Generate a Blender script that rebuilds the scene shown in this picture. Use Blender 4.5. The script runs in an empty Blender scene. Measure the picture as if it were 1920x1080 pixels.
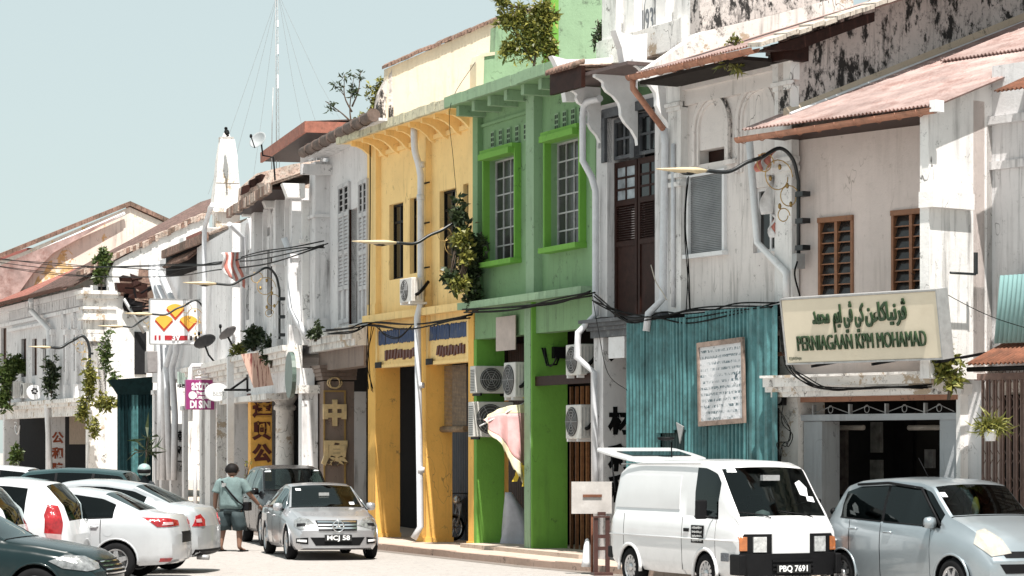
import bpy, bmesh, math, random
import numpy as np
from mathutils import Vector, Matrix
from mathutils.bvhtree import BVHTree
R = math.radians
random.seed(7)
rnd = random.Random(11)
SC = bpy.context.scene
COL = SC.collection

# ---------------------------------------------------------------- camera, sky, sun, exposure
CAMH, FPX, HY = 2.15, 5000.0, 838.0
cam_d = bpy.data.cameras.new('camera')
cam_d.sensor_width = 36.0
cam_d.lens = FPX / 1920.0 * 36.0
cam_d.shift_y = (HY - 540.0) / 1920.0
cam_d.clip_start, cam_d.clip_end = 0.5, 6000
cam = bpy.data.objects.new('camera', cam_d)
COL.objects.link(cam)
cam.location = (0, 0, CAMH)
cam.rotation_euler = (R(90), 0, 0)
SC.camera = cam

SUN = Vector((0.066, -0.405, 0.90)).normalized()          # towards the sun
world = bpy.data.worlds.new('World'); SC.world = world
world.use_nodes = True
wn = world.node_tree
for n in list(wn.nodes): wn.nodes.remove(n)
wo = wn.nodes.new('ShaderNodeOutputWorld'); wb = wn.nodes.new('ShaderNodeBackground'); ws = wn.nodes.new('ShaderNodeTexSky')
ws.sky_type = 'NISHITA'; ws.sun_disc = False
ws.sun_elevation = math.asin(SUN.z)
ws.sun_rotation = math.atan2(SUN.x, SUN.y)
ws.altitude = 0; ws.air_density = 1.0; ws.dust_density = 1.0; ws.ozone_density = 0.8
wb.inputs['Strength'].default_value = 0.15
wm = wn.nodes.new('ShaderNodeMix'); wm.data_type = 'RGBA'; wm.inputs[0].default_value = 0.90; wm.inputs[7].default_value = (2.42, 2.80, 2.72, 1)   # thin bright haze over the whole sky
wn.links.new(ws.outputs[0], wm.inputs[6]); wn.links.new(wm.outputs[2], wb.inputs[0]); wn.links.new(wb.outputs[0], wo.inputs[0])
sl = bpy.data.lights.new('sun', 'SUN'); sl.energy = 5.0; sl.angle = R(0.55); sl.color = (1.0, 0.955, 0.89)
so = bpy.data.objects.new('sun', sl); COL.objects.link(so)
so.rotation_euler = SUN.to_track_quat('Z', 'Y').to_euler()
SC.view_settings.view_transform = 'Standard'; SC.view_settings.look = 'None'
SC.view_settings.exposure = 0.78; SC.view_settings.gamma = 1.0
SC.view_settings.use_curve_mapping = False

# ---------------------------------------------------------------- materials
def srgb(r, g, b):
    f = lambda c: (c / 255 / 12.92) if c / 255 <= 0.04045 else ((c / 255 + 0.055) / 1.055) ** 2.4
    return (f(r), f(g), f(b))
_mats = {}
def newmat(name):
    m = bpy.data.materials.new(name); m.use_nodes = True
    nt = m.node_tree
    b = nt.nodes['Principled BSDF']
    return m, nt, b
def N(nt, t, **kw):
    n = nt.nodes.new(t)
    for k, v in kw.items(): setattr(n, k, v)
    return n
def ramp(nt, fac, p0, p1):
    n = N(nt, 'ShaderNodeMapRange'); n.inputs[1].default_value = p0; n.inputs[2].default_value = p1
    nt.links.new(fac, n.inputs[0]); return n.outputs[0]
def mix(nt, fac, a, b, mode='MIX'):
    n = N(nt, 'ShaderNodeMix', data_type='RGBA', blend_type=mode)
    if hasattr(fac, 'default_value') or isinstance(fac, bpy.types.NodeSocket): nt.links.new(fac, n.inputs[0])
    else: n.inputs[0].default_value = fac
    for i, v in ((6, a), (7, b)):
        if isinstance(v, bpy.types.NodeSocket): nt.links.new(v, n.inputs[i])
        else: n.inputs[i].default_value = (*v, 1)
    return n.outputs[2]
def mth(nt, op, a, b=None):
    n = N(nt, 'ShaderNodeMath', operation=op)
    for i, v in ((0, a), (1, b)):
        if v is None: continue
        if isinstance(v, bpy.types.NodeSocket): nt.links.new(v, n.inputs[i])
        else: n.inputs[i].default_value = v
    return n.outputs[0]
def noise(nt, vec, scale, detail=5, rough=0.6):
    n = N(nt, 'ShaderNodeTexNoise'); n.inputs['Scale'].default_value = scale
    n.inputs['Detail'].default_value = detail; n.inputs['Roughness'].default_value = rough
    nt.links.new(vec, n.inputs['Vector']); return n.outputs[0]
def objvec(nt, s=(1, 1, 1)):
    tc = N(nt, 'ShaderNodeTexCoord'); mp = N(nt, 'ShaderNodeMapping'); mp.inputs['Scale'].default_value = s
    nt.links.new(tc.outputs['Object'], mp.inputs[0]); return mp.outputs[0]
def bump(nt, b, h, strength=0.3, dist=0.02):
    n = N(nt, 'ShaderNodeBump'); n.inputs['Strength'].default_value = strength; n.inputs['Distance'].default_value = dist
    nt.links.new(h, n.inputs['Height']); nt.links.new(n.outputs[0], b.inputs['Normal'])
def plaster(name, col, dirt=0.35, dcol=(0.05, 0.042, 0.036), streak=0.5, rough=0.85, scale=1.0, patch=None, pcol=(0.5, 0.42, 0.33)):
    """Limewashed or painted plaster: soft mottling, rain streaks, mould specks, peeled patches."""
    if name in _mats: return _mats[name]
    m, nt, b = newmat(name)
    v = objvec(nt); vs = objvec(nt, (7, 7, 0.55))
    big = noise(nt, v, 0.9 * scale, 4, 0.6)
    c = mix(nt, ramp(nt, big, 0.3, 0.75), tuple(x * 0.88 for x in col), tuple(min(1, x * 1.06) for x in col))
    mid = noise(nt, v, 6 * scale, 8, 0.7)
    c = mix(nt, mth(nt, 'MULTIPLY', ramp(nt, mid, 0.54, 0.70), 0.28), c, tuple(x * 0.62 for x in col))
    st = noise(nt, vs, 1.0 * scale, 6, 0.65)
    gate = ramp(nt, noise(nt, v, 0.55 * scale, 3, 0.5), 0.42, 0.62)
    sf = mth(nt, 'MULTIPLY', mth(nt, 'MULTIPLY', ramp(nt, st, 0.50, 0.70), gate), streak)
    c = mix(nt, sf, c, dcol)
    sp = noise(nt, v, 3.2 * scale, 12, 0.85)
    c = mix(nt, mth(nt, 'MULTIPLY', ramp(nt, sp, 0.615 - 0.08 * dirt, 0.645), min(1, dirt * 1.9)), c, dcol)
    cr = noise(nt, objvec(nt, (1, 1, .45)), 2.3 * scale, 3, 0.45); cd = mth(nt, 'ABSOLUTE', mth(nt, 'SUBTRACT', cr, 0.5))
    c = mix(nt, mth(nt, 'MULTIPLY', mth(nt, 'MULTIPLY', ramp(nt, cd, 0.006, 0.0015), ramp(nt, big, 0.52, 0.6)), min(1, dirt * 1.5)), c, dcol)
    if patch:
        pn = noise(nt, objvec(nt, (1, 1, .55)) if patch > .5 else v, 1.7 * scale, 10, 0.75)
        c = mix(nt, ramp(nt, pn, 0.62 - patch * 0.2, (0.675 if patch > .5 else 0.635) - patch * 0.2), c, pcol)
    nt.links.new(c, b.inputs['Base Color'])
    b.inputs['Roughness'].default_value = rough
    h = mth(nt, 'ADD', noise(nt, v, 22, 8, 0.7), mth(nt, 'MULTIPLY', mid, 1.5))
    bump(nt, b, h, 0.35, 0.015)
    _mats[name] = m; return m
def painted(name, col, rough=0.5, metal=0.0, var=0.25, scale=6, dirt=0.0, dcol=(0.06, 0.035, 0.02), bmp=0.1, coat=0.0):
    if name in _mats: return _mats[name]
    m, nt, b = newmat(name)
    v = objvec(nt)
    n1 = noise(nt, v, scale, 6, 0.65)
    c = mix(nt, ramp(nt, n1, 0.3, 0.7), tuple(x * (1 - var) for x in col), tuple(min(1, x * (1 + var * 0.5)) for x in col))
    if dirt:
        c = mix(nt, mth(nt, 'MULTIPLY', ramp(nt, noise(nt, v, scale * 0.8, 10, 0.8), 0.56 - 0.1 * dirt, 0.64), min(1, dirt)), c, dcol)
    nt.links.new(c, b.inputs['Base Color'])
    b.inputs['Metallic'].default_value = metal; b.inputs['Roughness'].default_value = rough
    if max(col) < 0.05 and rough > 0.4: b.inputs['Specular IOR Level'].default_value = 0.12
    if coat: b.inputs['Coat Weight'].default_value = coat; b.inputs['Coat Roughness'].default_value = 0.04
    if bmp: bump(nt, b, noise(nt, v, scale * 6, 5, 0.6), bmp, 0.01)
    _mats[name] = m; return m
def leafmat(name, col, col2, trans=0.25):
    if name in _mats: return _mats[name]
    m, nt, b = newmat(name)
    g = N(nt, 'ShaderNodeNewGeometry')
    c = mix(nt, g.outputs['Random Per Island'], col, col2)
    nt.links.new(c, b.inputs['Base Color']); b.inputs['Roughness'].default_value = 0.45
    t = N(nt, 'ShaderNodeBsdfTranslucent'); nt.links.new(c, t.inputs[0])
    ms = N(nt, 'ShaderNodeMixShader'); ms.inputs[0].default_value = trans
    nt.links.new(b.outputs[0], ms.inputs[1]); nt.links.new(t.outputs[0], ms.inputs[2])
    nt.links.new(ms.outputs[0], nt.nodes['Material Output'].inputs[0])
    _mats[name] = m; return m
def tinted(name, col=(0.25, 0.30, 0.30), dens=0.45, rough=0.03):
    """window glass: part see-through, part mirror"""
    if name in _mats: return _mats[name]
    m, nt, b = newmat(name)
    nt.nodes.remove(b)
    tr = N(nt, 'ShaderNodeBsdfTransparent'); tr.inputs[0].default_value = (*[c * (1 - dens) * 2 if c * (1 - dens) * 2 < 1 else 1 for c in col], 1)
    gl = N(nt, 'ShaderNodeBsdfGlossy'); gl.inputs['Roughness'].default_value = rough; gl.inputs[0].default_value = (0.85, 0.95, 0.95, 1)
    fr = N(nt, 'ShaderNodeFresnel'); fr.inputs[0].default_value = 1.42
    ms = N(nt, 'ShaderNodeMixShader'); nt.links.new(fr.outputs[0], ms.inputs[0])
    nt.links.new(tr.outputs[0], ms.inputs[1]); nt.links.new(gl.outputs[0], ms.inputs[2])
    nt.links.new(ms.outputs[0], nt.nodes['Material Output'].inputs[0])
    _mats[name] = m; return m
def tiles_mat(name, c1, c2, moss=0.4, scale=1.0):
    """weathered clay: each little course slightly different, lichen patches"""
    if name in _mats: return _mats[name]
    m, nt, b = newmat(name)
    v = objvec(nt); n1 = noise(nt, v, 4 * scale, 8, 0.75); n2 = noise(nt, v, 1.1 * scale, 5, 0.6); n3 = noise(nt, v, 14 * scale, 4, 0.7)
    c = mix(nt, ramp(nt, n1, 0.35, 0.68), c1, c2)
    c = mix(nt, mth(nt, 'MULTIPLY', ramp(nt, n3, 0.5, 0.66), 0.7), c, (0.03, 0.026, 0.024))
    c = mix(nt, mth(nt, 'MULTIPLY', ramp(nt, n2, 0.48, 0.62), moss), c, (0.05, 0.045, 0.03))
    nt.links.new(c, b.inputs['Base Color']); b.inputs['Roughness'].default_value = 0.9
    bump(nt, b, n3, 0.5, 0.02)
    _mats[name] = m; return m

WHITE = plaster('plaster_white', (0.80, 0.78, 0.765), 0.55, dcol=(0.05, 0.04, 0.035), streak=0.75)
WHITEW = plaster('plaster_white_worn', (0.80, 0.77, 0.74), 0.9, dcol=(0.035, 0.025, 0.02), streak=0.9, patch=0.25, pcol=(0.45, 0.36, 0.27))
GREYW = plaster('plaster_grey_white', (0.70, 0.685, 0.69), 0.55, dcol=(0.035, 0.03, 0.028), streak=0.85)
BEIGE = plaster('plaster_beige', (0.66, 0.60, 0.56), 0.40, streak=0.4, patch=0.0)
YEL = plaster('plaster_yellow', (0.95, 0.67, 0.29), 0.30, dcol=(0.20, 0.12, 0.05), streak=0.40)
YELP = plaster('plaster_yellow_pier', (0.88, 0.50, 0.12), 0.36, dcol=(0.16, 0.10, 0.06), streak=0.35)
CREAM = plaster('plaster_cream', (0.70, 0.60, 0.46), 0.25, dcol=(0.3, 0.24, 0.17), streak=0.4)
GRN = plaster('plaster_green', (0.205, 0.345, 0.175), 0.5, dcol=(0.05, 0.08, 0.04), streak=0.4)
GRNL = plaster('plaster_pale_green', (0.27, 0.40, 0.25), 0.6, dcol=(0.09, 0.12, 0.08), streak=0.5)
GRNB = plaster('plaster_bright_green', (0.16, 0.38, 0.055), 0.38, dcol=(0.05, 0.09, 0.03), streak=0.3)
STAIN = plaster('plaster_black_stained', (0.62, 0.56, 0.53), 1.2, dcol=(0.022, 0.02, 0.02), streak=1.0, patch=0.55, pcol=(0.020, 0.018, 0.017), scale=1.7)
BRNP = plaster('plaster_brown', (0.25, 0.19, 0.16), 0.4, streak=0.5)
CONC = plaster('concrete_pale', (0.50, 0.47, 0.44), 0.5, streak=0.6)
CONCD = plaster('concrete_mouldy', (0.50, 0.44, 0.38), 1.0, dcol=(0.03, 0.03, 0.025), streak=0.9, scale=2.2)
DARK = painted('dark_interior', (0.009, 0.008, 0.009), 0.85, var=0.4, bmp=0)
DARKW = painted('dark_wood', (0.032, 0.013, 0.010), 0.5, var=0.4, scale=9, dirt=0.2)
BLACK = painted('black_metal', (0.008, 0.008, 0.009), 0.45, var=0.3)
WOOD = painted('brown_wood', (0.30, 0.13, 0.055), 0.6, var=0.35, scale=12, dirt=0.3)
WHP = painted('white_paint', (0.76, 0.76, 0.77), 0.45, var=0.08, dirt=0.25, dcol=(0.35, 0.3, 0.26))
PVC = painted('pvc_pipe', (0.66, 0.67, 0.70), 0.4, var=0.12, dirt=0.25, dcol=(0.3, 0.27, 0.25))
CLAY = painted('gutter_terracotta', (0.42, 0.20, 0.13), 0.6, var=0.3, dirt=0.5, dcol=(0.10, 0.05, 0.035))
RUST = painted('rust', (0.20, 0.075, 0.04), 0.85, var=0.5, scale=5, dirt=0.5)
GREYM = painted('grey_metal', (0.38, 0.38, 0.38), 0.5, metal=0.3, var=0.2, dirt=0.2)
GLASSD = painted('old_window_glass', (0.012, 0.013, 0.014), 0.12, var=0.6, scale=3, bmp=0.05)
TEAL = painted('teal_sheet', (0.085, 0.225, 0.235), 0.45, metal=0.15, var=0.5, scale=2.6, dirt=0.6, dcol=(0.03, 0.07, 0.07))
ACW = painted('air_con_white', (0.62, 0.60, 0.57), 0.45, var=0.1, dirt=0.3, dcol=(0.3, 0.25, 0.2))
CABLE = painted('cable_black', (0.005, 0.005, 0.005), 0.6, bmp=0)
TINR = painted('pink_tin_roof', (0.42, 0.30, 0.275), 0.65, var=0.45, scale=1.6, dirt=0.8, dcol=(0.20, 0.10, 0.08))
TILE = tiles_mat('clay_tile_old', (0.16, 0.085, 0.065), (0.34, 0.22, 0.17), 0.5)
TILEP = tiles_mat('clay_tile_pale', (0.55, 0.48, 0.42), (0.42, 0.26, 0.2), 0.3)
TILER = tiles_mat('clay_tile_red', (0.30, 0.09, 0.07), (0.42, 0.2, 0.16), 0.25)
LEAF = leafmat('leaf_green', (0.035, 0.065, 0.018), (0.11, 0.15, 0.035))
LEAFY = leafmat('leaf_yellow_green', (0.07, 0.09, 0.02), (0.30, 0.28, 0.06))
LEAFD = leafmat('leaf_dark', (0.02, 0.035, 0.014), (0.055, 0.075, 0.03))
BARK = painted('bark', (0.10, 0.07, 0.05), 0.9, var=0.4)

# ---------------------------------------------------------------- objects
def tag(o, label=None, cat=None, group=None, kind=None):
    if label: o['label'] = label
    if cat: o['category'] = cat
    if group: o['group'] = group
    if kind: o['kind'] = kind
    return o
def thing(name, label, cat, loc=(0, 0, 0), rz=0.0, group=None):
    o = bpy.data.objects.new(name, None); COL.objects.link(o)
    o.empty_display_size = 0.3
    o.location = loc; o.rotation_euler = (0, 0, rz)
    return tag(o, label, cat, group)
def copy_tree(o, parent=None):
    c = o.copy(); COL.objects.link(c)
    if parent is not None: c.parent = parent
    for ch in [x for x in o.children]: copy_tree(ch, c)
    return c

class M:
    """collects shapes; build() links them as one mesh object"""
    def __init__(s): s.v = []; s.f = []; s.sm = []
    def add(s, vs, fs, smooth=False):
        b = len(s.v); s.v += [tuple(p) for p in vs]
        for f in fs: s.f.append([b + i for i in f]); s.sm.append(smooth)
        return s
    def box(s, x0, x1, y0, y1, z0, z1):
        if x1 < x0: x0, x1 = x1, x0
        if y1 < y0: y0, y1 = y1, y0
        if z1 < z0: z0, z1 = z1, z0
        return s.add([(x0, y0, z0), (x1, y0, z0), (x1, y1, z0), (x0, y1, z0), (x0, y0, z1), (x1, y0, z1), (x1, y1, z1), (x0, y1, z1)],
                     [(0, 3, 2, 1), (4, 5, 6, 7), (0, 1, 5, 4), (1, 2, 6, 5), (2, 3, 7, 6), (3, 0, 4, 7)])
    def hexa(s, p):  # 8 points: bottom 4, top 4
        return s.add(p, [(0, 3, 2, 1), (4, 5, 6, 7), (0, 1, 5, 4), (1, 2, 6, 5), (2, 3, 7, 6), (3, 0, 4, 7)])
    def prism(s, poly, axis, c0, c1, smooth=False):
        """extrude 2D polygon along axis ('x': poly=(y,z); 'y': poly=(x,z); 'z': poly=(x,y))"""
        n = len(poly)
        def P(a, b, c): return {'x': (c, a, b), 'y': (a, c, b), 'z': (a, b, c)}[axis]
        vs = [P(a, b, c0) for a, b in poly] + [P(a, b, c1) for a, b in poly]
        fs = [tuple(range(n)), tuple(range(2 * n - 1, n - 1, -1))]
        s.add(vs, fs)
        b = len(s.v) - 2 * n
        for i in range(n):
            j = (i + 1) % n
            s.f.append([b + j, b + i, b + n + i, b + n + j]); s.sm.append(smooth)
        return s
    def tube(s, pts, r, n=6, cap=True):
        pts = [Vector(p) for p in pts]
        rs = r if isinstance(r, (list, tuple)) else [r] * len(pts)
        rings = []
        up = Vector((0, 0, 1)); prev = None
        for i, p in enumerate(pts):
            t = (pts[min(i + 1, len(pts) - 1)] - pts[max(i - 1, 0)])
            if t.length < 1e-9: t = Vector((0, 0, 1))
            t.normalize()
            if prev is None:
                a = up if abs(t.z) < 0.9 else Vector((1, 0, 0))
                u = t.cross(a).normalized()
            else:
                u = (prev - t * prev.dot(t))
                u = u.normalized() if u.length > 1e-6 else t.orthogonal().normalized()
            prev = u; w = t.cross(u)
            rings.append([p + (u * math.cos(2 * math.pi * k / n) + w * math.sin(2 * math.pi * k / n)) * rs[i] for k in range(n)])
        b = len(s.v)
        for rg in rings: s.v += [tuple(q) for q in rg]
        for i in range(len(rings) - 1):
            for k in range(n):
                k2 = (k + 1) % n
                s.f.append([b + i * n + k, b + i * n + k2, b + (i + 1) * n + k2, b + (i + 1) * n + k]); s.sm.append(True)
        if cap:
            s.f.append([b + k for k in range(n - 1, -1, -1)]); s.sm.append(False)
            e = b + (len(rings) - 1) * n
            s.f.append([e + k for k in range(n)]); s.sm.append(False)
        return s
    def lathe(s, prof, c=(0, 0, 0), axis='z', n=20, smooth=True, cap=True):
        """prof: (radius, height) list"""
        b = len(s.v); ax = {'x': 0, 'y': 1, 'z': 2}[axis]
        for r, h in prof:
            for k in range(n):
                a = 2 * math.pi * k / n; p = [0, 0, 0]
                o = [i for i in range(3) if i != ax]
                p[o[0]] = r * math.cos(a); p[o[1]] = r * math.sin(a); p[ax] = h
                if ax == 1: p[o[0]] = -p[o[0]]
                s.v.append((c[0] + p[0], c[1] + p[1], c[2] + p[2]))
        for i in range(len(prof) - 1):
            for k in range(n):
                k2 = (k + 1) % n
                s.f.append([b + i * n + k, b + i * n + k2, b + (i + 1) * n + k2, b + (i + 1) * n + k]); s.sm.append(smooth)
        if cap:
            s.f.append([b + k for k in range(n - 1, -1, -1)]); s.sm.append(False)
            e = b + (len(prof) - 1) * n; s.f.append([e + k for k in range(n)]); s.sm.append(False)
        return s
    def wall(s, x0, x1, z0, z1, y0, y1, holes=()):
        """slab between y0 and y1 with rectangular openings (hx0,hx1,hz0,hz1)"""
        xs = sorted(set([x0, x1] + [min(max(h[i], x0), x1) for h in holes for i in (0, 1)]))
        zs = sorted(set([z0, z1] + [min(max(h[i], z0), z1) for h in holes for i in (2, 3)]))
        nx, nz = len(xs) - 1, len(zs) - 1
        sol = [[not any(h[0] <= (xs[i] + xs[i + 1]) / 2 <= h[1] and h[2] <= (zs[j] + zs[j + 1]) / 2 <= h[3] for h in holes) for j in range(nz)] for i in range(nx)]
        S = lambda i, j: 0 <= i < nx and 0 <= j < nz and sol[i][j]
        for i in range(nx):
            for j in range(nz):
                if not sol[i][j]: continue
                a, b, c, d = xs[i], xs[i + 1], zs[j], zs[j + 1]
                s.add([(a, y0, c), (b, y0, c), (b, y0, d), (a, y0, d), (a, y1, c), (b, y1, c), (b, y1, d), (a, y1, d)],
                      [(0, 1, 2, 3), (5, 4, 7, 6)] + ([(4, 0, 3, 7)] if not S(i - 1, j) else []) + ([(1, 5, 6, 2)] if not S(i + 1, j) else [])
                      + ([(4, 5, 1, 0)] if not S(i, j - 1) else []) + ([(3, 2, 6, 7)] if not S(i, j + 1) else []))
        return s
    def sheet(s, x0, x1, A, B, wl=0.08, amp=0.02, thick=0.0, kind='sine'):
        """corrugated sheet: x0..x1 along local x, from (y,z)=A to (y,z)=B; ridges run A->B"""
        A = Vector(A); B = Vector(B); d = (B - A).normalized(); nrm = Vector((-d[1], d[0]))
        if nrm[1] < 0: nrm = -nrm
        k = max(2, int((x1 - x0) / wl)); per = 6 if kind == 'sine' else 6
        top = []
        for i in range(k):
            for j in range(per):
                t = j / per; x = x0 + (x1 - x0) * (i + t) / k
                if kind == 'sine': h = amp * math.sin(2 * math.pi * t)
                else: h = amp * (1 if t < 0.3 else (-1 if 0.5 <= t < 0.99 else 0.2))
                top.append((x, h))
        top.append((x1, 0))
        b = len(s.v)
        for x, h in top:
            for Q in (A, B): s.v.append((x, Q[0] + nrm[0] * h, Q[1] + nrm[1] * h))
        for i in range(len(top) - 1):
            s.f.append([b + 2 * i, b + 2 * i + 2, b + 2 * i + 3, b + 2 * i + 1]); s.sm.append(kind == 'sine')
        if thick:
            for x, h in top:
                for Q in (A, B): s.v.append((x, Q[0] + nrm[0] * (h - thick), Q[1] + nrm[1] * (h - thick)))
            o = 2 * len(top)
            for i in range(len(top) - 1):
                s.f.append([b + o + 2 * i, b + o + 2 * i + 1, b + o + 2 * i + 3, b + o + 2 * i + 2]); s.sm.append(kind == 'sine')
                s.f.append([b + 2 * i, b + o + 2 * i, b + o + 2 * i + 2, b + 2 * i + 2]); s.sm.append(False)
        return s
    def build(s, name, mat, parent=None, off=None, smooth=False, bevel=0.0):
        me = bpy.data.meshes.new(name)
        v = s.v if off is None else [(p[0] - off[0], p[1] - off[1], p[2] - off[2]) for p in s.v]
        me.from_pydata(v, [], s.f)
        me.polygons.foreach_set('use_smooth', [bool(x or smooth) for x in s.sm])
        me.update()
        if mat: me.materials.append(mat)
        o = bpy.data.objects.new(name, me); COL.objects.link(o)
        if parent is not None: o.parent = parent
        if bevel:
            md = o.modifiers.new('bevel', 'BEVEL'); md.width = bevel; md.segments = 2; md.limit_method = 'ANGLE'; md.angle_limit = R(40)
        return o

def arc(c, r, a0, a1, n=10, e=1.0):
    return [(c[0] + r * math.cos(R(a0 + (a1 - a0) * i / n)), c[1] + e * r * math.sin(R(a0 + (a1 - a0) * i / n))) for i in range(n + 1)]
def smooth_path(pts, n=8):
    """Catmull-Rom through points"""
    P = [Vector(p) for p in pts]; P = [P[0] * 2 - P[1]] + P + [P[-1] * 2 - P[-2]]; out = []
    for i in range(1, len(P) - 2):
        for k in range(n):
            t = k / n; a, b, c, d = P[i - 1], P[i], P[i + 1], P[i + 2]
            out.append(0.5 * ((2 * b) + (c - a) * t + (2 * a - 5 * b + 4 * c - d) * t * t + (3 * b - a - 3 * c + d) * t ** 3))
    out.append(P[-2]); return out

class Fr:
    """frame of a facade: local x along the street (to the right seen from the road), y inwards, z up"""
    def __init__(s, P, phi):
        s.P = Vector(P); s.phi = phi; f = R(phi)
        s.d = Vector((math.sin(f), -math.cos(f))); s.i = Vector((math.cos(f), math.sin(f)))
        s.rz = f - math.pi / 2
    def X(s, px, d=0.0):
        k = (px - 960) / FPX
        return (k * (s.P.y + d * s.i.y) - s.P.x - d * s.i.x) / (s.d.x - k * s.d.y)
    def D(s, px, a):
        k = (px - 960) / FPX
        return (k * (s.P.y + a * s.d.y) - s.P.x - a * s.d.x) / (s.i.x - k * s.i.y)
    def T(s, a, d=0.0): return s.P.y + a * s.d.y + d * s.i.y
    def Z(s, py, a, d=0.0): return CAMH + s.T(a, d) * (HY - py) / FPX
    def pt(s, px, py, d=0.0):
        a = s.X(px, d); return (a, d, s.Z(py, a, d))
    def side(s, px, py, a):
        d = s.D(px, a); return (a, d, s.Z(py, a, d))
    def W(s, a, d=0.0, z=0.0):
        p = s.P + s.d * a + s.i * d; return (p.x, p.y, z)
    def thing(s, name, label, cat, a, d, z, group=None): return thing(name, label, cat, s.W(a, d, z), s.rz, group)

def text_part(txt, name, mat, parent, size, loc, rot=(R(90), 0, 0), align='CENTER', depth=0.01, bold=0.0, sx=1.0, shear=0.0, aligny='CENTER'):
    cu = bpy.data.curves.new(name, 'FONT'); cu.body = txt; cu.size = size; cu.align_x = align; cu.align_y = aligny
    cu.extrude = depth; cu.offset = bold; cu.shear = shear; cu.resolution_u = 3
    o = bpy.data.objects.new(name + '_src', cu); COL.objects.link(o)
    dg = bpy.context.evaluated_depsgraph_get()
    me = bpy.data.meshes.new_from_object(o.evaluated_get(dg))
    bpy.data.objects.remove(o); bpy.data.curves.remove(cu)
    me.materials.clear(); me.materials.append(mat)
    q = bpy.data.objects.new(name, me); COL.objects.link(q)
    q.parent = parent; q.location = loc; q.rotation_euler = rot; q.scale = (sx, 1, 1)
    return q

def strokes(x0, x1, y, z0, z1, n, name, mat, parent, axis='y', w=.8, jag=.15, depth=.02, gaps=()):
    """lettering too worn or blurred to read: rows of upright uneven strokes"""
    m = M(); rr = random.Random(int(abs(x0 * 977 + z0 * 131) * 10)); dx = (x1 - x0) / n; H = z1 - z0
    for i in range(n):
        if i in gaps: continue
        c = x0 + dx * (i + .5); h0 = z0 + H * jag * rr.random(); h1 = z1 - H * jag * rr.random(); l = dx * w * rr.uniform(-.3, .3)
        m.prism([(c - dx * w / 2 + l * .4, h0), (c + dx * w * .2 + l * .4, h0 + H * .04), (c + dx * w / 2 - l, h1), (c - dx * w * .3 - l, h1 - H * .05)], 'y', y - depth, y)
    o = m.build(name, mat, parent); o['kind'] = 'stuff'; return o
def leaf_mesh(pts, size, jitter=0.35, droop=0.2, aspect=0.42, rr=None):
    """one bent leaf (2 quads) at each point"""
    rr = rr or rnd; m = M()
    for p in pts:
        p = Vector(p); sz = size * min(1.7, max(.35, rr.lognormvariate(-.05, .38)))
        d = Vector((rr.gauss(0, 1), rr.gauss(0, 1), rr.gauss(0.15 - droop, 0.8)))
        d.normalize()
        w = d.cross(Vector((rr.gauss(0, 1), rr.gauss(0, 1), rr.gauss(0, 1)))).normalized() * sz * aspect * 0.5
        n = d.cross(w).normalized() * sz * 0.12
        a = p; b = p + d * sz * 0.5 + n; c = p + d * sz - n * 0.8
        m.add([a, b + w, b - w, c], [(0, 1, 2), (1, 3, 2)])
    return m
def plant(name, label, base, blobs, nleaf, lsize, mat, trunk=None, group=None, cat='plant', seed=1, droop=0.2, aspect=0.42, tr=0.03):
    """blobs: (centre xyz offset, radius xyz, weight); trunk: list of branch polylines (offsets)"""
    rr = random.Random(seed)
    t = thing(name, label, cat, base, 0, group)
    if trunk:
        m = M()
        for br in trunk:
            n = len(br); m.tube(smooth_path(br, 4), [tr * (1 - 0.75 * i / max(1, (n - 1) * 4)) for i in range((n - 1) * 4 + 1)], 5)
        m.build('stem' if tr < 0.05 else 'trunk', BARK, t)
    pts = []
    W = sum(b[2] for b in blobs)
    for c, r, w in blobs:
        k = int(1.7 * nleaf * w / W)
        cl = [(rr.gauss(0, 0.5), rr.gauss(0, 0.5), rr.gauss(0, 0.5)) for _ in range(max(3, k // 22))]
        if trunk:
            tm = M(); ends = [Vector(v) for br in trunk for v in br[1:]]
            for q in cl[:12]:
                e = Vector((c[0] + r[0] * q[0], c[1] + r[1] * q[1], c[2] + r[2] * q[2])); s0 = min(ends, key=lambda v: (v - e).length + (.5 * (v.z - e.z) if v.z > e.z else 0))
                tm.tube([s0, s0.lerp(e, .5) + Vector((rr.gauss(0, .03), 0, -.02)), e], [tr * .35, tr * .25, tr * .12], 4)
            if tm.v: tag(tm.build('twigs', BARK, t), kind='stuff')
        for _ in range(k):
            q = rr.choice(cl); s_ = 0.2
            pts.append((c[0] + r[0] * (q[0] + rr.gauss(0, s_)), c[1] + r[1] * (q[1] + rr.gauss(0, s_)), c[2] + r[2] * (q[2] + rr.gauss(0, s_))))
    o = leaf_mesh(pts, lsize * .74, droop=droop, aspect=aspect, rr=rr).build('foliage', mat, t)
    return t

# ---------------------------------------------------------------- the line of the shop fronts
def nxt(P, phi, px):
    """walk from P towards the right (nearer) until pixel column px"""
    f = Fr(P, phi); a = f.X(px); return f.W(a)[:2]
T0 = 105087 / (690 + 1050); P690 = ((690 - 960) / FPX * T0, T0)
P885 = nxt(P690, 21.9, 888)
P1118 = nxt(P885, 21.9, 1118)
P1262 = nxt(P1118, 26.0, 1262)
P1480 = nxt(P1262, 27.7, 1482)
P1742 = nxt(P1480, 39.0, 1742)
P605 = nxt(P690, 16.0, 605)
P400 = nxt(P605, 14.0, 400)
P250 = nxt(P400, 17.0, 250)
P0 = nxt(P250, 22.0, -20)
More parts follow.
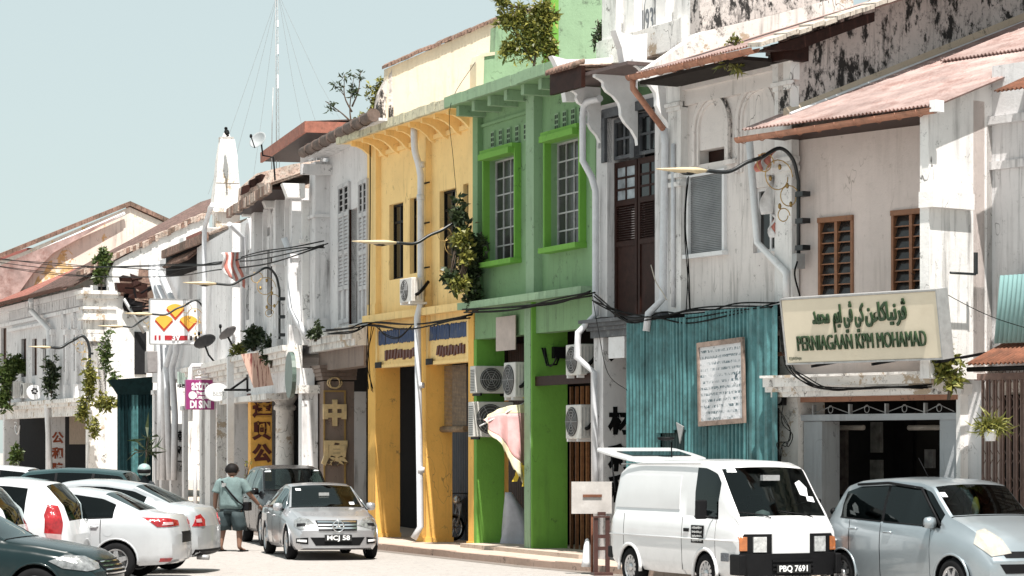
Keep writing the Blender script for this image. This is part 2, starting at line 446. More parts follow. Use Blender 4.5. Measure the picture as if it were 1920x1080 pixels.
# ---------------------------------------------------------------- helpers for fronts
def sidepoly(m, fr, a, pts, th):
    """outline in the plane across the street line at x = a, given real thickness th (towards -x)"""
    poly = []
    for px, py in pts:
        q = fr.side(px, py, a); poly.append((q[1], q[2]))
    return m.prism(poly, 'x', a - th, a)
def facepoly(m, fr, d, pts, th):
    poly = []
    for px, py in pts:
        q = fr.pt(px, py, d); poly.append((q[0], q[2]))
    return m.prism(poly, 'y', d, d + th)
def zz(fr, px, py, d=0.0): return fr.Z(py, fr.X(px, d), d)
def window(fr, parent, a0, a1, z0, z1, d, cols, rows, fmat, pmat, fw=0.05, mw=0.03, th=0.06, name='window', split=True, rowz=None):
    m = M(); W, H = a1 - a0, z1 - z0
    m.box(a0, a0 + fw, d, d + th, z0, z1); m.box(a1 - fw, a1, d, d + th, z0, z1)
    m.box(a0 + fw, a1 - fw, d, d + th, z0, z0 + fw); m.box(a0 + fw, a1 - fw, d, d + th, z1 - fw, z1)
    ia0, ia1, iz0, iz1 = a0 + fw, a1 - fw, z0 + fw, z1 - fw
    xs = [ia0 + (ia1 - ia0) * i / cols for i in range(cols + 1)]
    zs = rowz and [z0 + r * H for r in rowz] or [iz0 + (iz1 - iz0) * i / rows for i in range(rows + 1)]
    for x in xs[1:-1]: m.box(x - mw / 2, x + mw / 2, d + 0.004, d + th - 0.004, iz0, iz1)
    for z in zs[1:-1]: m.box(ia0, ia1, d + 0.008, d + th - 0.008, z - mw / 2, z + mw / 2)
    f = m.build(name, fmat, parent)
    if split:
        for i in range(len(xs) - 1):
            for j in range(len(zs) - 1):
                M().box(xs[i] + mw / 2, xs[i + 1] - mw / 2, d + th * 0.5, d + th * 0.5 + 0.008, zs[j] + mw / 2, zs[j + 1] - mw / 2).build('pane', pmat, f)
    else:
        M().box(ia0, ia1, d + th * 0.5, d + th * 0.5 + 0.008, iz0, iz1).build('pane', pmat, f)
    return f
def mould(m, x0, x1, d, z, h, steps=3, out=0.12):
    """stepped cornice, widest at the top"""
    for i in range(steps):
        o = out * (i + 1) / steps
        m.box(x0 - o * 0.5, x1 + o * 0.5, d - o, d + 0.02, z + h * i / steps, z + h * (i + 1) / steps - 0.002)
    return m
def shell(t, w, zf, ze, mat, gmat=None, depth=9.0, rec=2.4, ridge=None, body=True):
    """party walls, floor slab over the covered walk, shop wall set back, rear wall"""
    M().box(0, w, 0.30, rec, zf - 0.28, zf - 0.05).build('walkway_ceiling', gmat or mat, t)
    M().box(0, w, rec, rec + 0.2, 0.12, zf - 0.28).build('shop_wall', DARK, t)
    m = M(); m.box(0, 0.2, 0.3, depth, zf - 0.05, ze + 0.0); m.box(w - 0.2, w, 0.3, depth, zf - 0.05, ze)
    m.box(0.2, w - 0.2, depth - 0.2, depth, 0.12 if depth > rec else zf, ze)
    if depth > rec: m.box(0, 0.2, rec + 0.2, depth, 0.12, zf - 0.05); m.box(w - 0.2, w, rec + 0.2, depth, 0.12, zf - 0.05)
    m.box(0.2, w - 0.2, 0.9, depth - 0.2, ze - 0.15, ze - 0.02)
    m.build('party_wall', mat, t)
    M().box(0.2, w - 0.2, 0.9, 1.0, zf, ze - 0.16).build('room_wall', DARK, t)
def pier(m, x0, x1, d0, d1, z0, z1): m.box(x0, x1, d0, d1, z0, z1)
def pitched(t, x0, x1, de, ze, dr, zr, db, zb, mat, name='roof', wl=0.2, amp=0.035, back=True):
    m = M(); m.sheet(x0, x1, (de, ze), (dr, zr), wl, amp, 0.04)
    if back: m.sheet(x0, x1, (dr, zr), (db, zb), wl, amp, 0.04)
    o = m.build(name, mat, t); return o

# ================================================================ ground
g = M().add([(-400, 4, 0), (400, 4, 0), (400, 900, 0), (-400, 900, 0)], [(0, 1, 2, 3)])
ROAD = plaster('road_surface', (0.37, 0.34, 0.32), 1.0, dcol=(0.11, 0.10, 0.09), streak=0.0, scale=2.4, patch=.12, pcol=(.24, .22, .21), rough=0.9)
tag(g.build('road', ROAD), kind='structure')
line = [P0, P250, P400, P605, P690, P885, P1118, P1262, P1480, P1742]
PV = plaster('pavement_cement', (0.50, 0.41, 0.34), 0.5, dcol=(0.14, 0.10, 0.08), streak=0.0)
def offs(pts, o):
    """polyline moved out towards the road by o(i)"""
    out = []
    for i, p in enumerate(pts):
        a = Vector(pts[max(0, i - 1)]); b = Vector(pts[min(len(pts) - 1, i + 1)])
        d = (b - a).normalized(); nrm = Vector((d.y, -d.x))
        if nrm.x > 0: nrm = -nrm
        out.append(Vector(p) + nrm * o)
    return out
endR = Vector(P1742) + (Vector(P1742) - Vector(P1480)).normalized() * 14
lineE = line + [tuple(endR)]
kerb_o = [1.5] * len(lineE)
ko = offs(lineE, 1.30); ki = offs(lineE, 1.15); bk = offs(lineE, -12)
m = M()
for i in range(len(lineE) - 1):
    a, b, c, d = ki[i], ki[i + 1], bk[i + 1], bk[i]
    m.hexa([(a.x, a.y, 0.0), (b.x, b.y, 0.0), (c.x, c.y, 0.0), (d.x, d.y, 0.0), (a.x, a.y, 0.12), (b.x, b.y, 0.12), (c.x, c.y, 0.12), (d.x, d.y, 0.12)])
tag(m.build('pavement', PV), kind='structure')
kt = thing('kerb', None, None); kt['kind'] = 'structure'
KM = plaster('kerb_stone', (0.42, 0.30, 0.24), 0.7, streak=0.0)
for i in range(len(lineE) - 1):
    a, b, c, d = ko[i], ko[i + 1], ki[i + 1], ki[i]
    L = (Vector(b) - Vector(a)).length; n = max(1, int(L / 0.9))
    for k in range(n):
        f0 = k / n; f1 = (k + 1) / n - 0.012 / max(L, 1) * 1.0
        q = [a.lerp(b, f0), a.lerp(b, f1), d.lerp(c, f1), d.lerp(c, f0)]
        h = 0.125 + rnd.uniform(-0.008, 0.008)
        M().hexa([(p.x, p.y, -0.02) for p in q] + [(p.x, p.y, h) for p in q]).build('kerb_stone', KM, kt)
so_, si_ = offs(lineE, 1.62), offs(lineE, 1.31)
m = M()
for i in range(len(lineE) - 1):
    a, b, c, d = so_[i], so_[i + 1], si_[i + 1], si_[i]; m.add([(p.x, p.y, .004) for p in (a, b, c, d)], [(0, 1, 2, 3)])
tag(m.build('gutter_shade_strip', plaster('gutter_shade', (.20, .17, .15), 1.0, streak=0)), kind='structure')
# gutter strip above, coloured dark as the kerb-foot shadow, and a raised step in front of the shops (yellow and green)
# ================================================================ YELLOW
FY = Fr(P690, 21.9); wY = FY.X(888)
t = FY.thing('shop_house', 'two storey yellow shophouse with narrow black windows and bracketed eaves', 'building', 0, 0, 0, 'shophouses along the street'); HY_ = t
zf = zz(FY, 700, 600); ze = 9.02
AZ = lambda px, py, d=0.0: zz(FY, px, py, d)
shell(t, wY, zf, ze, YEL, YELP)
wins = [(722, 748, 381, 523), (760, 778, 370, 512), (816, 846, 355, 508), (860, 886, 342, 495)]
holes = [(FY.X(l), FY.X(r), zz(FY, (l + r) / 2, b), zz(FY, (l + r) / 2, tp)) for l, r, tp, b in wins]
m = M().wall(0.0, wY, zf, ze, 0.10, 0.30, holes); m.build('wall', YEL, t)
pl = [(0, FY.X(706)), (FY.X(783), FY.X(800)), (FY.X(880), wY)]
for a0, a1 in pl:
    m = M().box(a0, a1, -0.02, 0.10, zf, ze); m.box(a0 - 0.02, a1 + 0.03, -0.05, 0.10, zf, zf + 0.35); m.build('pilaster', YEL, t)
m = M(); m.box(pl[0][1], pl[1][0], 0.04, 0.10, zz(FY, 745, 282), zz(FY, 745, 282) + 0.10); m.box(pl[1][1], pl[2][0], 0.04, 0.10, zz(FY, 845, 250), zz(FY, 845, 250) + 0.10)
m.build('moulding', YEL, t)
for h in holes:
    f = window(FY, t, h[0], h[1], h[2], h[3], 0.2, 2, 2, BLACK, GLASSD, 0.05, 0.05, 0.06, rowz=(0.02, 0.76, 0.98))
# eaves slab
SL = 0.60
EDGE = plaster('eave_edge_mouldy', (0.62, 0.58, 0.42), 1.0, dcol=(0.012, 0.012, 0.012), streak=1.0, scale=3.0)
M().box(-0.35, wY, -SL + 0.05, 0.5, ze, ze + 0.12).build('eaves_soffit', YEL, t)
m = M(); k = 26
for i in range(k):
    a0 = -0.35 + (wY + 0.35) * i / k; a1 = -0.35 + (wY + 0.35) * (i + 1) / k - 0.012; j = rnd.uniform(0, 0.02)
    M().box(a0, a1, -SL - 0.03 - j, -SL + 0.05, ze - 0.02 + j * 0.5, ze + 0.17 + j).build('eave_tile', EDGE, t)
for i in range(9):
    a = 0.25 + (wY - 0.5) * i / 8
    m = M(); pr = [(0.1, ze - 0.42), (0.1, ze), (-SL + 0.12, ze), (-SL + 0.12, ze - 0.10)] + [(-SL + 0.12 + (SL - 0.1) * q, ze - 0.10 - 0.30 * q ** 2.2) for q in (0.25, 0.5, 0.75, 0.95)]
    m.prism(pr, 'x', a - 0.05, a + 0.05); m.build('bracket', YEL, t)
# far party wall above the roof (cream)
m = M(); sidepoly(m, FY, 0.0, [(722, 262), (727, 128), (912, 47), (1130, -40), (1130, 100), (905, 200)], 0.25); m.build('gable_wall', CREAM, t)
cp = M(); A_ = FY.side(725, 126, 0); B_ = FY.side(935, 38, 0)
n = 34
for i in range(n):
    q0 = i / n; q1 = (i + 1) / n
    y0 = A_[1] + (B_[1] - A_[1]) * q0; y1 = A_[1] + (B_[1] - A_[1]) * q1; z0 = A_[2] + (B_[2] - A_[2]) * q0; z1 = A_[2] + (B_[2] - A_[2]) * q1
    j = rnd.uniform(-0.015, 0.015)
    cp.hexa([(-0.33, y0, z0 + j), (0.12, y0, z0 + j), (0.12, y1 - 0.01, z1 + j), (-0.33, y1 - 0.01, z1 + j), (-0.33, y0, z0 + 0.07 + j), (0.12, y0, z0 + 0.07 + j), (0.12, y1 - 0.01, z1 + 0.09 + j), (-0.33, y1 - 0.01, z1 + 0.09 + j)])
tag(cp.build('coping', TILE, t), kind='stuff')
M().box(0, wY, .5, 9, ze + .02, ze + .1).build('roof', CONC, t)
# ground floor piers, fascias, arcade
def ypier(pxf0, pxf1, pxs, mat=YELP, fr=FY, ztop=None):
    a0, a1 = fr.X(pxf0), fr.X(pxf1); dd = fr.D(pxs, a1)
    return a0, a1, dd
bz = zz(FY, 735, 688); bz2 = zz(FY, 840, 681)
for (p0, p1, ps) in ((690, 704, 750), (783, 799, 848), (878, 888, 893)):
    a0, a1 = FY.X(p0), FY.X(p1) if p0 != 878 else wY
    dd = FY.D(ps, a1) if p0 != 878 else 0.5
    m = M(); m.box(a0, a1, 0, dd, 0.12, zf - 0.02); m.box(a0 - 0.03, a1 + 0.03, -0.03, dd + 0.02, 0.12, 0.22)
    m.build('pier', YELP, t)
mm = M().box(0.0, wY, -0.14, 0.3, zf - 0.06, zf + 0.10); mm.build('ledge', YEL, t)
PANEL = [(704, 783, bz), (799, 878, bz2)]
NAVY = painted('sign_blue', (0.02, 0.055, 0.16), 0.5, dirt=0.3, dcol=(0.3, 0.25, 0.1))
for (p0, p1, b) in PANEL:
    a0, a1 = FY.X(p0), FY.X(p1)
    M().box(a0, a1, 0.05, 0.25, b, zf - 0.06).build('fascia', YEL, t)
    m = M(); m.box(a0, a1, 0.0, 0.05, b, b + 0.07); m.box(a0, a0 + 0.1, 0.0, 0.05, b + 0.07, zf - 0.06); m.box(a1 - 0.1, a1, 0.0, 0.05, b + 0.07, zf - 0.06); m.build('fascia_moulding', YEL, t)
    c = (a0 + a1) / 2
    strokes(a0 + .13, a1 - .08, 0.045, b + .50, b + .84, 46, 'blue_lettering', NAVY, t, w=1.05, jag=.10, gaps=(8, 24))
    strokes(a0 + .55, a1 - .25, 0.045, b + .14, b + .40, 10, 'maroon_lettering', painted('sign_maroon', (0.10, 0.022, 0.012), 0.5), t, w=.86, jag=.2, depth=.03)
    M().box(a0 + .02, a0 + .42, -.02, .0, b + .0, b + .13).build('small_plate', BLACK, t)
# inner arcade wall with pointed opening and shutters
aw = M(); a0, a1 = FY.X(704), FY.X(783)
m = M().wall(0.1, wY - 0.1, 0.12, bz, 1.9, 2.0, [(FY.X(730, 1.9), FY.X(783, 1.9), 0.12, bz - 0.5), (FY.X(820, 1.9), FY.X(895, 1.9), 0.12, bz - 0.1)]); m.build('inner_wall', YELP, t)
bl = M(); BA, BB = FY.X(838, 0.45), FY.X(872, 0.30)
bt, bb = zz(FY, 850, 684, 0.3), zz(FY, 850, 800, 0.3)
k = 46
for i in range(k): z = bb + (bt - bb) * i / k; bl.box(FY.X(833, .35), FY.X(874, .35), 0.35, 0.365, z, z + (bt - bb) / k * 0.72)
bo = tag(bl.build('bamboo_slats', painted('bamboo', (0.22, 0.15, 0.09), 0.7, var=0.5, scale=8, dirt=0.4), t), kind='stuff')
M().tube([(FY.X(831, .35), 0.33, bb - 0.05), (FY.X(875, .35), 0.33, bb - 0.05)], 0.07, 8).build('blind_roll', painted('bamboo', (0, 0, 0)), t)
sh = M(); sh.sheet(FY.X(846, 1.2), FY.X(885, 1.2), (1.2, 0.12), (1.2, bz2), 0.13, 0.02, kind='trap'); sh.build('roller_shutter', painted('shutter_blue_grey', (0.05, 0.06, 0.08), 0.5), t)
# drain pipe on the middle pilaster
pm = M(); px_ = FY.X(791, -0.12); zt = ze - 0.1
pm.tube(smooth_path([(px_ + 0.0, -0.30, zt), (px_, -0.28, zt - 0.45), (px_ - .04, -0.18, zt - 0.75), (px_ - .04, -0.13, zt - 1.0)], 5) + [(px_ - .04, -0.13, zf + 0.2), (px_ - 0.06, -0.2, zf - 0.1), (px_ - 0.06, -0.13, 0.45), (px_ - .08, -0.28, 0.2)], 0.075, 10)
for z in (1.6, 3.4, 5.6, 7.4, 8.1): pm.tube([(px_ - .05, -0.13, z), (px_ - .05, -0.13, z + 0.12)], 0.088, 10)
pm.build('drain_pipe', PVC, t)
pc = M()
for z in (5.95, 6.9, 7.75): pc.box(px_ - 0.14, px_ + 0.22, -0.05, -0.02, z, z + 0.03)
pc.build('pipe_clip', BLACK, t)

# ================================================================ GREEN
FG = Fr(P885, 21.9); wG = FG.X(1118)
t = FG.thing('shop_house', 'two storey bright green shophouse with grilled windows in deep green surrounds', 'building', 0, 0, 0, 'shophouses along the street')
zf = zz(FG, 900, 578) ; zeG = ze
shell(t, wG, zf, zeG, GRN, GRNB)
VB = [(925, 262), (940, 258), (955, 255), (971, 251), (987, 247), (1045, 229), (1060, 224), (1076, 219), (1091, 215)]
gw = [(931, 984, 296, 489), (1047, 1106, 262, 461)]
def gwin(l, r, tp, b, d):
    c = (l + r) / 2; return (FG.X(l, d), FG.X(r, d), zz(FG, c, b, d), zz(FG, c, tp, d))
gh = [gwin(*w, 0.24) for w in gw]
m = M().wall(0, wG, zf, zeG, 0.10, 0.34, [(h[0] - 0.02, h[1] + 0.1, h[2], h[3]) for h in gh]); m.build('wall', GRN, t)
for q, (l, r) in enumerate(((888, 897), (993, 1008), (1108, 1118))):
    M().box(FG.X(l), FG.X(r), -0.08 if q == 1 else -0.02, 0.10, zf, zeG).build('pilaster', GRNL if q == 1 else GRN, t)
for h in gh:  # projecting surround
    a0, a1, z0, z1 = h; a0 -= 0.02; a1 += 0.1; w_ = 0.09
    w_ = .06; m = M(); m.box(a0 - w_, a0, -0.04, 0.10, z0 - w_, z1 + 0.12); m.box(a1, a1 + w_, -0.035, 0.10, z0 - w_, z1 + 0.12)
    m.box(a0 - w_, a1 + w_, -0.10, 0.10, z1 + 0.12, z1 + 0.20); m.box(a0 - w_ * 1.4, a1 + w_ * 1.4, -0.14, 0.24, z0 - w_ - 0.04, z0 - 0.002)
    m.box(a0, a1, -0.16, 0.2, z1 + 0.002, z1 + 0.12)
    m.build('window_surround', GRNB, t)
    f = window(FG, t, a0, a1, z0, z1, 0.22, 4, 6, painted('grille_light', (.42, .42, .42), .5, dirt=.3), painted('wired_glass', (0.045, 0.04, 0.045), 0.22, var=0.7, scale=2.5), 0.035, 0.028, 0.05, rowz=(0.01, 0.16, 0.33, 0.5, 0.66, 0.82, 0.99))
for px, py in VB:
    d = 0.08; a, _, z = FG.pt(px, py, d)
    w2, h2 = 0.085, 0.165
    m = M(); m.box(a - w2, a + w2, d - 0.02, d + 0.02, z - h2, z + h2)
    b = m.build('vent_block', GRNL, t)
    m = M()
    for sx in (-1, 1):
        for sz in (-1, 0, 1): m.box(a + sx * 0.042 - 0.026, a + sx * 0.042 + 0.026, d - 0.026, d - 0.02, z + sz * 0.1 - 0.035, z + sz * 0.1 + 0.035)
    m.build('vent_hole', painted('vent_dark', (0.03, 0.05, 0.03), 0.9), b)
# eaves slab with straight beams
M().box(0, wG - 0.3, -SL + 0.05, 0.5, zeG, zeG + 0.12).build('eaves_soffit', GRN, t)
for i in range(18):
    a0 = (wG - 0.3) * i / 18; a1 = (wG - 0.3) * (i + 1) / 18 - 0.01; j = rnd.uniform(0, 0.015)
    M().box(a0, a1, -SL - 0.03 - j, -SL + 0.05, zeG - 0.02 + j, zeG + 0.19 + j).build('eave_tile', GRNL, t)
for i in range(7):
    a = 0.35 + (wG - 1.0) * i / 6
    M().box(a - 0.08, a + 0.08, -SL + 0.12, 0.12, zeG - 0.20, zeG - 0.002).build('beam', GRNL, t)
m = M(); m.box(FG.X(897), FG.X(993), 0.05, 0.1, zz(FG, 940, 226), zz(FG, 940, 226) + 0.06); m.build('moulding', GRN, t)
# party wall between yellow and green
m = M(); sidepoly(m, FG, 0.0, [(902, 200), (902, 103), (928, 98), (930, 50), (1042, 5), (1300, -100), (1300, 60), (930, 190)], 0.3); m.build('gable_wall', GRNL, t)
m = M(); sidepoly(m, FG, 0.03, [(893, 176), (893, 118), (897, 104), (905, 100), (928, 97), (928, 103), (908, 106), (906, 176)], 0.36); m.build('gable_cap', CREAM, t)
m = M(); sidepoly(m, FG, 1.5, [(1045, 150), (1045, -10), (1300, -90), (1300, 120)], 0.25); m.build('side_wall', GRNL, t)
m = M(); a_ = FG.side(1038, 60, 1.5)[1]; m.box(1.2, 1.52, a_ - 0.1, a_ + 0.1, 9.2, FG.Z(-6, 1.5, a_)); m.build('wall_edge', GRNB, t)
M().box(0, wG, .5, 9, zeG + .02, zeG + .1).build('roof', CONC, t)
# first floor ledge canopy
m = M(); m.box(-0.15, wG - 0.02, -0.30, 0.1, zf - 0.02, zf + 0.12); m.build('canopy_ledge', GRNL, t)
m = M(); m.box(0.02, wG, 0.02, 0.3, zf - 0.62, zf - 0.02); m.build('ledge_beam', GRN, t)
# ground: left pier cheek, centre pier, right
a1 = FG.X(893); dd = FG.D(945, a1)
m = M(); m.box(0.02, a1 + 0.02, 0.0, dd, 0.12, zf - 0.62); m.build('pier', GRNB, t)
a0, a1 = FG.X(990), FG.X(1003); dd = FG.D(1064, a1)
m = M(); m.box(a0, a1, -0.06, dd, 0.12, zf - 0.02); m.build('pier', GRNB, t)
M().box(a0 - 0.01, a1 - 0.05, -0.075, -0.062, 0.12, zf - 0.03).build('pier_front', GRNL, t)
gt = FG.X(992)
# first floor hanging board of pale plaster between ledge and ACs, brown lintel bar
M().box(FG.X(936), FG.X(972), -0.07, -0.05, zz(FG, 955, 657), zz(FG, 955, 593)).build('fascia_patch', painted('patch_pinkish', (0.50, 0.42, 0.38), 0.8, var=0.2, scale=3), t)
pb = zz(FG, 1035, 712)
M().box(a1 + 0.01, wG, 0.0, 0.08, pb - 0.1, pb + 0.08).build('shutter_box', DARKW, t)
m = M(); m.sheet(FG.X(955, 1.4), FG.X(1000, 1.4), (1.4, 0.12), (1.4, zf - 0.65), 0.12, 0.02, kind='trap'); m.build('roller_shutter', painted('shutter_brown', (0.05, 0.035, 0.035), 0.5), t)
m = M()
for i in range(5): x = FG.X(1068 + i * 10, 0.9); m.box(x, x + 0.05, 0.9, 0.96, 0.12, pb - 0.1)
m.build('door_frame', WOOD, t)
M().box(wG - 0.12, wG, 0.0, 0.5, 0.12, zf - 0.02).build('pier', DARK, t)
# rough steps of the covered walk edge
stp = M().box(FG.X(893), wG, -0.35, 0.6, 0.12, 0.2); stp.build('step', PV, t)

# ================================================================ B10 white house with dark doors
F10 = Fr(P1118, 26.0); w10 = F10.X(1262)
t = F10.thing('shop_house', 'white shophouse with tall dark brown doors upstairs, curled gable and 1932 parapet', 'building', 0, 0, 0, 'shophouses along the street')
zf = zz(F10, 1180, 590); ze = zz(F10, 1180, 185)
shell(t, w10, zf, ze, GREYW, GREYW)
dl, dr = F10.X(1166, 0.3), F10.X(1256, 0.3); dzb = zf - 0.05; dzt = zz(F10, 1210, 205)
M().wall(0, w10, zf, ze, 0.0, 0.25, [(dl, dr, dzb, dzt)]).build('wall', GREYW, t)
# dark moulded door frame and four leaf doors
DG = painted('dark_grey_paint', (0.075, 0.08, 0.09), 0.55, dirt=0.4, dcol=(0.3, 0.3, 0.3))
m = M(); m.box(dl - 0.10, dl + 0.0, -0.06, 0.1, zz(F10, 1160, 300), dzt + 0.1); m.box(dl - 0.18, dl - 0.1, -0.03, 0.1, zz(F10, 1160, 300), dzt + 0.16); m.box(dl - 0.1, dr + 0.06, -0.06, 0.1, dzt, dzt + 0.16)
mid = (dl + dr) * 0.5; m.box(mid - 0.08, mid + 0.08, 0.02, 0.2, zz(F10, 1210, 290), dzt)
m.build('door_surround', DG, t)
tz = zz(F10, 1210, 291)
m = M()
for a0, a1 in ((dl + 0.02, mid - 0.08), (mid + 0.08, dr - 0.02)):
    window(F10, t, a0, a1, tz + 0.05, dzt - 0.03, 0.12, 2, 2, DG, GLASSD, 0.06, 0.04, 0.06, name='transom_window', split=True)
lw = (dr - dl) / 4
for i in range(2):
    a0 = dl + i * 2 * lw + 0.01; a1 = a0 + 2 * lw - 0.04
    sp = ((0, 0.62), (0.0, 1.0))[i]
    H0, H1 = dzb, tz
    d = 0.14
    leaf = M(); fw = 0.08
    hz = [H0 + (H1 - H0) * q for q in (0, 0.03, 0.46, 0.49, 0.72, 0.75, 0.97, 1)]
    leaf.box(a0, a0 + fw, d, d + .05, H0, H1); leaf.box(a1 - fw, a1, d, d + .05, H0, H1)
    for k in (0, 2, 4, 6): leaf.box(a0 + fw, a1 - fw, d, d + .05, hz[k], hz[k + 1])
    leaf.box(a0 + fw, a1 - fw, d + 0.02, d + 0.035, hz[1], hz[2])
    md = (a0 + a1) / 2
    o = leaf.build('door', DARKW, t)
    s = M(); n = 15
    for k in range(n):
        z = hz[3] + (hz[4] - hz[3]) * k / n; s.hexa([(a0 + fw, d + 0.005, z), (a1 - fw, d + 0.005, z), (a1 - fw, d + 0.045, z + 0.035), (a0 + fw, d + 0.045, z + 0.035), (a0 + fw, d + 0.005, z + 0.01), (a1 - fw, d + 0.005, z + 0.01), (a1 - fw, d + 0.045, z + 0.045), (a0 + fw, d + 0.045, z + 0.045)])
    tag(s.build('louvre_slats', DARKW, o), kind='stuff')
    PG = painted('pane_sky_glass', (0.30, 0.33, 0.36), 0.08, var=0.5, scale=4)
    for r_ in range(3):
        for c_ in range(2):
            x0 = a0 + fw + (a1 - a0 - 2 * fw) * c_ / 2 + 0.015; x1 = x0 + (a1 - a0 - 2 * fw) / 2 - 0.03
            z0 = hz[5] + (hz[6] - hz[5]) * r_ / 3 + 0.02; z1 = z0 + (hz[6] - hz[5]) / 3 - 0.04
            M().box(x0, x1, d + 0.02, d + 0.03, z0, z1).build('pane', PG if (i == 0) else GLASSD, o)
    g_ = M()
    for r_ in range(4): z = hz[5] + (hz[6] - hz[5]) * r_ / 3; g_.box(a0 + fw, a1 - fw, d + 0.005, d + 0.045, z - 0.02, z + 0.02)
    g_.box(md - 0.02, md + 0.02, d + 0.005, d + 0.045, hz[5], hz[6]); g_.build('glazing_bar', DARKW, o)
# corner pipe (white) beside the green house
pm = M(); a = 0.10
ztp = zz(F10, 1120, 195)
pm.tube(smooth_path([(0.75, -0.32, ztp), (0.2, -0.32, ztp - 0.02), (0.08, -0.32, ztp - 0.25)], 5) + [(0.08, -0.32, ztp - 1.05), (0.20, -0.20, ztp - 1.35), (0.20, -0.12, ztp - 1.6), (0.20, -0.12, zf + 0.05), (0.02, -0.38, zf - 0.28), (0.0, -0.40, zf - 0.72), (0.18, -0.14, zf - 1.0), (0.18, -0.12, 0.15)], 0.062, 10)
pm.build('drain_pipe', PVC, t)
# roof with curled white gable ends
eD = -0.95
zt0 = F10.Z(158, 0, eD); 
cg = [(1035, 106), (1044, 120), (1053, 145), (1058, 170), (1060, 190), (1082, 193), (1074, 158), (1062, 130), (1110, 108), (1158, 96), (1150, 112), (1180, 92), (1110, 106)]
m = M(); aG = -0.1
sidepoly(m, F10, aG, [(1035, 104), (1062, 111), (1100, 111), (1150, 107), (1175, 90), (1175, 125), (1080, 145), (1076, 160), (1082, 190), (1062, 190), (1058, 165), (1050, 135), (1041, 115)], 0.16)
m.build('gable_end', WHP, t)
m = M(); a2 = F10.X(1160, eD) if False else w10 * 0.52
sidepoly(m, F10, a2, [(1154, 56), (1166, 90), (1171, 120), (1172, 152), (1212, 150), (1214, 62), (1190, 66), (1170, 62)], 0.2); m.build('gable_end', WHP, t)
eZ = F10.Z(152, 0.0, eD)
m = M(); m.sheet(0.0, a2 - 0.2, (eD, eZ + 0.12), (1.2, eZ + 0.35), 0.13, 0.035, 0.06); m.build('roof', TILEP, t)
tt = M()
k = int((a2 - 0.2) / 0.13)
for i in range(k):
    a = 0.02 + 0.13 * i; m = M().lathe([(0.05, -0.1), (0.055, 0.12)], (a + 0.04, 0, 0), 'y', 8)
    m.v = [(x, y + eD, z + eZ + 0.17 + y * 0.4) for x, y, z in m.v]; tt.add(m.v, m.f, True)
tag(tt.build('ridge_tiles', TILE, t), kind='stuff')
M().box(0.05, a2 - 0.2, eD - 0.02, eD + 0.06, eZ - 0.26, eZ + 0.12).build('eaves_board', DARKW, t)
M().box(0.0, w10, eD + 0.06, 0.0, eZ - 0.06, eZ + 0.0).build('eaves_soffit', painted('soffit_brown', (0.12, 0.085, 0.08), 0.8), t)
# scroll brackets
def scroll(a, zt, L, H, th=0.1):
    pr = [(0.0, zt), (-L, zt), (-L, zt - 0.07 * H)]
    for q in range(1, 13):
        u = q / 12; y = -L * (1 - u) ** 1.0; z = zt - H * (0.07 + 0.93 * u ** 1.5) ; w = 0.055 * math.sin(u * math.pi * 5)
        pr.append((min(-0.0, y + w), z - abs(w) * 0.5))
    return M().prism(pr, 'x', a - th / 2, a + th / 2)
scroll(0.12, eZ - 0.08, 0.60, 1.1).build('bracket', WHP, t)
scroll(a2 + 0.05, eZ - 0.02, 0.85, 1.25).build('bracket', WHP, t)
scroll(w10 - 0.1, eZ + 0.05, 0.75, 1.3).build('bracket', WHP, t)
# ground storey panel with characters (stands proud beside the hoarding)
ac1 = F10.X(1131, -.05); dc1 = F10.D(1186, ac1)
m = M(); m.box(0.0, ac1, -0.05, dc1, 0.12, zz(F10, 1150, 632)); m.build('pier', GREYW, t)
m = M(); m.box(0.0, w10, -0.12, 0.2, zz(F10, 1150, 632), zf - 0.05); mould(m, 0.0, w10, -0.12, zf - 0.25, 0.2, 3, 0.2); m.build('cornice', DG, t)
M().box(F10.X(1150), F10.X(1180), -0.10, -0.052, zz(F10, 1160, 672), zz(F10, 1160, 632)).build('moulding', WHP, t)
cx = F10.X(1158)
for ch, py in (('人', 655), ('材', 793), ('利', 862), ('和', 920)):
    text_part(ch, 'lettering', BLACK, t, 0.50, (ac1 + .006, F10.D(1164, ac1), F10.Z(py, ac1, .2)), rot=(R(90), 0, R(90)), bold=0.024, depth=0.006)
# parapet 1932
m = M(); dP = 0.85
pa = lambda px: F10.X(px, dP)
pz = lambda py: F10.Z(py, F10.X(1220, dP), dP)
m.box(pa(1165), pa(1320), dP, dP + 0.4, eZ, pz(-60)); m.build('parapet', WHITE, t)
for px0, px1 in ((1142, 1168), (1186, 1203), (1243, 1262), (1283, 1312)):
    m = M(); m.box(pa(px0), pa(px1), dP - 0.15, dP + 0.01, pz(60), pz(-60)); m.box(pa(px0) - 0.05, pa(px1) + 0.05, dP - 0.2, dP + 0.01, pz(66), pz(56)); m.build('parapet_pilaster', WHITE, t)
m = M(); po = [(pa(1212), pz(62)), (pa(1212), pz(15))] + [(pa(1224.5) + (pa(1237) - pa(1224.5)) * math.cos(R(180 - 180 * i / 10)), pz(15) + (pz(-12) - pz(15)) * math.sin(R(180 * i / 10))) for i in range(1, 10)] + [(pa(1237), pz(15)), (pa(1237), pz(62))]
m.prism(po, 'y', dP - 0.05, dP - 0.002); m.build('arch_panel', painted('arch_grey', (0.16, 0.17, 0.19), 0.7), t)
c_ = (sum(p[0] for p in po) / len(po), sum(p[1] for p in po) / len(po))
M().prism([(c_[0] + (x - c_[0]) * 0.72, c_[1] + (z - c_[1]) * 0.93) for x, z in po], 'y', dP - 0.07, dP - 0.052).build('arch_face', WHITE, t)
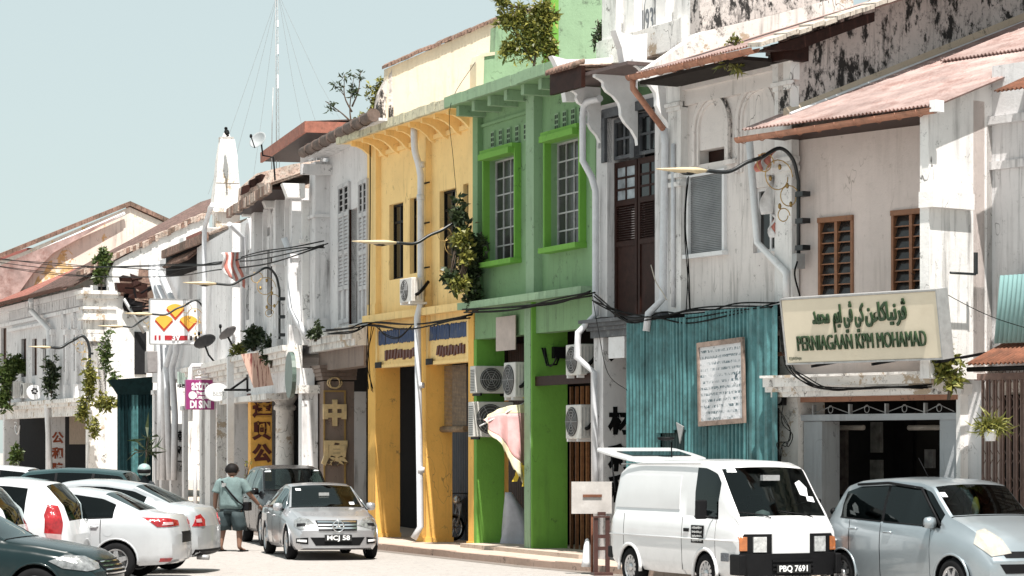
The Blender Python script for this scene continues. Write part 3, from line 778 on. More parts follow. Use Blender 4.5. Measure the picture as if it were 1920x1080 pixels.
text_part('1932', 'lettering', painted('arch_grey', (0, 0, 0)), t, 0.60, ((pa(1213) + pa(1236)) / 2, dP - 0.075, pz(42)), sx=0.55, bold=0.008, depth=0.004)
m = M(); m.box(pa(1158), pa(1320), dP - 0.45, dP, pz(118), pz(66)); m.build('parapet_base', WHITEW, t)
# ================================================================ B11 white house with blind arches
F11 = Fr(P1262, 27.7); w11 = F11.X(1482)
t = F11.thing('shop_house', 'weathered white shophouse with blind arches, capped pilasters and a brown gutter', 'building', 0, 0, 0, 'shophouses along the street')
zf = zz(F11, 1370, 585); ze = zz(F11, 1300, 158)
shell(t, w11, zf, ze, BEIGE, GREYW, depth=1.0)
M().box(0.05, w11 - .3, .75, .9, ze - .1, ze + .35).build('attic_wall', DARKW, t)
rec = (F11.X(1310), F11.X(1366), zz(F11, 1338, 304), zz(F11, 1338, 278))
w2_ = (F11.X(1412), F11.X(1462), zz(F11, 1437, 472), zz(F11, 1437, 350))
w1_ = (F11.X(1293), F11.X(1362), zz(F11, 1328, 474), zz(F11, 1328, 328))
W11 = plaster('plaster_warm_white', (0.74, 0.69, 0.665), 0.55, streak=0.7, dcol=(0.07, 0.055, 0.045))
M().wall(0, w11, zf, ze, 0.0, 0.25, [rec, w1_, w2_]).build('wall', W11, t)
# arches: raised rings with dark weathered edge
for cx_, cy_, half, bot in ((1337, 240, 34, 306), (1422, 222, 38, 318)):
    a0, a1 = F11.X(cx_ - half), F11.X(cx_ + half); c = (a0 + a1) / 2; rr_ = (a1 - a0) / 2; zc = zz(F11, cx_, cy_); zb = zz(F11, cx_, bot)
    def ring(r0, r1, y0, y1, mt, nm):
        m = M(); n = 16
        for i in range(n):
            A, B = R(180 * i / n), R(180 * (i + 1) / n)
            p = [(c + q * math.cos(w), zc + q * math.sin(w)) for q, w in ((r0, A), (r1, A), (r1, B), (r0, B))]
            m.prism(p, 'y', y0, y1)
        for s_ in (-1, 1): m.box(c + s_ * r0, c + s_ * r1, y0, y1, zb, zc)
        m.build(nm, mt, t)
    ring(rr_ - 0.09, rr_, -0.07, 0.002, W11, 'arch_moulding')
    ring(rr_ - 0.16, rr_ - 0.10, -0.035, 0.002, W11, 'arch_moulding')
    ring(rr_ + 0.002, rr_ + 0.035, -0.055, 0.002, STAIN, 'arch_edge')
    M().box(c + rr_ - 0.1, c + rr_ + 0.28, -0.10, 0.002, zb - 0.08, zb).build('impost', W11, t)
# brick-dark hole behind broken plaster
M().box(rec[0], rec[1], 0.2, 0.24, rec[2], rec[3]).build('broken_panel', DARKW, t)
# louvred metal shutter with white frame
m = M(); a0, a1, z0, z1 = w1_
m.box(a0 - 0.02, a0 + 0.05, -0.06, 0.1, z0, z1); m.box(a1 - 0.05, a1 + 0.02, -0.06, 0.1, z0, z1); m.box(a0 - 0.02, a1 + 0.02, -0.06, 0.1, z1, z1 + 0.06); m.box(a0 - 0.06, a1 + 0.06, -0.12, 0.1, z0 - 0.07, z0)
fo = m.build('window', WHP, t)
s = M(); n = 44
for k in range(n): z = z0 + (z1 - z0) * k / n; s.hexa([(a0 + 0.05, -0.01, z), (a1 - 0.05, -0.01, z), (a1 - 0.05, 0.03, z + 0.01), (a0 + 0.05, 0.03, z + 0.01), (a0 + 0.05, -0.01, z + 0.02), (a1 - 0.05, -0.01, z + 0.02), (a1 - 0.05, 0.03, z + 0.035), (a0 + 0.05, 0.03, z + 0.035)])
tag(s.build('louvre_slats', painted('aluminium', (0.30, 0.30, 0.31), 0.35, metal=0.6, var=0.3, scale=2), fo), kind='stuff')
M().box(a0 + 0.05, a1 - 0.05, 0.04, 0.05, z0, z1).build('pane', GREYM, fo)
window(F11, t, w2_[0], w2_[1], w2_[2], w2_[3], 0.08, 2, 1, WHP, GLASSD, 0.05, 0.05, 0.05)
# pilasters with capitals
for l, r, py in ((1266, 1290, 160), (1466, 1498, 118)):
    a0, a1 = F11.X(l), F11.X(r); zt = zz(F11, (l + r) / 2, py)
    m = M(); m.box(a0, a1, -0.14, 0.0, zf, zt - 0.4); mould(m, a0, a1, -0.14, zt - 0.45, 0.14, 2, 0.06); m.box(a0 - 0.02, a1 + 0.02, -0.17, 0.0, zt - 0.30, zt - 0.02); mould(m, a0 - 0.02, a1 + 0.02, -0.16, zt - 0.02, 0.30, 4, 0.14)
    for q in (1.6, 1.75): m.box(a0 - 0.03, a1 + 0.03, -0.19, 0, zt - q, zt - q + 0.08)
    m.build('pilaster', WHITE, t)
m = M(); m.box(F11.X(1290), F11.X(1466), -0.08, 0.0, ze - 0.35, ze - 0.10); m.box(F11.X(1290), F11.X(1466), -0.14, 0.0, ze - 0.10, ze); m.build('frieze', W11, t)
# roof: dark soffit, tin sheet, tiled verge on the near side
eD = -0.95
A_ = F11.pt(1195, 142, eD); B_ = F11.pt(1420, 92, eD)
ez = (A_[2] + B_[2]) / 2; aL, aR = A_[0], B_[0]
m = M(); m.sheet(aL, aR + 0.05, (eD - 0.03, ez + 0.06), (6, ez + 0.06 + 7 * 0.33), 0.085, 0.018, 0.01); m.build('roof', TINR, t)
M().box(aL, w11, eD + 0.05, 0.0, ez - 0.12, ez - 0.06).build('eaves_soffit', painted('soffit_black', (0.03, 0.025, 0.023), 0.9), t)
M().box(aL, w11, -0.05, 0.1, ze, ez - 0.06).build('wall_plate', DARKW, t)
def gutter(t, a0, a1, y, z0, z1, r=0.085, mat=CLAY, brk=9, nm='gutter'):
    m = M(); n = 9; ang = [R(180 + 180 * k / (n - 1)) for k in range(n)]
    vs = []
    for a, z in ((a0, z0), (a1, z1)):
        for q in (r, r - 0.014):
            for w in ang: vs.append((a, y + q * math.cos(w), z + q * math.sin(w)))
    fs = []
    for k in range(n - 1):
        fs.append((k, k + 1, 2 * n + k + 1, 2 * n + k)); fs.append((n + k + 1, n + k, 3 * n + k, 3 * n + k + 1))
    for b in (0, 2 * n): fs.append(tuple([b + k for k in range(n)] + [b + n + k for k in range(n - 1, -1, -1)]))
    fs.append((0, n, 3 * n, 2 * n)); fs.append((n - 1, 3 * n - 1, 4 * n - 1, 2 * n - 1)); m.add(vs, fs, True)
    o = m.build(nm, mat, t)
    for k in range(brk):
        q = (k + 0.3) / brk; a = a0 + (a1 - a0) * q; z = z0 + (z1 - z0) * q
        M().tube([(a, y + (r + .012) * math.cos(w), z + (r + .012) * math.sin(w)) for w in ang], 0.007, 4).build('gutter_bracket', mat, t)
    return o
gutter(t, aL - 0.1, aR + 0.1, eD - 0.10, A_[2], B_[2])
pm = M(); pm.tube([(aL + 0.02, eD - 0.1, A_[2] - 0.08), (aL + 0.02, eD - 0.1, A_[2] - 0.22), (0.12, -0.25, A_[2] - 0.85)], 0.055, 8); pm.build('downpipe', CLAY, t)
pm = M(); pm.tube([(0.12, -0.25, A_[2] - 0.82), (0.1, -0.22, A_[2] - 1.1), (0.02, -0.22, zf + 0.3), (-0.12, -0.42, zf + 0.05), (-0.14, -0.45, zf - 0.25)], 0.065, 10); pm.build('downpipe', PVC, t)
pm = M(); pm.tube([(0.30, -0.18, A_[2] - 1.1), (0.30, -0.18, zf + 0.15)], 0.035, 8); pm.build('downpipe', PVC, t)
pm = M(); q = [F11.pt(1405, 262, -0.4), F11.pt(1420, 455, -0.2), F11.pt(1474, 512, -0.2), F11.pt(1474, 560, -0.2)]; pm.tube(q, 0.06, 10); pm.build('downpipe', WHP, t)
M().box(aR - .15, w11 - .05, -.35, .12, ez - .12, ez + .16).build('eaves_fill', DARKW, t)
# near verge: tile course rising inwards, and the white roof ridge wall
m = M(); v0 = F11.side(1418, 78, aR + 0.2); 
n = 26
for i in range(n):
    y0 = v0[1] + 0.24 * i; z0 = v0[2] + 0.24 * i * 0.36; j = rnd.uniform(-0.02, 0.02)
    M().hexa([(aR - 0.05, y0, z0 - 0.06 + j), (aR + 0.35, y0, z0 - 0.10 + j), (aR + 0.35, y0 + 0.22, z0 - 0.02 + j), (aR - 0.05, y0 + 0.22, z0 + 0.02 + j), (aR - 0.05, y0, z0 + 0.01 + j), (aR + 0.35, y0, z0 - 0.03 + j), (aR + 0.35, y0 + 0.22, z0 + 0.05 + j), (aR - 0.05, y0 + 0.22, z0 + 0.08 + j)]).build('verge_tile', CONCD, t)
m = M(); sidepoly(m, F11, aR + 0.1, [(1425, 95), (1640, 22), (1640, 40), (1500, 92)], 0.3); m.build('verge_board', DARKW, t)
m = M(); sidepoly(m, F11, aL + 0.3, [(1215, 128), (1312, 62), (1420, 22), (1600, -40), (1600, 20), (1330, 100)], 0.25); m.build('ridge_wall', WHITEW, t)
m = M(); sidepoly(m, F11, aL + 1.6, [(1312, 60), (1312, -60), (1700, -160), (1700, -40), (1480, 20)], 0.3); m.build('upper_wall', STAIN, t)
m = M(); sidepoly(m, F11, 0.0, [(1312, 120), (1312, -60), (1318, -60), (1318, 120)], 0.6); m.build('wall_edge', WHITE, t)
m = M(); m.box(0.0, w11, -0.2, 0.1, zf - 0.12, zf + 0.02); m.build('ledge', DARK, t)
for l, r in ((1262, 1275), (1462, 1482)):
    M().box(F11.X(l), F11.X(r), 0, 0.5, 0.12, zf - 0.12).build('pier', WHITEW, t)

# ================================================================ teal hoarding before B10 and B11
hd = -0.42
hA, hB = F10.X(1176, hd), F11.X(1456, hd)
th = F10.thing('hoarding', 'teal corrugated metal hoarding torn along its lower edge', 'hoarding', hA, hd, 0)
LH = (Vector(F11.W(hB, hd)) - Vector(F10.W(hA, hd))); LHn = LH.length
th.rotation_euler[2] = math.atan2(LH.y, LH.x)
FH = Fr(F10.W(hA, hd)[:2], 0); FH.d = Vector((LH.x, LH.y)).normalized(); FH.i = Vector((-FH.d.y, FH.d.x)); 
cuts = [1176, 1205, 1233, 1262, 1285, 1322, 1362, 1402, 1456]
tops = [606, 602, 599, 597, 590, 583, 580, 577]
bots = [1100, 1100, 812, 806, 1100, 1100, 1100, 1100]
for i in range(8):
    a0, a1 = FH.X(cuts[i]), FH.X(cuts[i + 1]); zt = zz(FH, cuts[i], tops[i]); zb = max(0.22, zz(FH, cuts[i], bots[i]))
    dy = rnd.uniform(-0.02, 0.02)
    m = M(); m.sheet(a0, a1 + 0.05, (dy, zb), (dy + rnd.uniform(-.02, .02), zt), 0.11 if i < 7 else 0.2, 0.024, 0.004, kind='trap'); m.build('metal_sheet', TEAL, th)
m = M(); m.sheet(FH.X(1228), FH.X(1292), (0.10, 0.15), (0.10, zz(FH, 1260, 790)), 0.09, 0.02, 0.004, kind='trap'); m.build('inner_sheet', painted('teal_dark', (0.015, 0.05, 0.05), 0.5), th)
m = M(); m.prism([(FH.X(1276), zz(FH, 1276, 792)), (FH.X(1290), zz(FH, 1290, 800)), (FH.X(1283), zz(FH, 1283, 832))], 'y', -0.09, -0.07); m.build('bent_flap', GREYM, th)
for z in (1.3, 3.6): M().box(0.02, LHn - 0.02, 0.12, 0.17, z, z + 0.06).build('rail', RUST, th)
# notice board
nb = [(1312, 634), (1398, 641), (1397, 800), (1306, 793)]
pts_ = [FH.pt(x, y, -0.07) for x, y in nb]
ax0, ax1 = pts_[0][0], pts_[1][0]; zt_ = (pts_[0][2] + pts_[1][2]) / 2; zb_ = (pts_[2][2] + pts_[3][2]) / 2
c_ = ((ax0 + ax1) / 2, -0.06, (zt_ + zb_) / 2)
tb = thing('notice_board', 'faded notice board with timber frame fixed on the teal hoarding', 'notice board', FH.W(c_[0], -0.07, c_[2]), th.rotation_euler[2])
tb.rotation_euler = (0, R(-2.0), th.rotation_euler[2])
W_, H_ = (ax1 - ax0) / 2, (zt_ - zb_) / 2
PF = painted('old_timber', (0.30, 0.22, 0.18), 0.8, var=0.35, scale=10, dirt=0.5)
for nm, b in (('frame_rail', (-W_, W_, H_ - 0.08, H_)), ('frame_rail', (-W_, W_, -H_, -H_ + 0.08)), ('frame_post', (-W_, -W_ + 0.05, -H_ + 0.08, H_ - 0.08)), ('frame_post', (W_ - 0.05, W_, -H_ + 0.08, H_ - 0.08))):
    M().box(b[0], b[1], -0.05, 0.0, b[2], b[3]).build(nm, PF, tb)
pmn, nt, b_ = newmat('faded_print')
v = objvec(nt); vb = objvec(nt, (26, 1, 12))
tx = noise(nt, vb, 1.0, 3, 0.6); bl_ = noise(nt, v, 2.2, 5, 0.7)
sx_ = N(nt, 'ShaderNodeSeparateXYZ'); nt.links.new(v, sx_.inputs[0]); rw = ramp(nt, mth(nt, 'SINE', mth(nt, 'MULTIPLY', sx_.outputs[2], 62.0)), .0, .4)
fac = mth(nt, 'MULTIPLY', mth(nt, 'MULTIPLY', ramp(nt, tx, 0.47, 0.5), rw), ramp(nt, bl_, 0.40, 0.55))
c = mix(nt, fac, (0.66, 0.66, 0.68), (0.10, 0.15, 0.17))
c = mix(nt, mth(nt, 'MULTIPLY', ramp(nt, noise(nt, v, 3.5, 8, 0.75), 0.60, 0.64), 1.0), c, (0.04, 0.07, 0.09))
nt.links.new(c, b_.inputs['Base Color']); b_.inputs['Roughness'].default_value = 0.6; bump(nt, b_, noise(nt, v, 12, 6, 0.7), 0.8, 0.03)
M().box(-W_ + 0.05, W_ - 0.05, -0.02, 0.0, -H_ + 0.08, H_ - 0.08).build('panel', pmn, tb)

# ================================================================ KPM shop
FK = Fr(P1480, 39.0); wK = FK.X(1742)
t = FK.thing('shop_house', 'pinkish shophouse with two louvred windows above a cream shop sign', 'building', 0, 0, 0, 'shophouses along the street')
zf = zz(FK, 1600, 705); eD = -0.95
E0, E1 = FK.pt(1395, 262, eD), FK.pt(1768, 200, eD)
ze = (E0[2] + E1[2]) / 2
wK = E1[0] - .25
KW = plaster('plaster_pinkish_grey', (0.68, 0.59, 0.555), 0.40, dcol=(0.25, 0.20, 0.17), streak=0.35, patch=0.0)
shell(t, wK, zf, ze - 0.1, KW, WHITE)
wk = []
for l, r, tp, bt_ in ((1536, 1601, 406, 553), (1673, 1745, 392, 548)):
    c = (l + r) / 2; wk.append((FK.X(l), FK.X(r), zz(FK, c, bt_), zz(FK, c, tp)))
m = M().wall(0, wK, zf, ze + 0.25, 0.0, 0.25, wk); m.build('wall', KW, t)
ORN = painted('orange_wood', (0.27, 0.12, 0.06), 0.55, var=0.25, scale=10, dirt=0.25)
LV = painted('louvre_glass', (0.03, 0.027, 0.026), 0.15, var=0.6, scale=5, bmp=0)
for a0, a1, z0, z1 in wk:
    m = M(); fw = 0.05
    m.box(a0, a0 + fw, -0.03, 0.12, z0, z1 - 0.08); m.box(a1 - fw, a1, -0.03, 0.12, z0, z1 - 0.08); m.box(a0, a1, -0.05, 0.12, z1 - 0.08, z1); mid = (a0 + a1) / 2
    m.box(mid - 0.03, mid + 0.03, -0.02, 0.12, z0, z1 - 0.08)
    f = m.build('window', ORN, t)
    n = 7
    for h0, h1 in ((a0 + fw, mid - 0.03), (mid + 0.03, a1 - fw)):
        for k in range(n):
            z = z0 + (z1 - 0.08 - z0) * k / n; hh = (z1 - 0.08 - z0) / n
            M().hexa([(h0, 0.01, z), (h1, 0.01, z), (h1, 0.02, z), (h0, 0.02, z), (h0, 0.07, z + hh), (h1, 0.07, z + hh), (h1, 0.08, z + hh), (h0, 0.08, z + hh)]).build('louvre_pane', LV, f)
            M().box(h0, h1, -0.005, 0.03, z - 0.008, z + 0.010).build('louvre_clip', ORN, f)
M().box(0.2, wK - 0.2, 0.27, 0.33, zf, ze).build('added_dark_panel', DARK, t)  # black panel close behind the windows, added to darken the room
# roof
vR = E1[0]
q0_, q1_ = FK.side(1500, 203, .3), FK.side(1900, 50, .3); rise = (q1_[2] - q0_[2]) / (q1_[1] - q0_[1]); 
rise = (q1_[2] - ze - .1) / (q1_[1] + .95)
m = M(); m.sheet(E0[0], vR, (eD - 0.05, ze + 0.10), (6.5, ze + 0.10 + 7.5 * rise), 0.078, 0.017, 0.01); m.build('roof', TINR, t)
m = M(); m.sheet(E0[0] + 1.2, vR - 0.001, (2.3, ze + 0.16 + 3.3 * rise), (6.5, ze + 0.16 + 7.5 * rise), 0.078, 0.017, 0.02); m.build('roof_overlap', TINR, t)
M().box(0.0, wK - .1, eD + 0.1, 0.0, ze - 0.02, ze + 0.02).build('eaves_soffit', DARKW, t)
gutter(t, E0[0] - 0.02, vR - 0.05, eD - 0.12, E0[2] + 0.02, E1[2] - 0.02, 0.085, CLAY, 10)
M().box(vR - 0.08, vR + 0.04, eD - 0.2, eD - 0.02, ze - 0.03, ze + 0.14).build('gutter_end', WHP, t)
# stained party wall above the roof, mortar fillet along the roof
m = M(); sidepoly(m, FK, 0.2, [(1484, 222), (1484, 60), (1640, 10), (1760, -120), (2300, -300), (2300, -100), (1920, 48)], 0.3); m.build('gable_wall', STAIN, t)
m = M(); v0, v1 = FK.side(1478, 212, 0.3), FK.side(1960, 25, 0.3)
m.hexa([(0.19, v0[1], v0[2] - 0.2), (0.33, v0[1], v0[2] - 0.2), (0.33, v1[1], v1[2] - 0.2), (0.19, v1[1], v1[2] - 0.2), (0.19, v0[1], v0[2] + 0.08), (0.25, v0[1], v0[2] + 0.02), (0.25, v1[1], v1[2] + 0.04), (0.19, v1[1], v1[2] + 0.16)]); m.build('mortar_fillet', plaster('mortar', (0.62, 0.50, 0.38), 0.6, streak=0.1), t)
M().tube([(0.34, v0[1], v0[2] - 0.02), (0.34, v1[1], v1[2] + 0.0)], 0.03, 6).build('flashing', WHP, t)
# the fin wall at the near end, facing along the street
fd1 = FK.D(1860, wK)
fdo = FK.D(1742, wK)
rs_ = lambda y: ze + .06 + (y - eD) * rise
m = M().prism([(fdo, zf - .1), (fd1 + .4, zf - .1), (fd1 + .4, rs_(fd1 + .4)), (fdo, rs_(fdo))], 'x', wK - .18, wK); fin = m.build('end_wall', WHITE, t)
st = FK.side(1800, 370, wK)[2]
for y0, y1, z0, z1, o in ((fdo - 0.05, FK.D(1815, wK), FK.side(1780, 392, wK)[2], FK.side(1780, 362, wK)[2], 0.13),):
    M().box(wK - 0.16, wK + o, y0, y1, z0, z1).build('ledge_moulding', WHITE, t)
# floor ledge, cornice under the sign, brown beam
z7 = zz(FK, 1600, 700)
m = M(); w_ = wK - .3; m.box(-0.02, w_, -0.60, 0.1, z7 - 0.20, z7 - 0.06); m.box(-0.05, w_, -0.52, 0.1, z7 - 0.28, z7 - 0.20); m.box(0, w_, -0.44, 0.1, z7 - 0.36, z7 - 0.28); m.box(-0.03, w_, -0.66, 0.1, z7 - 0.06, z7 - 0.02); m.build('cornice', WHITEW, t)
zb_ = zz(FK, 1640, 742)
PB = plaster('beam_orange_brown', (0.34, 0.17, 0.11), 0.5, streak=0.3)
M().box(FK.X(1500), FK.X(1800), -0.08, 0.25, zz(FK, 1640, 752), zz(FK, 1640, 728)).build('beam', PB, t)
ztr, zbr = zz(FK, 1640, 757), zz(FK, 1640, 776)
tw = [FK.X(1524), FK.X(1592), FK.X(1660), FK.X(1733), FK.X(1790)]
for i in range(4):
    a0, a1 = tw[i] + 0.02, tw[i + 1] - 0.01
    m = M(); m.box(a0 - 0.02, a0 + 0.01, -0.02, 0.05, zbr, ztr)
    c = (a0 + a1) / 2; zc = (zbr + ztr) / 2; hh = (ztr - zbr) / 2
    m.tube([(a0, 0.0, zbr + 0.02), (c, 0.0, zc + hh * 0.6)], 0.008, 4); m.tube([(a1, 0.0, zbr + 0.02), (c, 0.0, zc + hh * 0.6)], 0.008, 4)
    m.tube([(c + 0.05 * math.cos(w * math.pi / 5), -0.01, zc + 0.06 * math.sin(w * math.pi / 5)) for w in range(11)], 0.008, 4)
    m.build('transom_grille', GREYM, t)
GP = plaster('granite_grey', (0.40, 0.42, 0.44), 0.35, streak=0.5)
m = M(); m.box(FK.X(1505), FK.X(1800), -0.04, 0.25, zz(FK, 1640, 788), zz(FK, 1640, 776)); m.build('lintel', GP, t)
m = M(); m.box(FK.X(1507), FK.X(1541), 0.0, 0.4, 0.12, zz(FK, 1540, 790)); m.build('door_post', GP, t)
m = M(); m.box(FK.X(1762), FK.X(1796), 0.0, 0.4, 0.12, zz(FK, 1770, 786)); m.build('door_post', GP, t)
for a0, a1 in ((FK.X(1470), FK.X(1505)),):
    m = M(); m.box(a0, a1, -0.1, 0.5, 0.12, zz(FK, 1490, 740)); mould(m, a0, a1, -0.1, zz(FK, 1490, 765), 0.25, 3, 0.08); m.build('pier', WHITEW, t)
aP = FK.X(1805); dP_ = FK.D(1845, aP)
m = M(); m.box(FK.X(1797), aP, -0.05, dP_ + 0.4, 0.12, zz(FK, 1800, 705)); m.box(FK.X(1797) - 0.05, aP + 0.08, -0.12, dP_ + 0.4, zz(FK, 1800, 740), zz(FK, 1800, 720)); m.build('pier', WHITE, t)
# dim shop interior
SI = painted('shop_back', (0.018, 0.016, 0.015), 0.8, var=0.4, scale=2)
M().box(FK.X(1541), FK.X(1762) + 0.6, 2.2, 2.3, 0.12, zf - 0.3).build('shop_back_wall', SI, t)
for px, py, w_, h_, cl in ((1645, 820, 0.22, 0.5, (0.18, 0.18, 0.17)), (1575, 865, 0.35, 1.1, (0.14, 0.12, 0.11)), (1645, 885, 0.24, 0.4, (0.13, 0.05, 0.04)), (1745, 860, 0.18, 0.3, (0.16, 0.16, 0.16))):
    a, d_, z = FK.pt(px, py, 1.9); M().box(a - w_ / 2, a + w_ / 2, 1.85, 1.92, z - h_ / 2, z + h_ / 2).build('wall_picture', painted('pic%d' % px, cl, 0.8, var=0.6, scale=6), t)
for px in (1590, 1735):
    a, d_, z = FK.pt(px, 802, 1.0); M().tube([(a - 0.35, 1.0, z), (a + 0.35, 1.0, z)], 0.04, 8).build('tube_lamp', painted('tube_white', (0.5, 0.46, 0.42), 0.4), t)
# sign board
cr = [(1460, 566), (1752, 541), (1770, 667), (1481, 686)]
sD = -1.28
A = FK.pt(1460, 566, sD - 0.16); B = FK.pt(1752, 541, sD - 0.16); C_ = FK.pt(1770, 667, sD); D_ = FK.pt(1481, 686, sD)
za, zb2 = (A[2] + B[2]) / 2, (C_[2] + D_[2]) / 2
a0, a1 = (A[0] + D_[0]) / 2, (B[0] + C_[0]) / 2
ctr = ((a0 + a1) / 2, sD - 0.08, (za + zb2) / 2)
ts = FK.thing('shop_sign', 'wide cream shop sign with dark green capitals and Jawi script', 'sign', *ctr)
tilt = math.atan2(0.14, za - zb2)
roll = math.atan2((B[2] + C_[2]) / 2 - (A[2] + D_[2]) / 2, a1 - a0)
ts.rotation_euler = (tilt, 0, FK.rz)
sw, sh_ = (a1 - a0) / 2, (za - zb2) / 2
SG = painted('sign_cream', (0.66, 0.58, 0.45), 0.35, var=0.08, scale=1.5, dirt=0.1, dcol=(0.4, 0.3, 0.2))
GT = painted('sign_green', (0.02, 0.05, 0.018), 0.4)
M().box(-sw, sw, 0, 0.22, -sh_, sh_).build('sign_box', SG, ts, bevel=0.01)
m = M()
for b in ((-sw - 0.02, sw + 0.02, sh_, sh_ + 0.025), (-sw - 0.02, sw + 0.02, -sh_ - 0.025, -sh_), (-sw - 0.02, -sw, -sh_, sh_), (sw, sw + 0.02, -sh_, sh_)): m.box(b[0], b[1], -0.015, 0.23, b[2], b[3])
m.build('frame', GREYM, ts)
def fit(o, wd):
    xs = [v.co.x for v in o.data.vertices]; o.scale = (wd / (max(xs) - min(xs)), 1, 1)
o = text_part('PERNIAGAAN KPM MOHAMAD', 'lettering', GT, ts, 0.33, (0.0, -0.012, -sh_ * 0.42), bold=0.0, depth=0.02); fit(o, sw * 1.66)
ws_ = [('\uFEE5\uFE80\uFE8E\uFB90\uFE8E\uFEF4\uFEE7\uFEAE\uFB6C', 0.36, 0.52), ('\uFEE2\uFEF3\uFE8D \uFEF2\uFB6C \uFEF2\uFB90', -0.12, 0.40), ('\uFEAA\uFEE4\uFEA4\uFEE3', -0.48, 0.22)]
for s_, x_, wd in ws_:
    o = text_part(s_, 'jawi_lettering', GT, ts, 0.37, (x_ * sw, -0.012, sh_ * 0.44), bold=0.009, depth=0.02); fit(o, wd * sw)
strokes(-sw * .97, -sw * .80, -.001, -sh_ * .93, -sh_ * .80, 10, 'small_print', GT, ts, w=.6, jag=.3, depth=.004)
for x in (-sw * 0.8, 0, sw * 0.8): M().box(x - 0.02, x + 0.02, 0.2, 1.3, -sh_ - 0.10, -sh_ - 0.06).build('support', BLACK, ts)

# ================================================================ house at the right edge (set back behind the fin)
FR = Fr(FK.W(wK, fd1)[:2], 39.0)
t = FR.thing('shop_house', 'shophouse cut by the right picture edge with teal sheet and brown folding grille', 'building', 0, 0, 0, 'shophouses along the street')
wR = 4.2
zfr = FR.Z(690, 0.5); zer = FR.Z(170, 0.3)
M().wall(0, wR, zfr, zer + .4, 0.0, 0.25).build('wall', GREYW, t)
M().box(0, wR, 2.6, 2.8, 0.12, zfr).build('shop_wall', DARK, t)
M().box(0, wR, 0.25, 2.6, zfr - 0.2, zfr).build('walkway_ceiling', GREYW, t)
for q, z in ((0.1, FR.Z(215, 0.4)), (0.06, FR.Z(300, 0.4))):
    M().box(0, wR, -q, 0.0, z - 0.12, z).build('cornice', GREYW, t)
m = M(); m.sheet(FR.X(1868, -0.3), wR, (-0.35, FR.Z(645, 0.2, -0.3)), (-0.22, FR.Z(517, 0.2, -0.3)), 0.085, 0.018, 0.005); m.build('metal_sheet', painted('pale_teal_sheet', (0.30, 0.50, 0.50), 0.5, var=0.2, scale=2), t)
ra = FR.Z(683, 0.2, -0.9)
m = M(); m.sheet(FR.X(1815, -0.9), wR, (-0.95, ra), (-0.02, FR.Z(640, 0.2)), 0.08, 0.018, 0.01); m.build('awning', RUST, t)
M().tube([(FR.X(1815, -0.9), -0.9, ra - 0.08), (wR, -0.9, ra - 0.08)], 0.04, 6).build('awning_rail', BLACK, t)
m = M(); m.sheet(FR.X(1868, -0.7), wR, (-0.75, FR.Z(178, .2, -.7)), (0.3, FR.Z(178, .2, -.7) + 0.4), 0.08, 0.018, 0.01); m.build('upper_awning', RUST, t)
GB = painted('grille_brown', (0.20, 0.13, 0.11), 0.6, var=0.3, dirt=0.4)
ztg = zz(FR, 1880, 712, -0.3)
for i in range(34):
    a = FR.X(1842, -0.3) + 0.066 * i
    if a > wR: break
    M().box(a - 0.012, a + 0.012, -0.31 + (0.02 if i % 2 else 0), -0.28 + (0.02 if i % 2 else 0), 0.12, ztg).build('grille_bar', GB, t)
m = M()
for j in range(8):
    for i in range(16):
        a = FR.X(1842, -0.3) + 0.132 * i; z = 0.3 + j * 0.4
        m.tube([(a, -0.27, z), (a + 0.132, -0.27, z + 0.2)], 0.007, 4, cap=False); m.tube([(a, -0.27, z + 0.2), (a + 0.132, -0.27, z)], 0.007, 4, cap=False)
tag(m.build('grille_lattice', GB, t), kind='stuff')
M().box(FR.X(1830, -.3), wR, -0.34, -0.26, ztg, ztg + 0.1).build('grille_track', GB, t)
M().box(FR.X(1812, -.3) + 0.02, FR.X(1840, -.3), -0.3, 0.2, 0.12, zfr - 0.1).build('pier', GREYW, t)
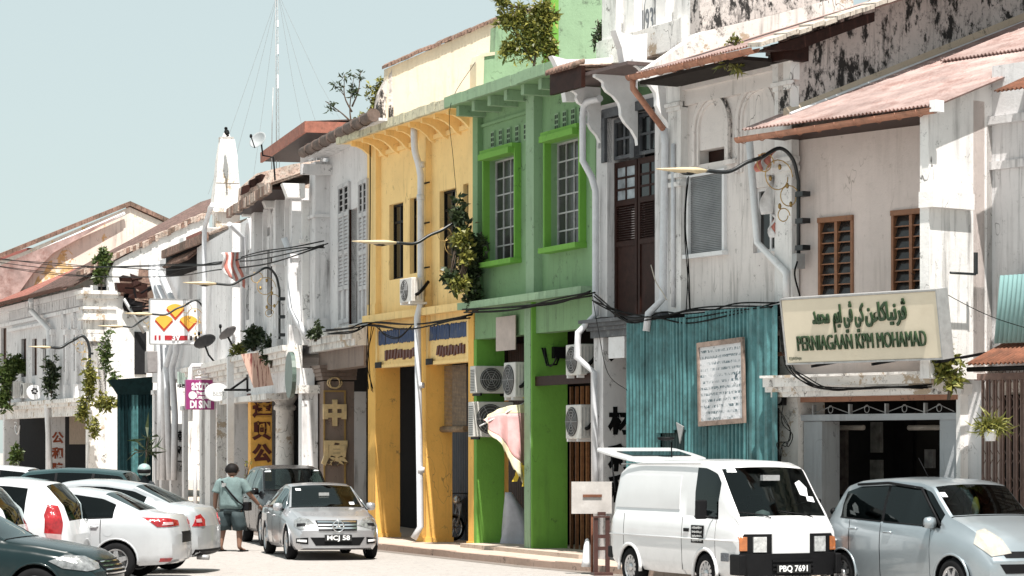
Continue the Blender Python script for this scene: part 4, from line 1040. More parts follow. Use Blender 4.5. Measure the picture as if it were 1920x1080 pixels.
# ================================================================ B7 grey house with louvred shutters
F7 = Fr(P605, 16.0); w7 = F7.X(690)
t = F7.thing('shop_house', 'grey white shophouse with tall louvred shutters and gold characters on its brown pier', 'building', 0, 0, 0, 'shophouses along the street')
zf = zz(F7, 650, 618); e0, e1 = F7.pt(572, 276, -0.55), F7.pt(706, 232, -0.55)
ze = (e0[2] + e1[2]) / 2 - 0.05
shell(t, w7, zf, ze - 0.2, GREYW, BRNP)
op = (F7.X(659), F7.X(675), zz(F7, 667, 606), zz(F7, 667, 390))
M().wall(0, w7, zf, ze, 0.0, 0.25, [op]).build('wall', GREYW, t)
SHG = painted('shutter_grey_paint', (0.52, 0.51, 0.52), 0.6, var=0.15, dirt=0.3, dcol=(0.2, 0.17, 0.15))
for l, r, tp in ((637, 658, 345), (675, 692, 338)):
    a0, a1 = F7.X(l), F7.X(r); zt = zz(F7, (l + r) / 2, tp); z0 = zz(F7, (l + r) / 2, 606); zv = zz(F7, (l + r) / 2, 398)
    m = M(); w_ = 0.1
    m.box(a0, a0 + w_, -0.06, 0.0, z0, zt); m.box(a1 - w_, a1, -0.06, 0.0, z0, zt)
    for z in (z0, z0 + (zv - z0) * 0.3, z0 + (zv - z0) * 0.62, zv - 0.1, zt - 0.08): m.box(a0 + w_, a1 - w_, -0.055, 0.0, z, z + 0.10)
    mid = (a0 + a1) / 2; m.box(mid - 0.05, mid + 0.05, -0.055, 0, z0, zt)
    s = m.build('shutter', SHG, t)
    m = M(); 
    for h0, h1 in ((a0 + w_, mid - 0.05), (mid + 0.05, a1 - w_)):
        z = z0 + (zv - z0) * 0.3 + 0.12
        while z < zv - 0.14:
            m.hexa([(h0, -0.045, z), (h1, -0.045, z), (h1, -0.005, z), (h0, -0.005, z), (h0, -0.02, z + 0.07), (h1, -0.02, z + 0.07), (h1, 0.0, z + 0.07), (h0, 0.0, z + 0.07)]); z += 0.085
    tag(m.build('louvre_slats', SHG, s), kind='stuff')
    vz = zv + 0.02
    for h0, h1 in ((a0 + w_, mid - 0.05), (mid + 0.05, a1 - w_)):
        for k in range(4):
            q0 = vz + (zt - 0.1 - vz) * k / 4; M().box(h0 + 0.03, h1 - 0.03, -0.03, -0.012, q0 + 0.04, q0 + (zt - 0.1 - vz) / 4).build('vent_hole', DARK, s)
m = M(); a0 = F7.X(659); m.box(a0 - 0.04, a0, -0.05, 0.1, op[2], op[3]); m.box(op[1], op[1] + 0.05, -0.05, 0.1, op[2], op[3]); m.box(op[0], op[1], 0.12, 0.16, op[2], op[2] + 1.0); m.build('door_frame', painted('dark_wood', (0, 0, 0)), t)
a0, a1 = F7.X(607), F7.X(618)
m = M(); m.box(a0, a1, -0.35, 0.0, zf, ze - 0.15); m.box(a0 - 0.1, a1 + 0.1, -0.42, 0.0, zf, zf + 0.35); m.box(a0, a1 + 0.05, -0.4, 0, ze - 1.5, ze - 1.42); m.build('pilaster', GREYW, t)
# clay gutter eave & roof
eD = -0.55
m = M(); m.sheet(e0[0], w7 - .05, (eD, ze + 0.12), (.5, ze + .55), 0.16, 0.035, 0.03); m.build('roof', TILE, t)
k = 9
for i in range(k):
    q0, q1 = i / k, (i + 0.96) / k; A = Vector((e0[0], eD - 0.05, ze + 0.08)).lerp(Vector((e1[0], eD - 0.05, ze + 0.08)), q0); B = Vector((e0[0], eD - 0.05, ze + 0.08)).lerp(Vector((e1[0], eD - 0.05, ze + 0.08)), q1)
    M().tube([A, A.lerp(B, .92), A.lerp(B, .93), B], [0.13, 0.12, 0.145, 0.145], 10).build('gutter_tile', painted('old_clay', (0.17, 0.12, 0.10), 0.9, var=0.5, scale=5, dirt=0.6), t)
M().box(e0[0], e1[0], eD + 0.05, 0.0, ze - 0.04, ze + 0.02).build('eaves_soffit', GREYW, t)
M().box(e0[0] + 0.4, e0[0] + 0.55, -0.75, 0.0, ze - 0.50, ze - 0.25).build('beam', GREYW, t)
m = M(); sidepoly(m, F7, F7.X(690) - 0.05, [(700, 262), (712, 175), (735, 130), (740, 262)], 0.4); m.build('gable_wall', STAIN, t)
m = M(); m.box(-0.1, w7, -0.45, 0.0, zf - 0.15, zf); m.box(0, w7, -0.38, 0, zf - 0.3, zf - 0.15); m.box(0, w7, -0.3, 0, zf - 0.45, zf - 0.3); m.build('cornice', WHITEW, t)
m = M(); m.box(0.0, w7, -0.1, 0.3, zz(F7, 670, 688), zf - 0.45); m.build('beam', BRNP, t)
# brown pier with raised panel and gold characters (its cheek faces along the street)
ap = F7.X(607, -0.15); d0 = -0.15; d1 = F7.D(664, ap)
m = M(); m.box(ap - 0.9, ap, d0, d1, 0.12, F7.Z(715, ap, 0.2)); m.build('pier', BRNP, t)
zc1 = F7.Z(700, ap, 0.3)
m = M(); 
for i in range(4): m.box(ap - 0.9 - 0.03 * i, ap + 0.04 + 0.04 * i, d0 - 0.04 - 0.03 * i, d1 + 0.05, zc1 + 0.09 * i - 0.16, zc1 + 0.09 * i - 0.075)
m.build('capital', BRNP, t)
dA, dB = F7.D(606, ap), F7.D(648, ap); zt = F7.Z(735, ap, 0.3)
m = M()
for b in ((dA, dA + 0.04, 0.5, zt), (dB - 0.04, dB, 0.5, zt), (dA, dB, zt, zt + 0.04), (dA, dB, 0.5, 0.54)): m.box(ap, ap + 0.035, b[0], b[1], b[2], b[3])
m.build('panel_moulding', painted('old_gold', (0.40, 0.25, 0.08), 0.5, dirt=0.3), t)
GOLD = painted('gold_paint', (0.80, 0.60, 0.32), 0.45, var=0.25)
for ch, py in (('中', 778), ('原', 852)):
    text_part(ch, 'lettering', GOLD, t, 0.62, (ap + 0.03, (dA + dB) / 2, F7.Z(py, ap, 0.3)), rot=(R(90), 0, R(90)), bold=0.034, depth=0.05)
zo = F7.Z(718, ap, 0.3)
m = M()
for i in range(9):
    a_ = i * 0.7; m.tube([(ap + 0.04, (dA + dB) / 2 + 0.13 * math.cos(a_ + q * .6) * (1 + .4 * (i % 2)) , zo + 0.13 * math.sin(a_ + q * .6)) for q in range(4)], 0.02, 5)
m.build('gold_crest', GOLD, t)
m = M(); m.box(F7.X(656, 0.6), F7.X(664, 0.6), 0.6, 0.9, 0.12, zz(F7, 660, 730)); m.build('pier', GREYW, t)
M().lathe([(0.02, -0.5), (0.3, -0.35), (0.42, 0), (0.3, 0.35), (0.02, 0.5)], (F7.X(678, 0.9), 0.9, F7.Z(780, 2, .9)), 'z', 14).build('lantern', painted('lantern_red', (0.10, 0.02, 0.02), 0.6), t)

# ================================================================ B6 long white house with arches (three bays)
F6 = Fr(P400, 14.0); w6 = F6.X(605); d6 = -0.52
t = F6.thing('shop_house', 'long white shophouse with arched upper windows, stone brackets and a sagging tiled eave', 'building', 0, 0, 0, 'shophouses along the street')
zf = F6.Z(650, w6 - 1.0, d6)
def x6(px): return F6.X(px, d6)
def z6(px, py): return F6.Z(py, x6(px), d6)
e0, e1 = F6.pt(430, 404, d6 - 0.75), F6.pt(575, 305, d6 - 0.75); ze = (e0[2] + e1[2]) / 2 
W6 = plaster('plaster_bluish_white', (0.78, 0.765, 0.77), 0.5, streak=0.8, dcol=(0.05, 0.042, 0.038))
wins = []
for l, r, tp, bt in ((501, 510, 425, 590), (524, 528, 425, 590), (546, 555, 478, 575), (461, 467, 470, 600), (474, 479, 470, 600)):
    c = (l + r) / 2; wins.append((x6(l), x6(r), z6(c, bt), z6(c, tp)))
M().wall(0, w6, zf, ze, d6, d6 + 0.25, wins).build('wall', W6, t)
for h in wins:
    window(F6, t, h[0], h[1], h[2], h[3], d6 + 0.1, 1, 3, DARKW, GLASSD, 0.05, 0.05, 0.05, name='window')
m = M(); m.box(0, 0.2, d6 + 0.25, 8, 0.12, ze); m.box(w6 - 0.25, w6, d6 + 0.25, 8, zf, ze + 0.1); m.box(w6 - 0.25, w6, 2.4, 8, 0.12, zf); m.box(0.2, w6 - 0.25, 7.8, 8, 0.12, ze); m.box(.2, w6 - .25, .9, 7.8, ze - .1, ze); m.build('party_wall', W6, t)
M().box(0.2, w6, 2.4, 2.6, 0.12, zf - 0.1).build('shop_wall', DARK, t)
M().box(0.2, w6, d6 + 0.2, 2.4, zf - 0.2, zf - 0.05).build('walkway_ceiling', GREYW, t)
for l, r in ((443, 450), (486, 492), (528, 533), (562, 564)):
    a0, a1 = x6(l), x6(r); m = M(); m.box(a0, a1, d6 - 0.22, d6, zf, ze); m.box(a0 - 0.06, a1 + 0.06, d6 - 0.30, d6, zf, zf + 0.5); m.box(a0 - 0.05, a1 + 0.05, d6 - 0.27, d6, ze - 1.7, ze - 1.6); m.build('pilaster', W6, t)
# pale roofs rising behind the eave
m = M(); ar = F6.X(450, .2); sidepoly(m, F6, ar, [(447, 400), (450, 352), (482, 325), (548, 308), (600, 300), (600, 345), (500, 380)], .3); m.build('rear_roof_slope', TILEP, t)
for (x, y) in ((452, 350), (466, 338), (478, 330)):
    m = M(); sidepoly(m, F6, ar + .3, [(x, y + 16), (x + 2, y), (x + 12, y - 4), (x + 20, y - 2), (x + 14, y + 10)], .2); m.build('broken_tile', DARKW, t)
# arch mouldings
for cpx, half, cpy, bot in ((507, 8, 420, 470), (549, 9, 400, 495), (519, 6, 432, 480), (470, 6, 450, 500)):
    a0, a1 = x6(cpx - half), x6(cpx + half); c = (a0 + a1) / 2; r_ = (a1 - a0) / 2; zc = z6(cpx, cpy); zb = z6(cpx, bot); m = M()
    for i in range(10):
        A, B = R(18 * i), R(18 * (i + 1)); m.prism([(c + q * math.cos(w), zc + q * math.sin(w)) for q, w in ((r_ - .12, A), (r_, A), (r_, B), (r_ - .12, B))], 'y', d6 - 0.1, d6 - 0.001)
    for s_ in (-1, 1): m.box(c + s_ * (r_ - .12), c + s_ * r_, d6 - 0.1, d6 - 0.001, zb, zc)
    m.build('arch_moulding', W6, t)
    M().box(c - r_ * .7, c + r_ * .7, d6 - 0.02, d6 - 0.001, zb + 0.05, zb + 0.4).build('panel', W6, t)
# brackets under the eave: long white blocks
for l, r, y0 in ((460, 486, 392), (497, 530, 376), (545, 572, 356)):
    a = x6(r); z = F6.Z(y0, a, d6 - 0.3)
    m = M(); m.prism([(d6, z - 0.18), (d6, z + 0.16), (d6 - 0.55, z + 0.16), (d6 - 0.42, z - 0.18)], 'x', a - 0.35, a); m.build('bracket', WHITE, t)
m = M(); m.sheet(e0[0], w6 + 0.1, (d6 - 0.78, ze + 0.1), (4.5, ze + 2.2), 0.16, 0.035, 0.03); m.build('roof', TILEP, t)
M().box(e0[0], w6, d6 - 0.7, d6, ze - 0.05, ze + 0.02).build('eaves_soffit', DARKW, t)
for i in range(22):
    a0 = e0[0] + (w6 - e0[0]) * i / 22; a1 = a0 + (w6 - e0[0]) / 22 * 0.93; j = rnd.uniform(-.03, .03)
    M().box(a0, a1, d6 - 0.82 + j, d6 - 0.72, ze - 0.12 + j, ze + 0.12 + j).build('eave_tile', TILE if rnd.random() < 0.6 else TILEP, t)
pm = M(); pm.tube([F6.pt(430, 420, d6 - .7), F6.pt(455, 445, d6 - .2), F6.pt(456, 620, d6 - .2)], 0.07, 8); pm.build('downpipe', PVC, t)
pm = M(); q = F6.X(571, d6 - 0.2); pm.tube([(w6 - .2, d6 - .4, ze - 1.2), (w6 - .2, d6 - .25, ze - 1.6), (w6 - .2, d6 - .25, zf + 0.9), (w6 + 0.1, d6 - 0.1, zf + 0.55), (w6 + .15, d6 + .2, zf)], 0.08, 8); pm.build('downpipe', PVC, t)
# sunlit end cheek stands proud (camera side), cornice and ground floor
m = M(); m.box(w6, w6 + 0.12, d6, 0.02, zf, ze - 0.3); m.box(w6, w6 + 0.16, d6 - 0.06, 0.02, ze - 1.35, ze - 1.25); m.build('end_pilaster', WHITE, t)
m = M()
for i in range(4): m.box(0, w6 + 0.1, d6 - 0.15 - 0.12 * (3 - i), d6, zf - 0.14 * (i + 1), zf - 0.14 * i - 0.003)
m.build('cornice', WHITEW, t)
m = M(); m.box(0.2, w6 + 0.1, d6 - 0.05, d6 + 0.3, F6.Z(735, w6 - 2, d6), zf - 0.56); m.build('beam', W6, t)
def sidepier(t, fr, px0, px1, zt, d0, mat, name='pier', th=0.5, z0=0.12):
    """pier whose cheek facing along the street spans px0..px1"""
    a = fr.X(px0, d0); d1 = fr.D(px1, a)
    m = M(); m.box(a - th, a, d0, d1, z0, zt); m.build(name, mat, t); return a, d1
zb = F6.Z(735, w6 - 2, d6)
a_, d_ = sidepier(t, F6, 566, 596, zb, d6 - 0.05, W6)
M().box(a_ - 0.56, a_ + 0.08, d6 - 0.13, d_ + 0.04, F6.Z(722, a_, d6) - 0.2, F6.Z(722, a_, d6)).build('capital', WHITEW, t)
# round column
a = F6.X(534, 0.1); r = 0.26
M().lathe([(0.30, 0.12), (0.30, 0.3), (r, 0.32), (r * 0.93, F6.Z(770, a, 0)), (0.30, F6.Z(768, a, 0)), (0.30, F6.Z(762, a, 0)), (0.24, F6.Z(758, a, 0)), (0.34, zb - 0.05), (0.36, zb)], (a, 0.1, 0), 'z', 24).build('column', WHITEW, t)
# orange name pillar: cheek facing along the street
ao, do_ = sidepier(t, F6, 470, 510, F6.Z(742, F6.X(470, d6), 0), d6 - 0.05, painted('pillar_orange', (0.90, 0.47, 0.09), 0.6, var=0.2, scale=3, dirt=0.2), 'name_pier')
MAR = painted('maroon_letters', (0.10, 0.015, 0.008), 0.6)
for ch, py in (('達', 768), ('興', 810), ('公', 852)):
    d_c = (F6.D(473, ao) + F6.D(509, ao)) / 2
    text_part(ch, 'lettering', MAR, t, 0.50, (ao + 0.012, d_c, F6.Z(py, ao, 0)), rot=(R(90), 0, R(90)), bold=0.03, depth=0.01)
m = M(); d_a, d_b = F6.D(469, ao), F6.D(511, ao)
m.box(ao - .5, ao + 0.03, d_a - .02, d_b + .02, F6.Z(742, ao, 0), F6.Z(738, ao, 0)); m.build('cap', MAR, t)
sidepier(t, F6, 436, 469, F6.Z(757, F6.X(436, d6), 0), d6 - 0.05, W6)
sidepier(t, F6, 407, 427, F6.Z(750, F6.X(407, d6), 0), d6 - 0.05, WHITEW, th=0.3)
# vines and weathering ledge blocks above pillars
m = M(); a = F6.X(430, d6); m.box(a, F6.X(520, d6), d6 - 0.3, d6 + 0.3, F6.Z(757, a + 2, 0), zb); m.build('frieze', WHITEW, t)

# obelisk finial between the houses
a = F6.X(424, 0.2)
def zo(py): return F6.Z(py, a, 0.2)
m = M()
def frus(m, a, d, h0, z0, h1, z1): m.hexa([(a - h0, d - h0, z0), (a + h0, d - h0, z0), (a + h0, d + h0, z0), (a - h0, d + h0, z0), (a - h1, d - h1, z1), (a + h1, d - h1, z1), (a + h1, d + h1, z1), (a - h1, d + h1, z1)])
frus(m, a, 0.2, 0.44, zo(385), 0.37, zo(345)); frus(m, a + .03, 0.2, 0.36, zo(345), 0.30, zo(300)); frus(m, a - .02, 0.22, 0.31, zo(300), 0.22, zo(262)); frus(m, a, 0.2, 0.54, zo(400), 0.50, zo(385)); frus(m, a, 0.2, 0.38, zo(430), 0.38, zo(400)); frus(m, a, 0.2, 0.2, zo(262), 0.22, zo(258)); frus(m, a, 0.2, 0.12, zo(258), 0.03, zo(243))
ob = F6.thing('obelisk_finial', 'weathered white obelisk rising from the parapet with a crow on top', 'finial', a, 0.2, zo(430)); m.build('shaft', WHITEW, ob, off=(a, 0.2, zo(430)))
m = M(); frus(m, F6.X(424, 0.2), 0.2, 0.6, zo(640), 0.6, zo(430)); frus(m, a, 0.2, 0.72, zo(442), 0.76, zo(432)); frus(m, a, 0.2, 0.7, zo(470), 0.66, zo(462)); frus(m, a, .2, .58, 0.12, .58, zo(650)); m.build('parapet_pier', WHITE, t)
# crow
a_b = F6.pt(419, 262, 0.0)
bd = F6.thing('crow', 'black crow perched on the top of the white obelisk', 'bird', a_b[0], 0.1, zo(262) + 0.0)
m = M().lathe([(0.01, -0.20), (0.05, -0.12), (0.085, 0.0), (0.07, 0.1), (0.035, 0.16)], (0, 0, 0), 'x', 10); m.v = [(x, y, z + 0.14 - x * 0.5) for x, y, z in m.v]
m.build('body', CABLE, bd)
m = M().lathe([(0.01, -0.06), (0.05, -0.03), (0.055, 0.01), (0.02, 0.05), (0.004, 0.11)], (0, 0, 0), 'x', 8); m.v = [(-x - 0.17, y, z + 0.27) for x, y, z in m.v]; m.build('head', CABLE, bd)
M().box(0.12, 0.36, -0.03, 0.03, -0.02, 0.01).build('tail', CABLE, bd)
m = M(); m.tube([(0, 0.03, 0.1), (0, 0.03, 0)], 0.008, 4); m.build('leg', CABLE, bd); m = M(); m.tube([(0, -0.03, 0.1), (0, -0.03, 0)], 0.008, 4); m.build('leg', CABLE, bd)

# red gabled upper house behind B6 and B7
FB = Fr(F6.W(F6.X(560), 3.5)[:2], 14.0)
t = FB.thing('upper_house', 'set back upper storey with rusty red fascia and a shallow roof', 'building', 0, 0, 0)
q0, q1, q2 = FB.pt(492, 292, 0), FB.pt(575, 235, 0), FB.side(650, 240, FB.X(575, 0))
RF = painted('red_fascia', (0.33, 0.12, 0.08), 0.7, var=0.35, dirt=0.5)
a0, a1 = q0[0], q1[0]; zt = (q0[2] + q1[2]) / 2
n = 9
for i in range(n):
    M().box(a0 + (a1 - a0) * i / n, a0 + (a1 - a0) * (i + 0.97) / n, -0.08, 0.0, zt - 0.25, zt + 0.12).build('fascia_panel', RF, t)
M().box(a1, a1 + 0.08, -0.08, 4.0, zt - 0.25, zt + 0.12).build('fascia', RF, t)
m = M(); m.sheet(a0, a1, (0.0, zt + 0.13), (5, zt + 0.5), 0.2, 0.03, 0.02); m.build('roof', GREYM, t)
M().box(a0, a1, 0.0, 4.0, zt - 0.2, zt - 0.12).build('eaves_soffit', DARKW, t)
wl = (a0 + (a1 - a0) * 0.25)
M().box(wl, a1 - 0.5, 1.0, 4.0, zt - 3.0, zt - 0.2).build('wall', GREYW, t)
for i in range(3): c = wl + 0.8 + i * 1.5; window(FB, t, c, c + 0.9, zt - 1.6, zt - 0.6, 0.93, 2, 1, WHP, GLASSD, 0.06, 0.04, 0.06)

# ================================================================ F4 messy white houses
F4 = Fr(P250, 17.0); w4 = F4.X(400)
t = F4.thing('shop_house', 'narrow grey white shophouse crowded with pipes behind the yellow diamond sign', 'building', 0, 0, 0, 'shophouses along the street')
def z4(px, py, d=0.0): return zz(F4, px, py, d)
a0, a1 = F4.X(288), F4.X(398)
ze = z4(345, 470); zf = z4(345, 690)
M().wall(a0, a1 + 1.5, zf, ze, 0.0, 0.25, [(F4.X(l), F4.X(r), z4(340, b), z4(340, tp)) for l, r, tp, b in ((318, 326, 655, 700), (355, 361, 520, 600), (372, 378, 520, 600))]).build('wall', GREYW, t)
M().box(a0, w4, 0.25, 6, zf, ze - 0.1).build('upper_body', GREYW, t)
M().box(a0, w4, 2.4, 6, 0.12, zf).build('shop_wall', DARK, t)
M().box(a0, w4, -0.05, 2.4, zf - 0.35, zf).build('beam', GREYW, t)
m = M(); m.sheet(F4.X(305, -.8), F4.X(352, -.8), (-0.8, z4(330, 492, -.8)), (-0.1, z4(330, 470, -.8) + 0.2), 0.2, 0.05, 0.03); m.build('porch_roof', TILE, t)
r0, r1 = F4.pt(308, 478, -0.7), F4.pt(392, 432, -0.7)
zr = (r0[2] + r1[2]) / 2
m = M(); m.sheet(r0[0], r1[0] + 1.5, (-0.7, zr), (4.5, zr + 2.0), 0.2, 0.04, 0.03); m.build('roof', TILEP, t)
for i in range(12):
    q = r0[0] + (r1[0] - r0[0]) * i / 12; M().box(q, q + (r1[0] - r0[0]) / 12 * 0.9, -0.8, -0.7, zr - 0.22, zr + 0.05).build('eave_tile', TILE, t)
M().box(F4.X(322, -.3), F4.X(396, -.3), -.5, -.02, z4(355, 512), z4(355, 468)).build('eaves_shade_block', DARK, t)  # solid dark box stands in for the shade under the eaves
M().tube(smooth_path([F4.pt(398, 384, -.9), F4.pt(388, 412, -.9), F4.pt(383, 452, -.9), F4.pt(383, 650, -.9)], 6), .075, 8).build('white_pipe', PVC, t)
M().box(F4.X(350, -.6), F4.X(382, -.6), -0.62, -0.56, z4(365, 458, -.6), z4(365, 438, -.6)).build('fascia', TILER, t)
M().box(F4.X(342, -.6), F4.X(350, -.6), -0.7, -0.56, z4(346, 455, -.6), z4(346, 446, -.6)).build('gutter_end', WHP, t)
for pth in (((348, 452), (384, 492), (384, 560)), ((284, 480), (284, 520), (296, 560), (300, 700), (300, 900)), ((294, 490), (294, 530), (308, 560), (312, 700), (318, 900)), ((300, 510), (322, 560), (325, 640), (308, 700), (306, 900)), ((330, 570), (330, 660), (322, 690), (328, 780), (326, 900))):
    M().tube([F4.pt(x, y, -0.25) for x, y in pth[:-1]] + [(F4.X(pth[-1][0], -.25), -0.25, max(0.15, z4(pth[-1][0], pth[-1][1], -.25)))], 0.11, 8).build('drain_pipe', PVC, t)
for l, r, tp in ((290, 299, 740), (303, 318, 770), (345, 353, 770), (378, 403, 765)):
    aa, dd = sidepier(t, F4, l, r, z4(l, tp), -0.1, GREYW if l != 378 else WHITE, th=0.4)
    M().box(aa - .45, aa + .06, -0.16, dd + .05, z4(l, tp), z4(l, tp) + 0.15).build('capital', GREYW, t)
ap, dp = sidepier(t, F4, 321, 344, z4(320, 795), -0.15, GREYW, 'name_pier', th=0.4)
for ch, py in (('南', 820), ('和', 848), ('酒', 875)): text_part(ch, 'lettering', BLACK, t, 0.40, (ap + 0.01, dp * 0.55, F4.Z(py, ap, 0)), rot=(R(90), 0, R(90)), bold=0.008, depth=0.01)
# ================================================================ B3 big white end wall, B1 ornate houses, gable
F1 = Fr(P0, 22.0); wl1 = F1.X(163, -.15)
def z1(px, py, d=0.0): return zz(F1, px, py, d)
t = F1.thing('shop_house', 'ornate white shophouse far down the street with pointed arch windows and dentil frieze', 'building', 0, 0, 0, 'shophouses along the street')
ze = z1(100, 552); zf = z1(140, 748)
wn1 = []
for l, r, tp, b in ((40, 49, 635, 700), (60, 69, 635, 700), (80, 88, 635, 700), (119, 124, 618, 700), (138, 143, 612, 700), (156, 161, 608, 700), (2, 12, 615, 700)):
    wn1.append((F1.X(l), F1.X(r), z1(100, b), z1((l + r) / 2, tp)))
M().wall(0, wl1, zf, ze, 0.0, 0.3, wn1).build('wall', GREYW, t)
for h in wn1: window(F1, t, h[0], h[1], h[2], h[3], 0.12, 1, 2, DARKW, painted('brown_louvre', (0.09, 0.045, 0.03), 0.6), 0.06, 0.06, 0.06, split=False)
for cp in (121.5, 140.5, 158.5):
    c = F1.X(cp); zc = z1(cp, 612)
    m = M(); w_ = 0.32
    pr = [(c - w_, zc - 0.1), (c - w_ * .8, zc + 0.35), (c, zc + 0.75), (c + w_ * .8, zc + 0.35), (c + w_, zc - 0.1), (c + w_ * .6, zc - 0.1), (c + w_ * .45, zc + 0.22), (c, zc + 0.5), (c - w_ * .45, zc + 0.22), (c - w_ * .6, zc - 0.1)]
    m.prism(pr, 'y', -0.12, -0.001); m.build('pointed_arch', W6, t)
for cp in (95, 103, 130, 149): c = F1.X(cp); m = M(); m.box(c - 0.14, c + 0.14, -0.16, 0, zf, z1(cp, 625)); m.box(c - 0.2, c + 0.2, -0.22, 0, z1(cp, 628), z1(cp, 618)); m.box(c - 0.2, c + 0.2, -0.22, 0, zf, zf + 0.6); m.build('pilaster', W6, t)
n = 44
for i in range(n):
    a = F1.X(25) + (wl1 - F1.X(25) - 1.0) * i / n; M().box(a, a + 0.11, -0.22, 0, ze - 0.75, ze - 0.35).build('dentil', W6, t)
m = M(); m.box(0, wl1, -0.3, 0, ze - 0.33, ze - 0.1); m.box(0, wl1, -0.12, 0, ze - 0.95, ze - 0.8); m.box(F1.X(22), F1.X(92), -0.2, 0, z1(60, 615), z1(60, 610)); m.build('frieze', W6, t)
m = M(); m.box(0, wl1, -0.35, 0.3, zf - 0.15, zf + 0.02); m.box(0, wl1, -0.25, 0.3, zf - 0.3, zf - 0.15); m.box(0, wl1, -0.05, 0.3, z1(140, 780), zf - 0.3); m.build('ledge', WHITEW, t)
M().box(-6, wl1, 2.0, 2.3, 0.12, zf).build('shop_wall', DARK, t); M().box(0, wl1, 0.3, 2.0, zf - 0.25, zf - 0.05).build('walkway_ceiling', GREYW, t)
M().box(F1.X(132, 1.9), F1.X(166, 1.9), 1.85, 1.99, z1(148, 833, 1.9), zf - 0.3).build('roller_blind', painted('blind_tan', (0.30, 0.23, 0.17), 0.8), t)
m = M(); m.box(0, wl1, 0.3, 8, ze - 0.2, ze - 0.05); m.box(0, wl1, 0.3, 8, zf, ze - 0.2); m.build('upper_body', DARK, t)
for l, r in ((90, 122), (166, 206)):
    aa = F1.X(l, -.1); dd = F1.D(r, aa); m = M(); m.box(aa - 0.5, aa, -0.1, dd, 0.12, zf - 0.3); m.build('name_pier', WHITEW if l == 166 else W6, t)
    if l == 90:
        for ch, py in (('公', 822), ('和', 851), ('隆', 880)): text_part(ch, 'lettering', painted('red_brown_letters', (0.30, 0.06, 0.02), 0.6), t, 0.50, (aa + 0.01, dd * 0.5, F1.Z(py, aa, 0)), rot=(R(90), 0, R(90)), bold=0.02, depth=0.01)
aa = F1.X(8, -.1); M().box(aa - 0.3, aa, -0.1, 0.6, 0.12, zf - 0.3).build('pier', W6, t)
# roof of clay tiles
m = M(); m.sheet(F1.X(55, -.6), wl1, (-0.7, ze + 0.0), (7, ze + 4.3), 0.24, 0.05, 0.04); m.build('roof', tiles_mat('clay_tile_purple', (.10, .06, .055), (.22, .14, .12), .4), t)
m = M(); m.sheet(-2.5, F1.X(58, -.6), (-0.7, ze - 0.05), (7, ze + 3.3), 0.24, 0.04, 0.04); m.build('roof', TILER, t)
gutter(t, -1.5, wl1 - 1.2, -0.8, ze + 0.0, ze + 0.0, 0.13, painted('gutter_brown', (0.12, 0.06, 0.045), 0.7), 12)
pm = M(); pm.tube([F1.pt(58, 562, -.7), F1.pt(58, 582, -.5), F1.pt(92, 618, -.2), F1.pt(92, 700, -.2), F1.pt(88, 760, -.2), (F1.X(96, -.2), -.2, 0.2)], 0.12, 8); pm.build('downpipe', WHP, t)
# capital pilaster at the near end
aa = F1.X(163, -.15); dd = F1.D(208, aa)
def zq(py): return F1.Z(py, aa, 0.2)
m = M(); m.box(aa - 0.6, aa, -0.15, dd, zf, zq(640))
for k_, (y0, y1, o) in enumerate(((640, 632, .08), (625, 618, .05), (600, 595, .22), (595, 588, .16), (580, 575, .18), (560, 552, .24), (552, 545, .32))): m.box(aa - .6 - o, aa + o, -0.15 - o, dd + o, zq(y0), zq(y1))
m.box(aa - .62, aa + .04, -.17, dd + .02, zq(640), zq(552)); m.build('end_pilaster', WHITEW, t)
# white end wall towards the camera
t3 = F1.thing('end_wall_house', 'plain bright white house side rising behind the dark teal hoarding', 'building', wl1, 0, 0)
ab = wl1 + 0.1
m = M(); sidepoly(m, F1, ab, [(200, 900), (200, 520), (215, 490), (300, 446), (392, 404), (392, 520), (392, 900)], 0.4); m.build('wall', WHITE, t3, off=(wl1, 0, 0))
m = M()
A_ = F1.side(150, 518, ab); B_ = F1.side(392, 404, ab)
for i in range(40):
    y0 = A_[1] + (B_[1] - A_[1]) * i / 40; y1 = A_[1] + (B_[1] - A_[1]) * (i + .92) / 40; z0 = A_[2] + (B_[2] - A_[2]) * i / 40; z_1 = A_[2] + (B_[2] - A_[2]) * (i + .92) / 40; j = rnd.uniform(-.05, .05)
    M().hexa([(ab - .7, y0, z0 + j), (ab + .12, y0, z0 + j), (ab + .12, y1, z_1 + j), (ab - .7, y1, z_1 + j), (ab - .7, y0, z0 + .2 + j), (ab + .12, y0, z0 + .2 + j), (ab + .12, y1, z_1 + .22 + j), (ab - .7, y1, z_1 + .22 + j)]).build('verge_tile', TILE if rnd.random() < .5 else TILEP, t3).location = (-wl1, 0, 0)
M().box(wl1 - .4, wl1 - .3, 0.3, 0.4, 0, .1)
for l, r, tp, b in ((252, 274, 622, 702),):
    a2 = ab + 0.01; y0, y1 = F1.D(l, a2), F1.D(r, a2); M().box(ab, ab + 0.05, y0, y1, F1.Z(b, a2, y0), F1.Z(tp, a2, y0)).build('shuttered_window', painted('black_slats', (0.02, 0.02, 0.022), 0.6), t3, off=(wl1, 0, 0))
rb = F1.thing('broken_eave', 'broken dark eave with rubble tiles and a slanting pipe on the white end wall', 'eave', ab, 0, 0)
rr2 = random.Random(5)
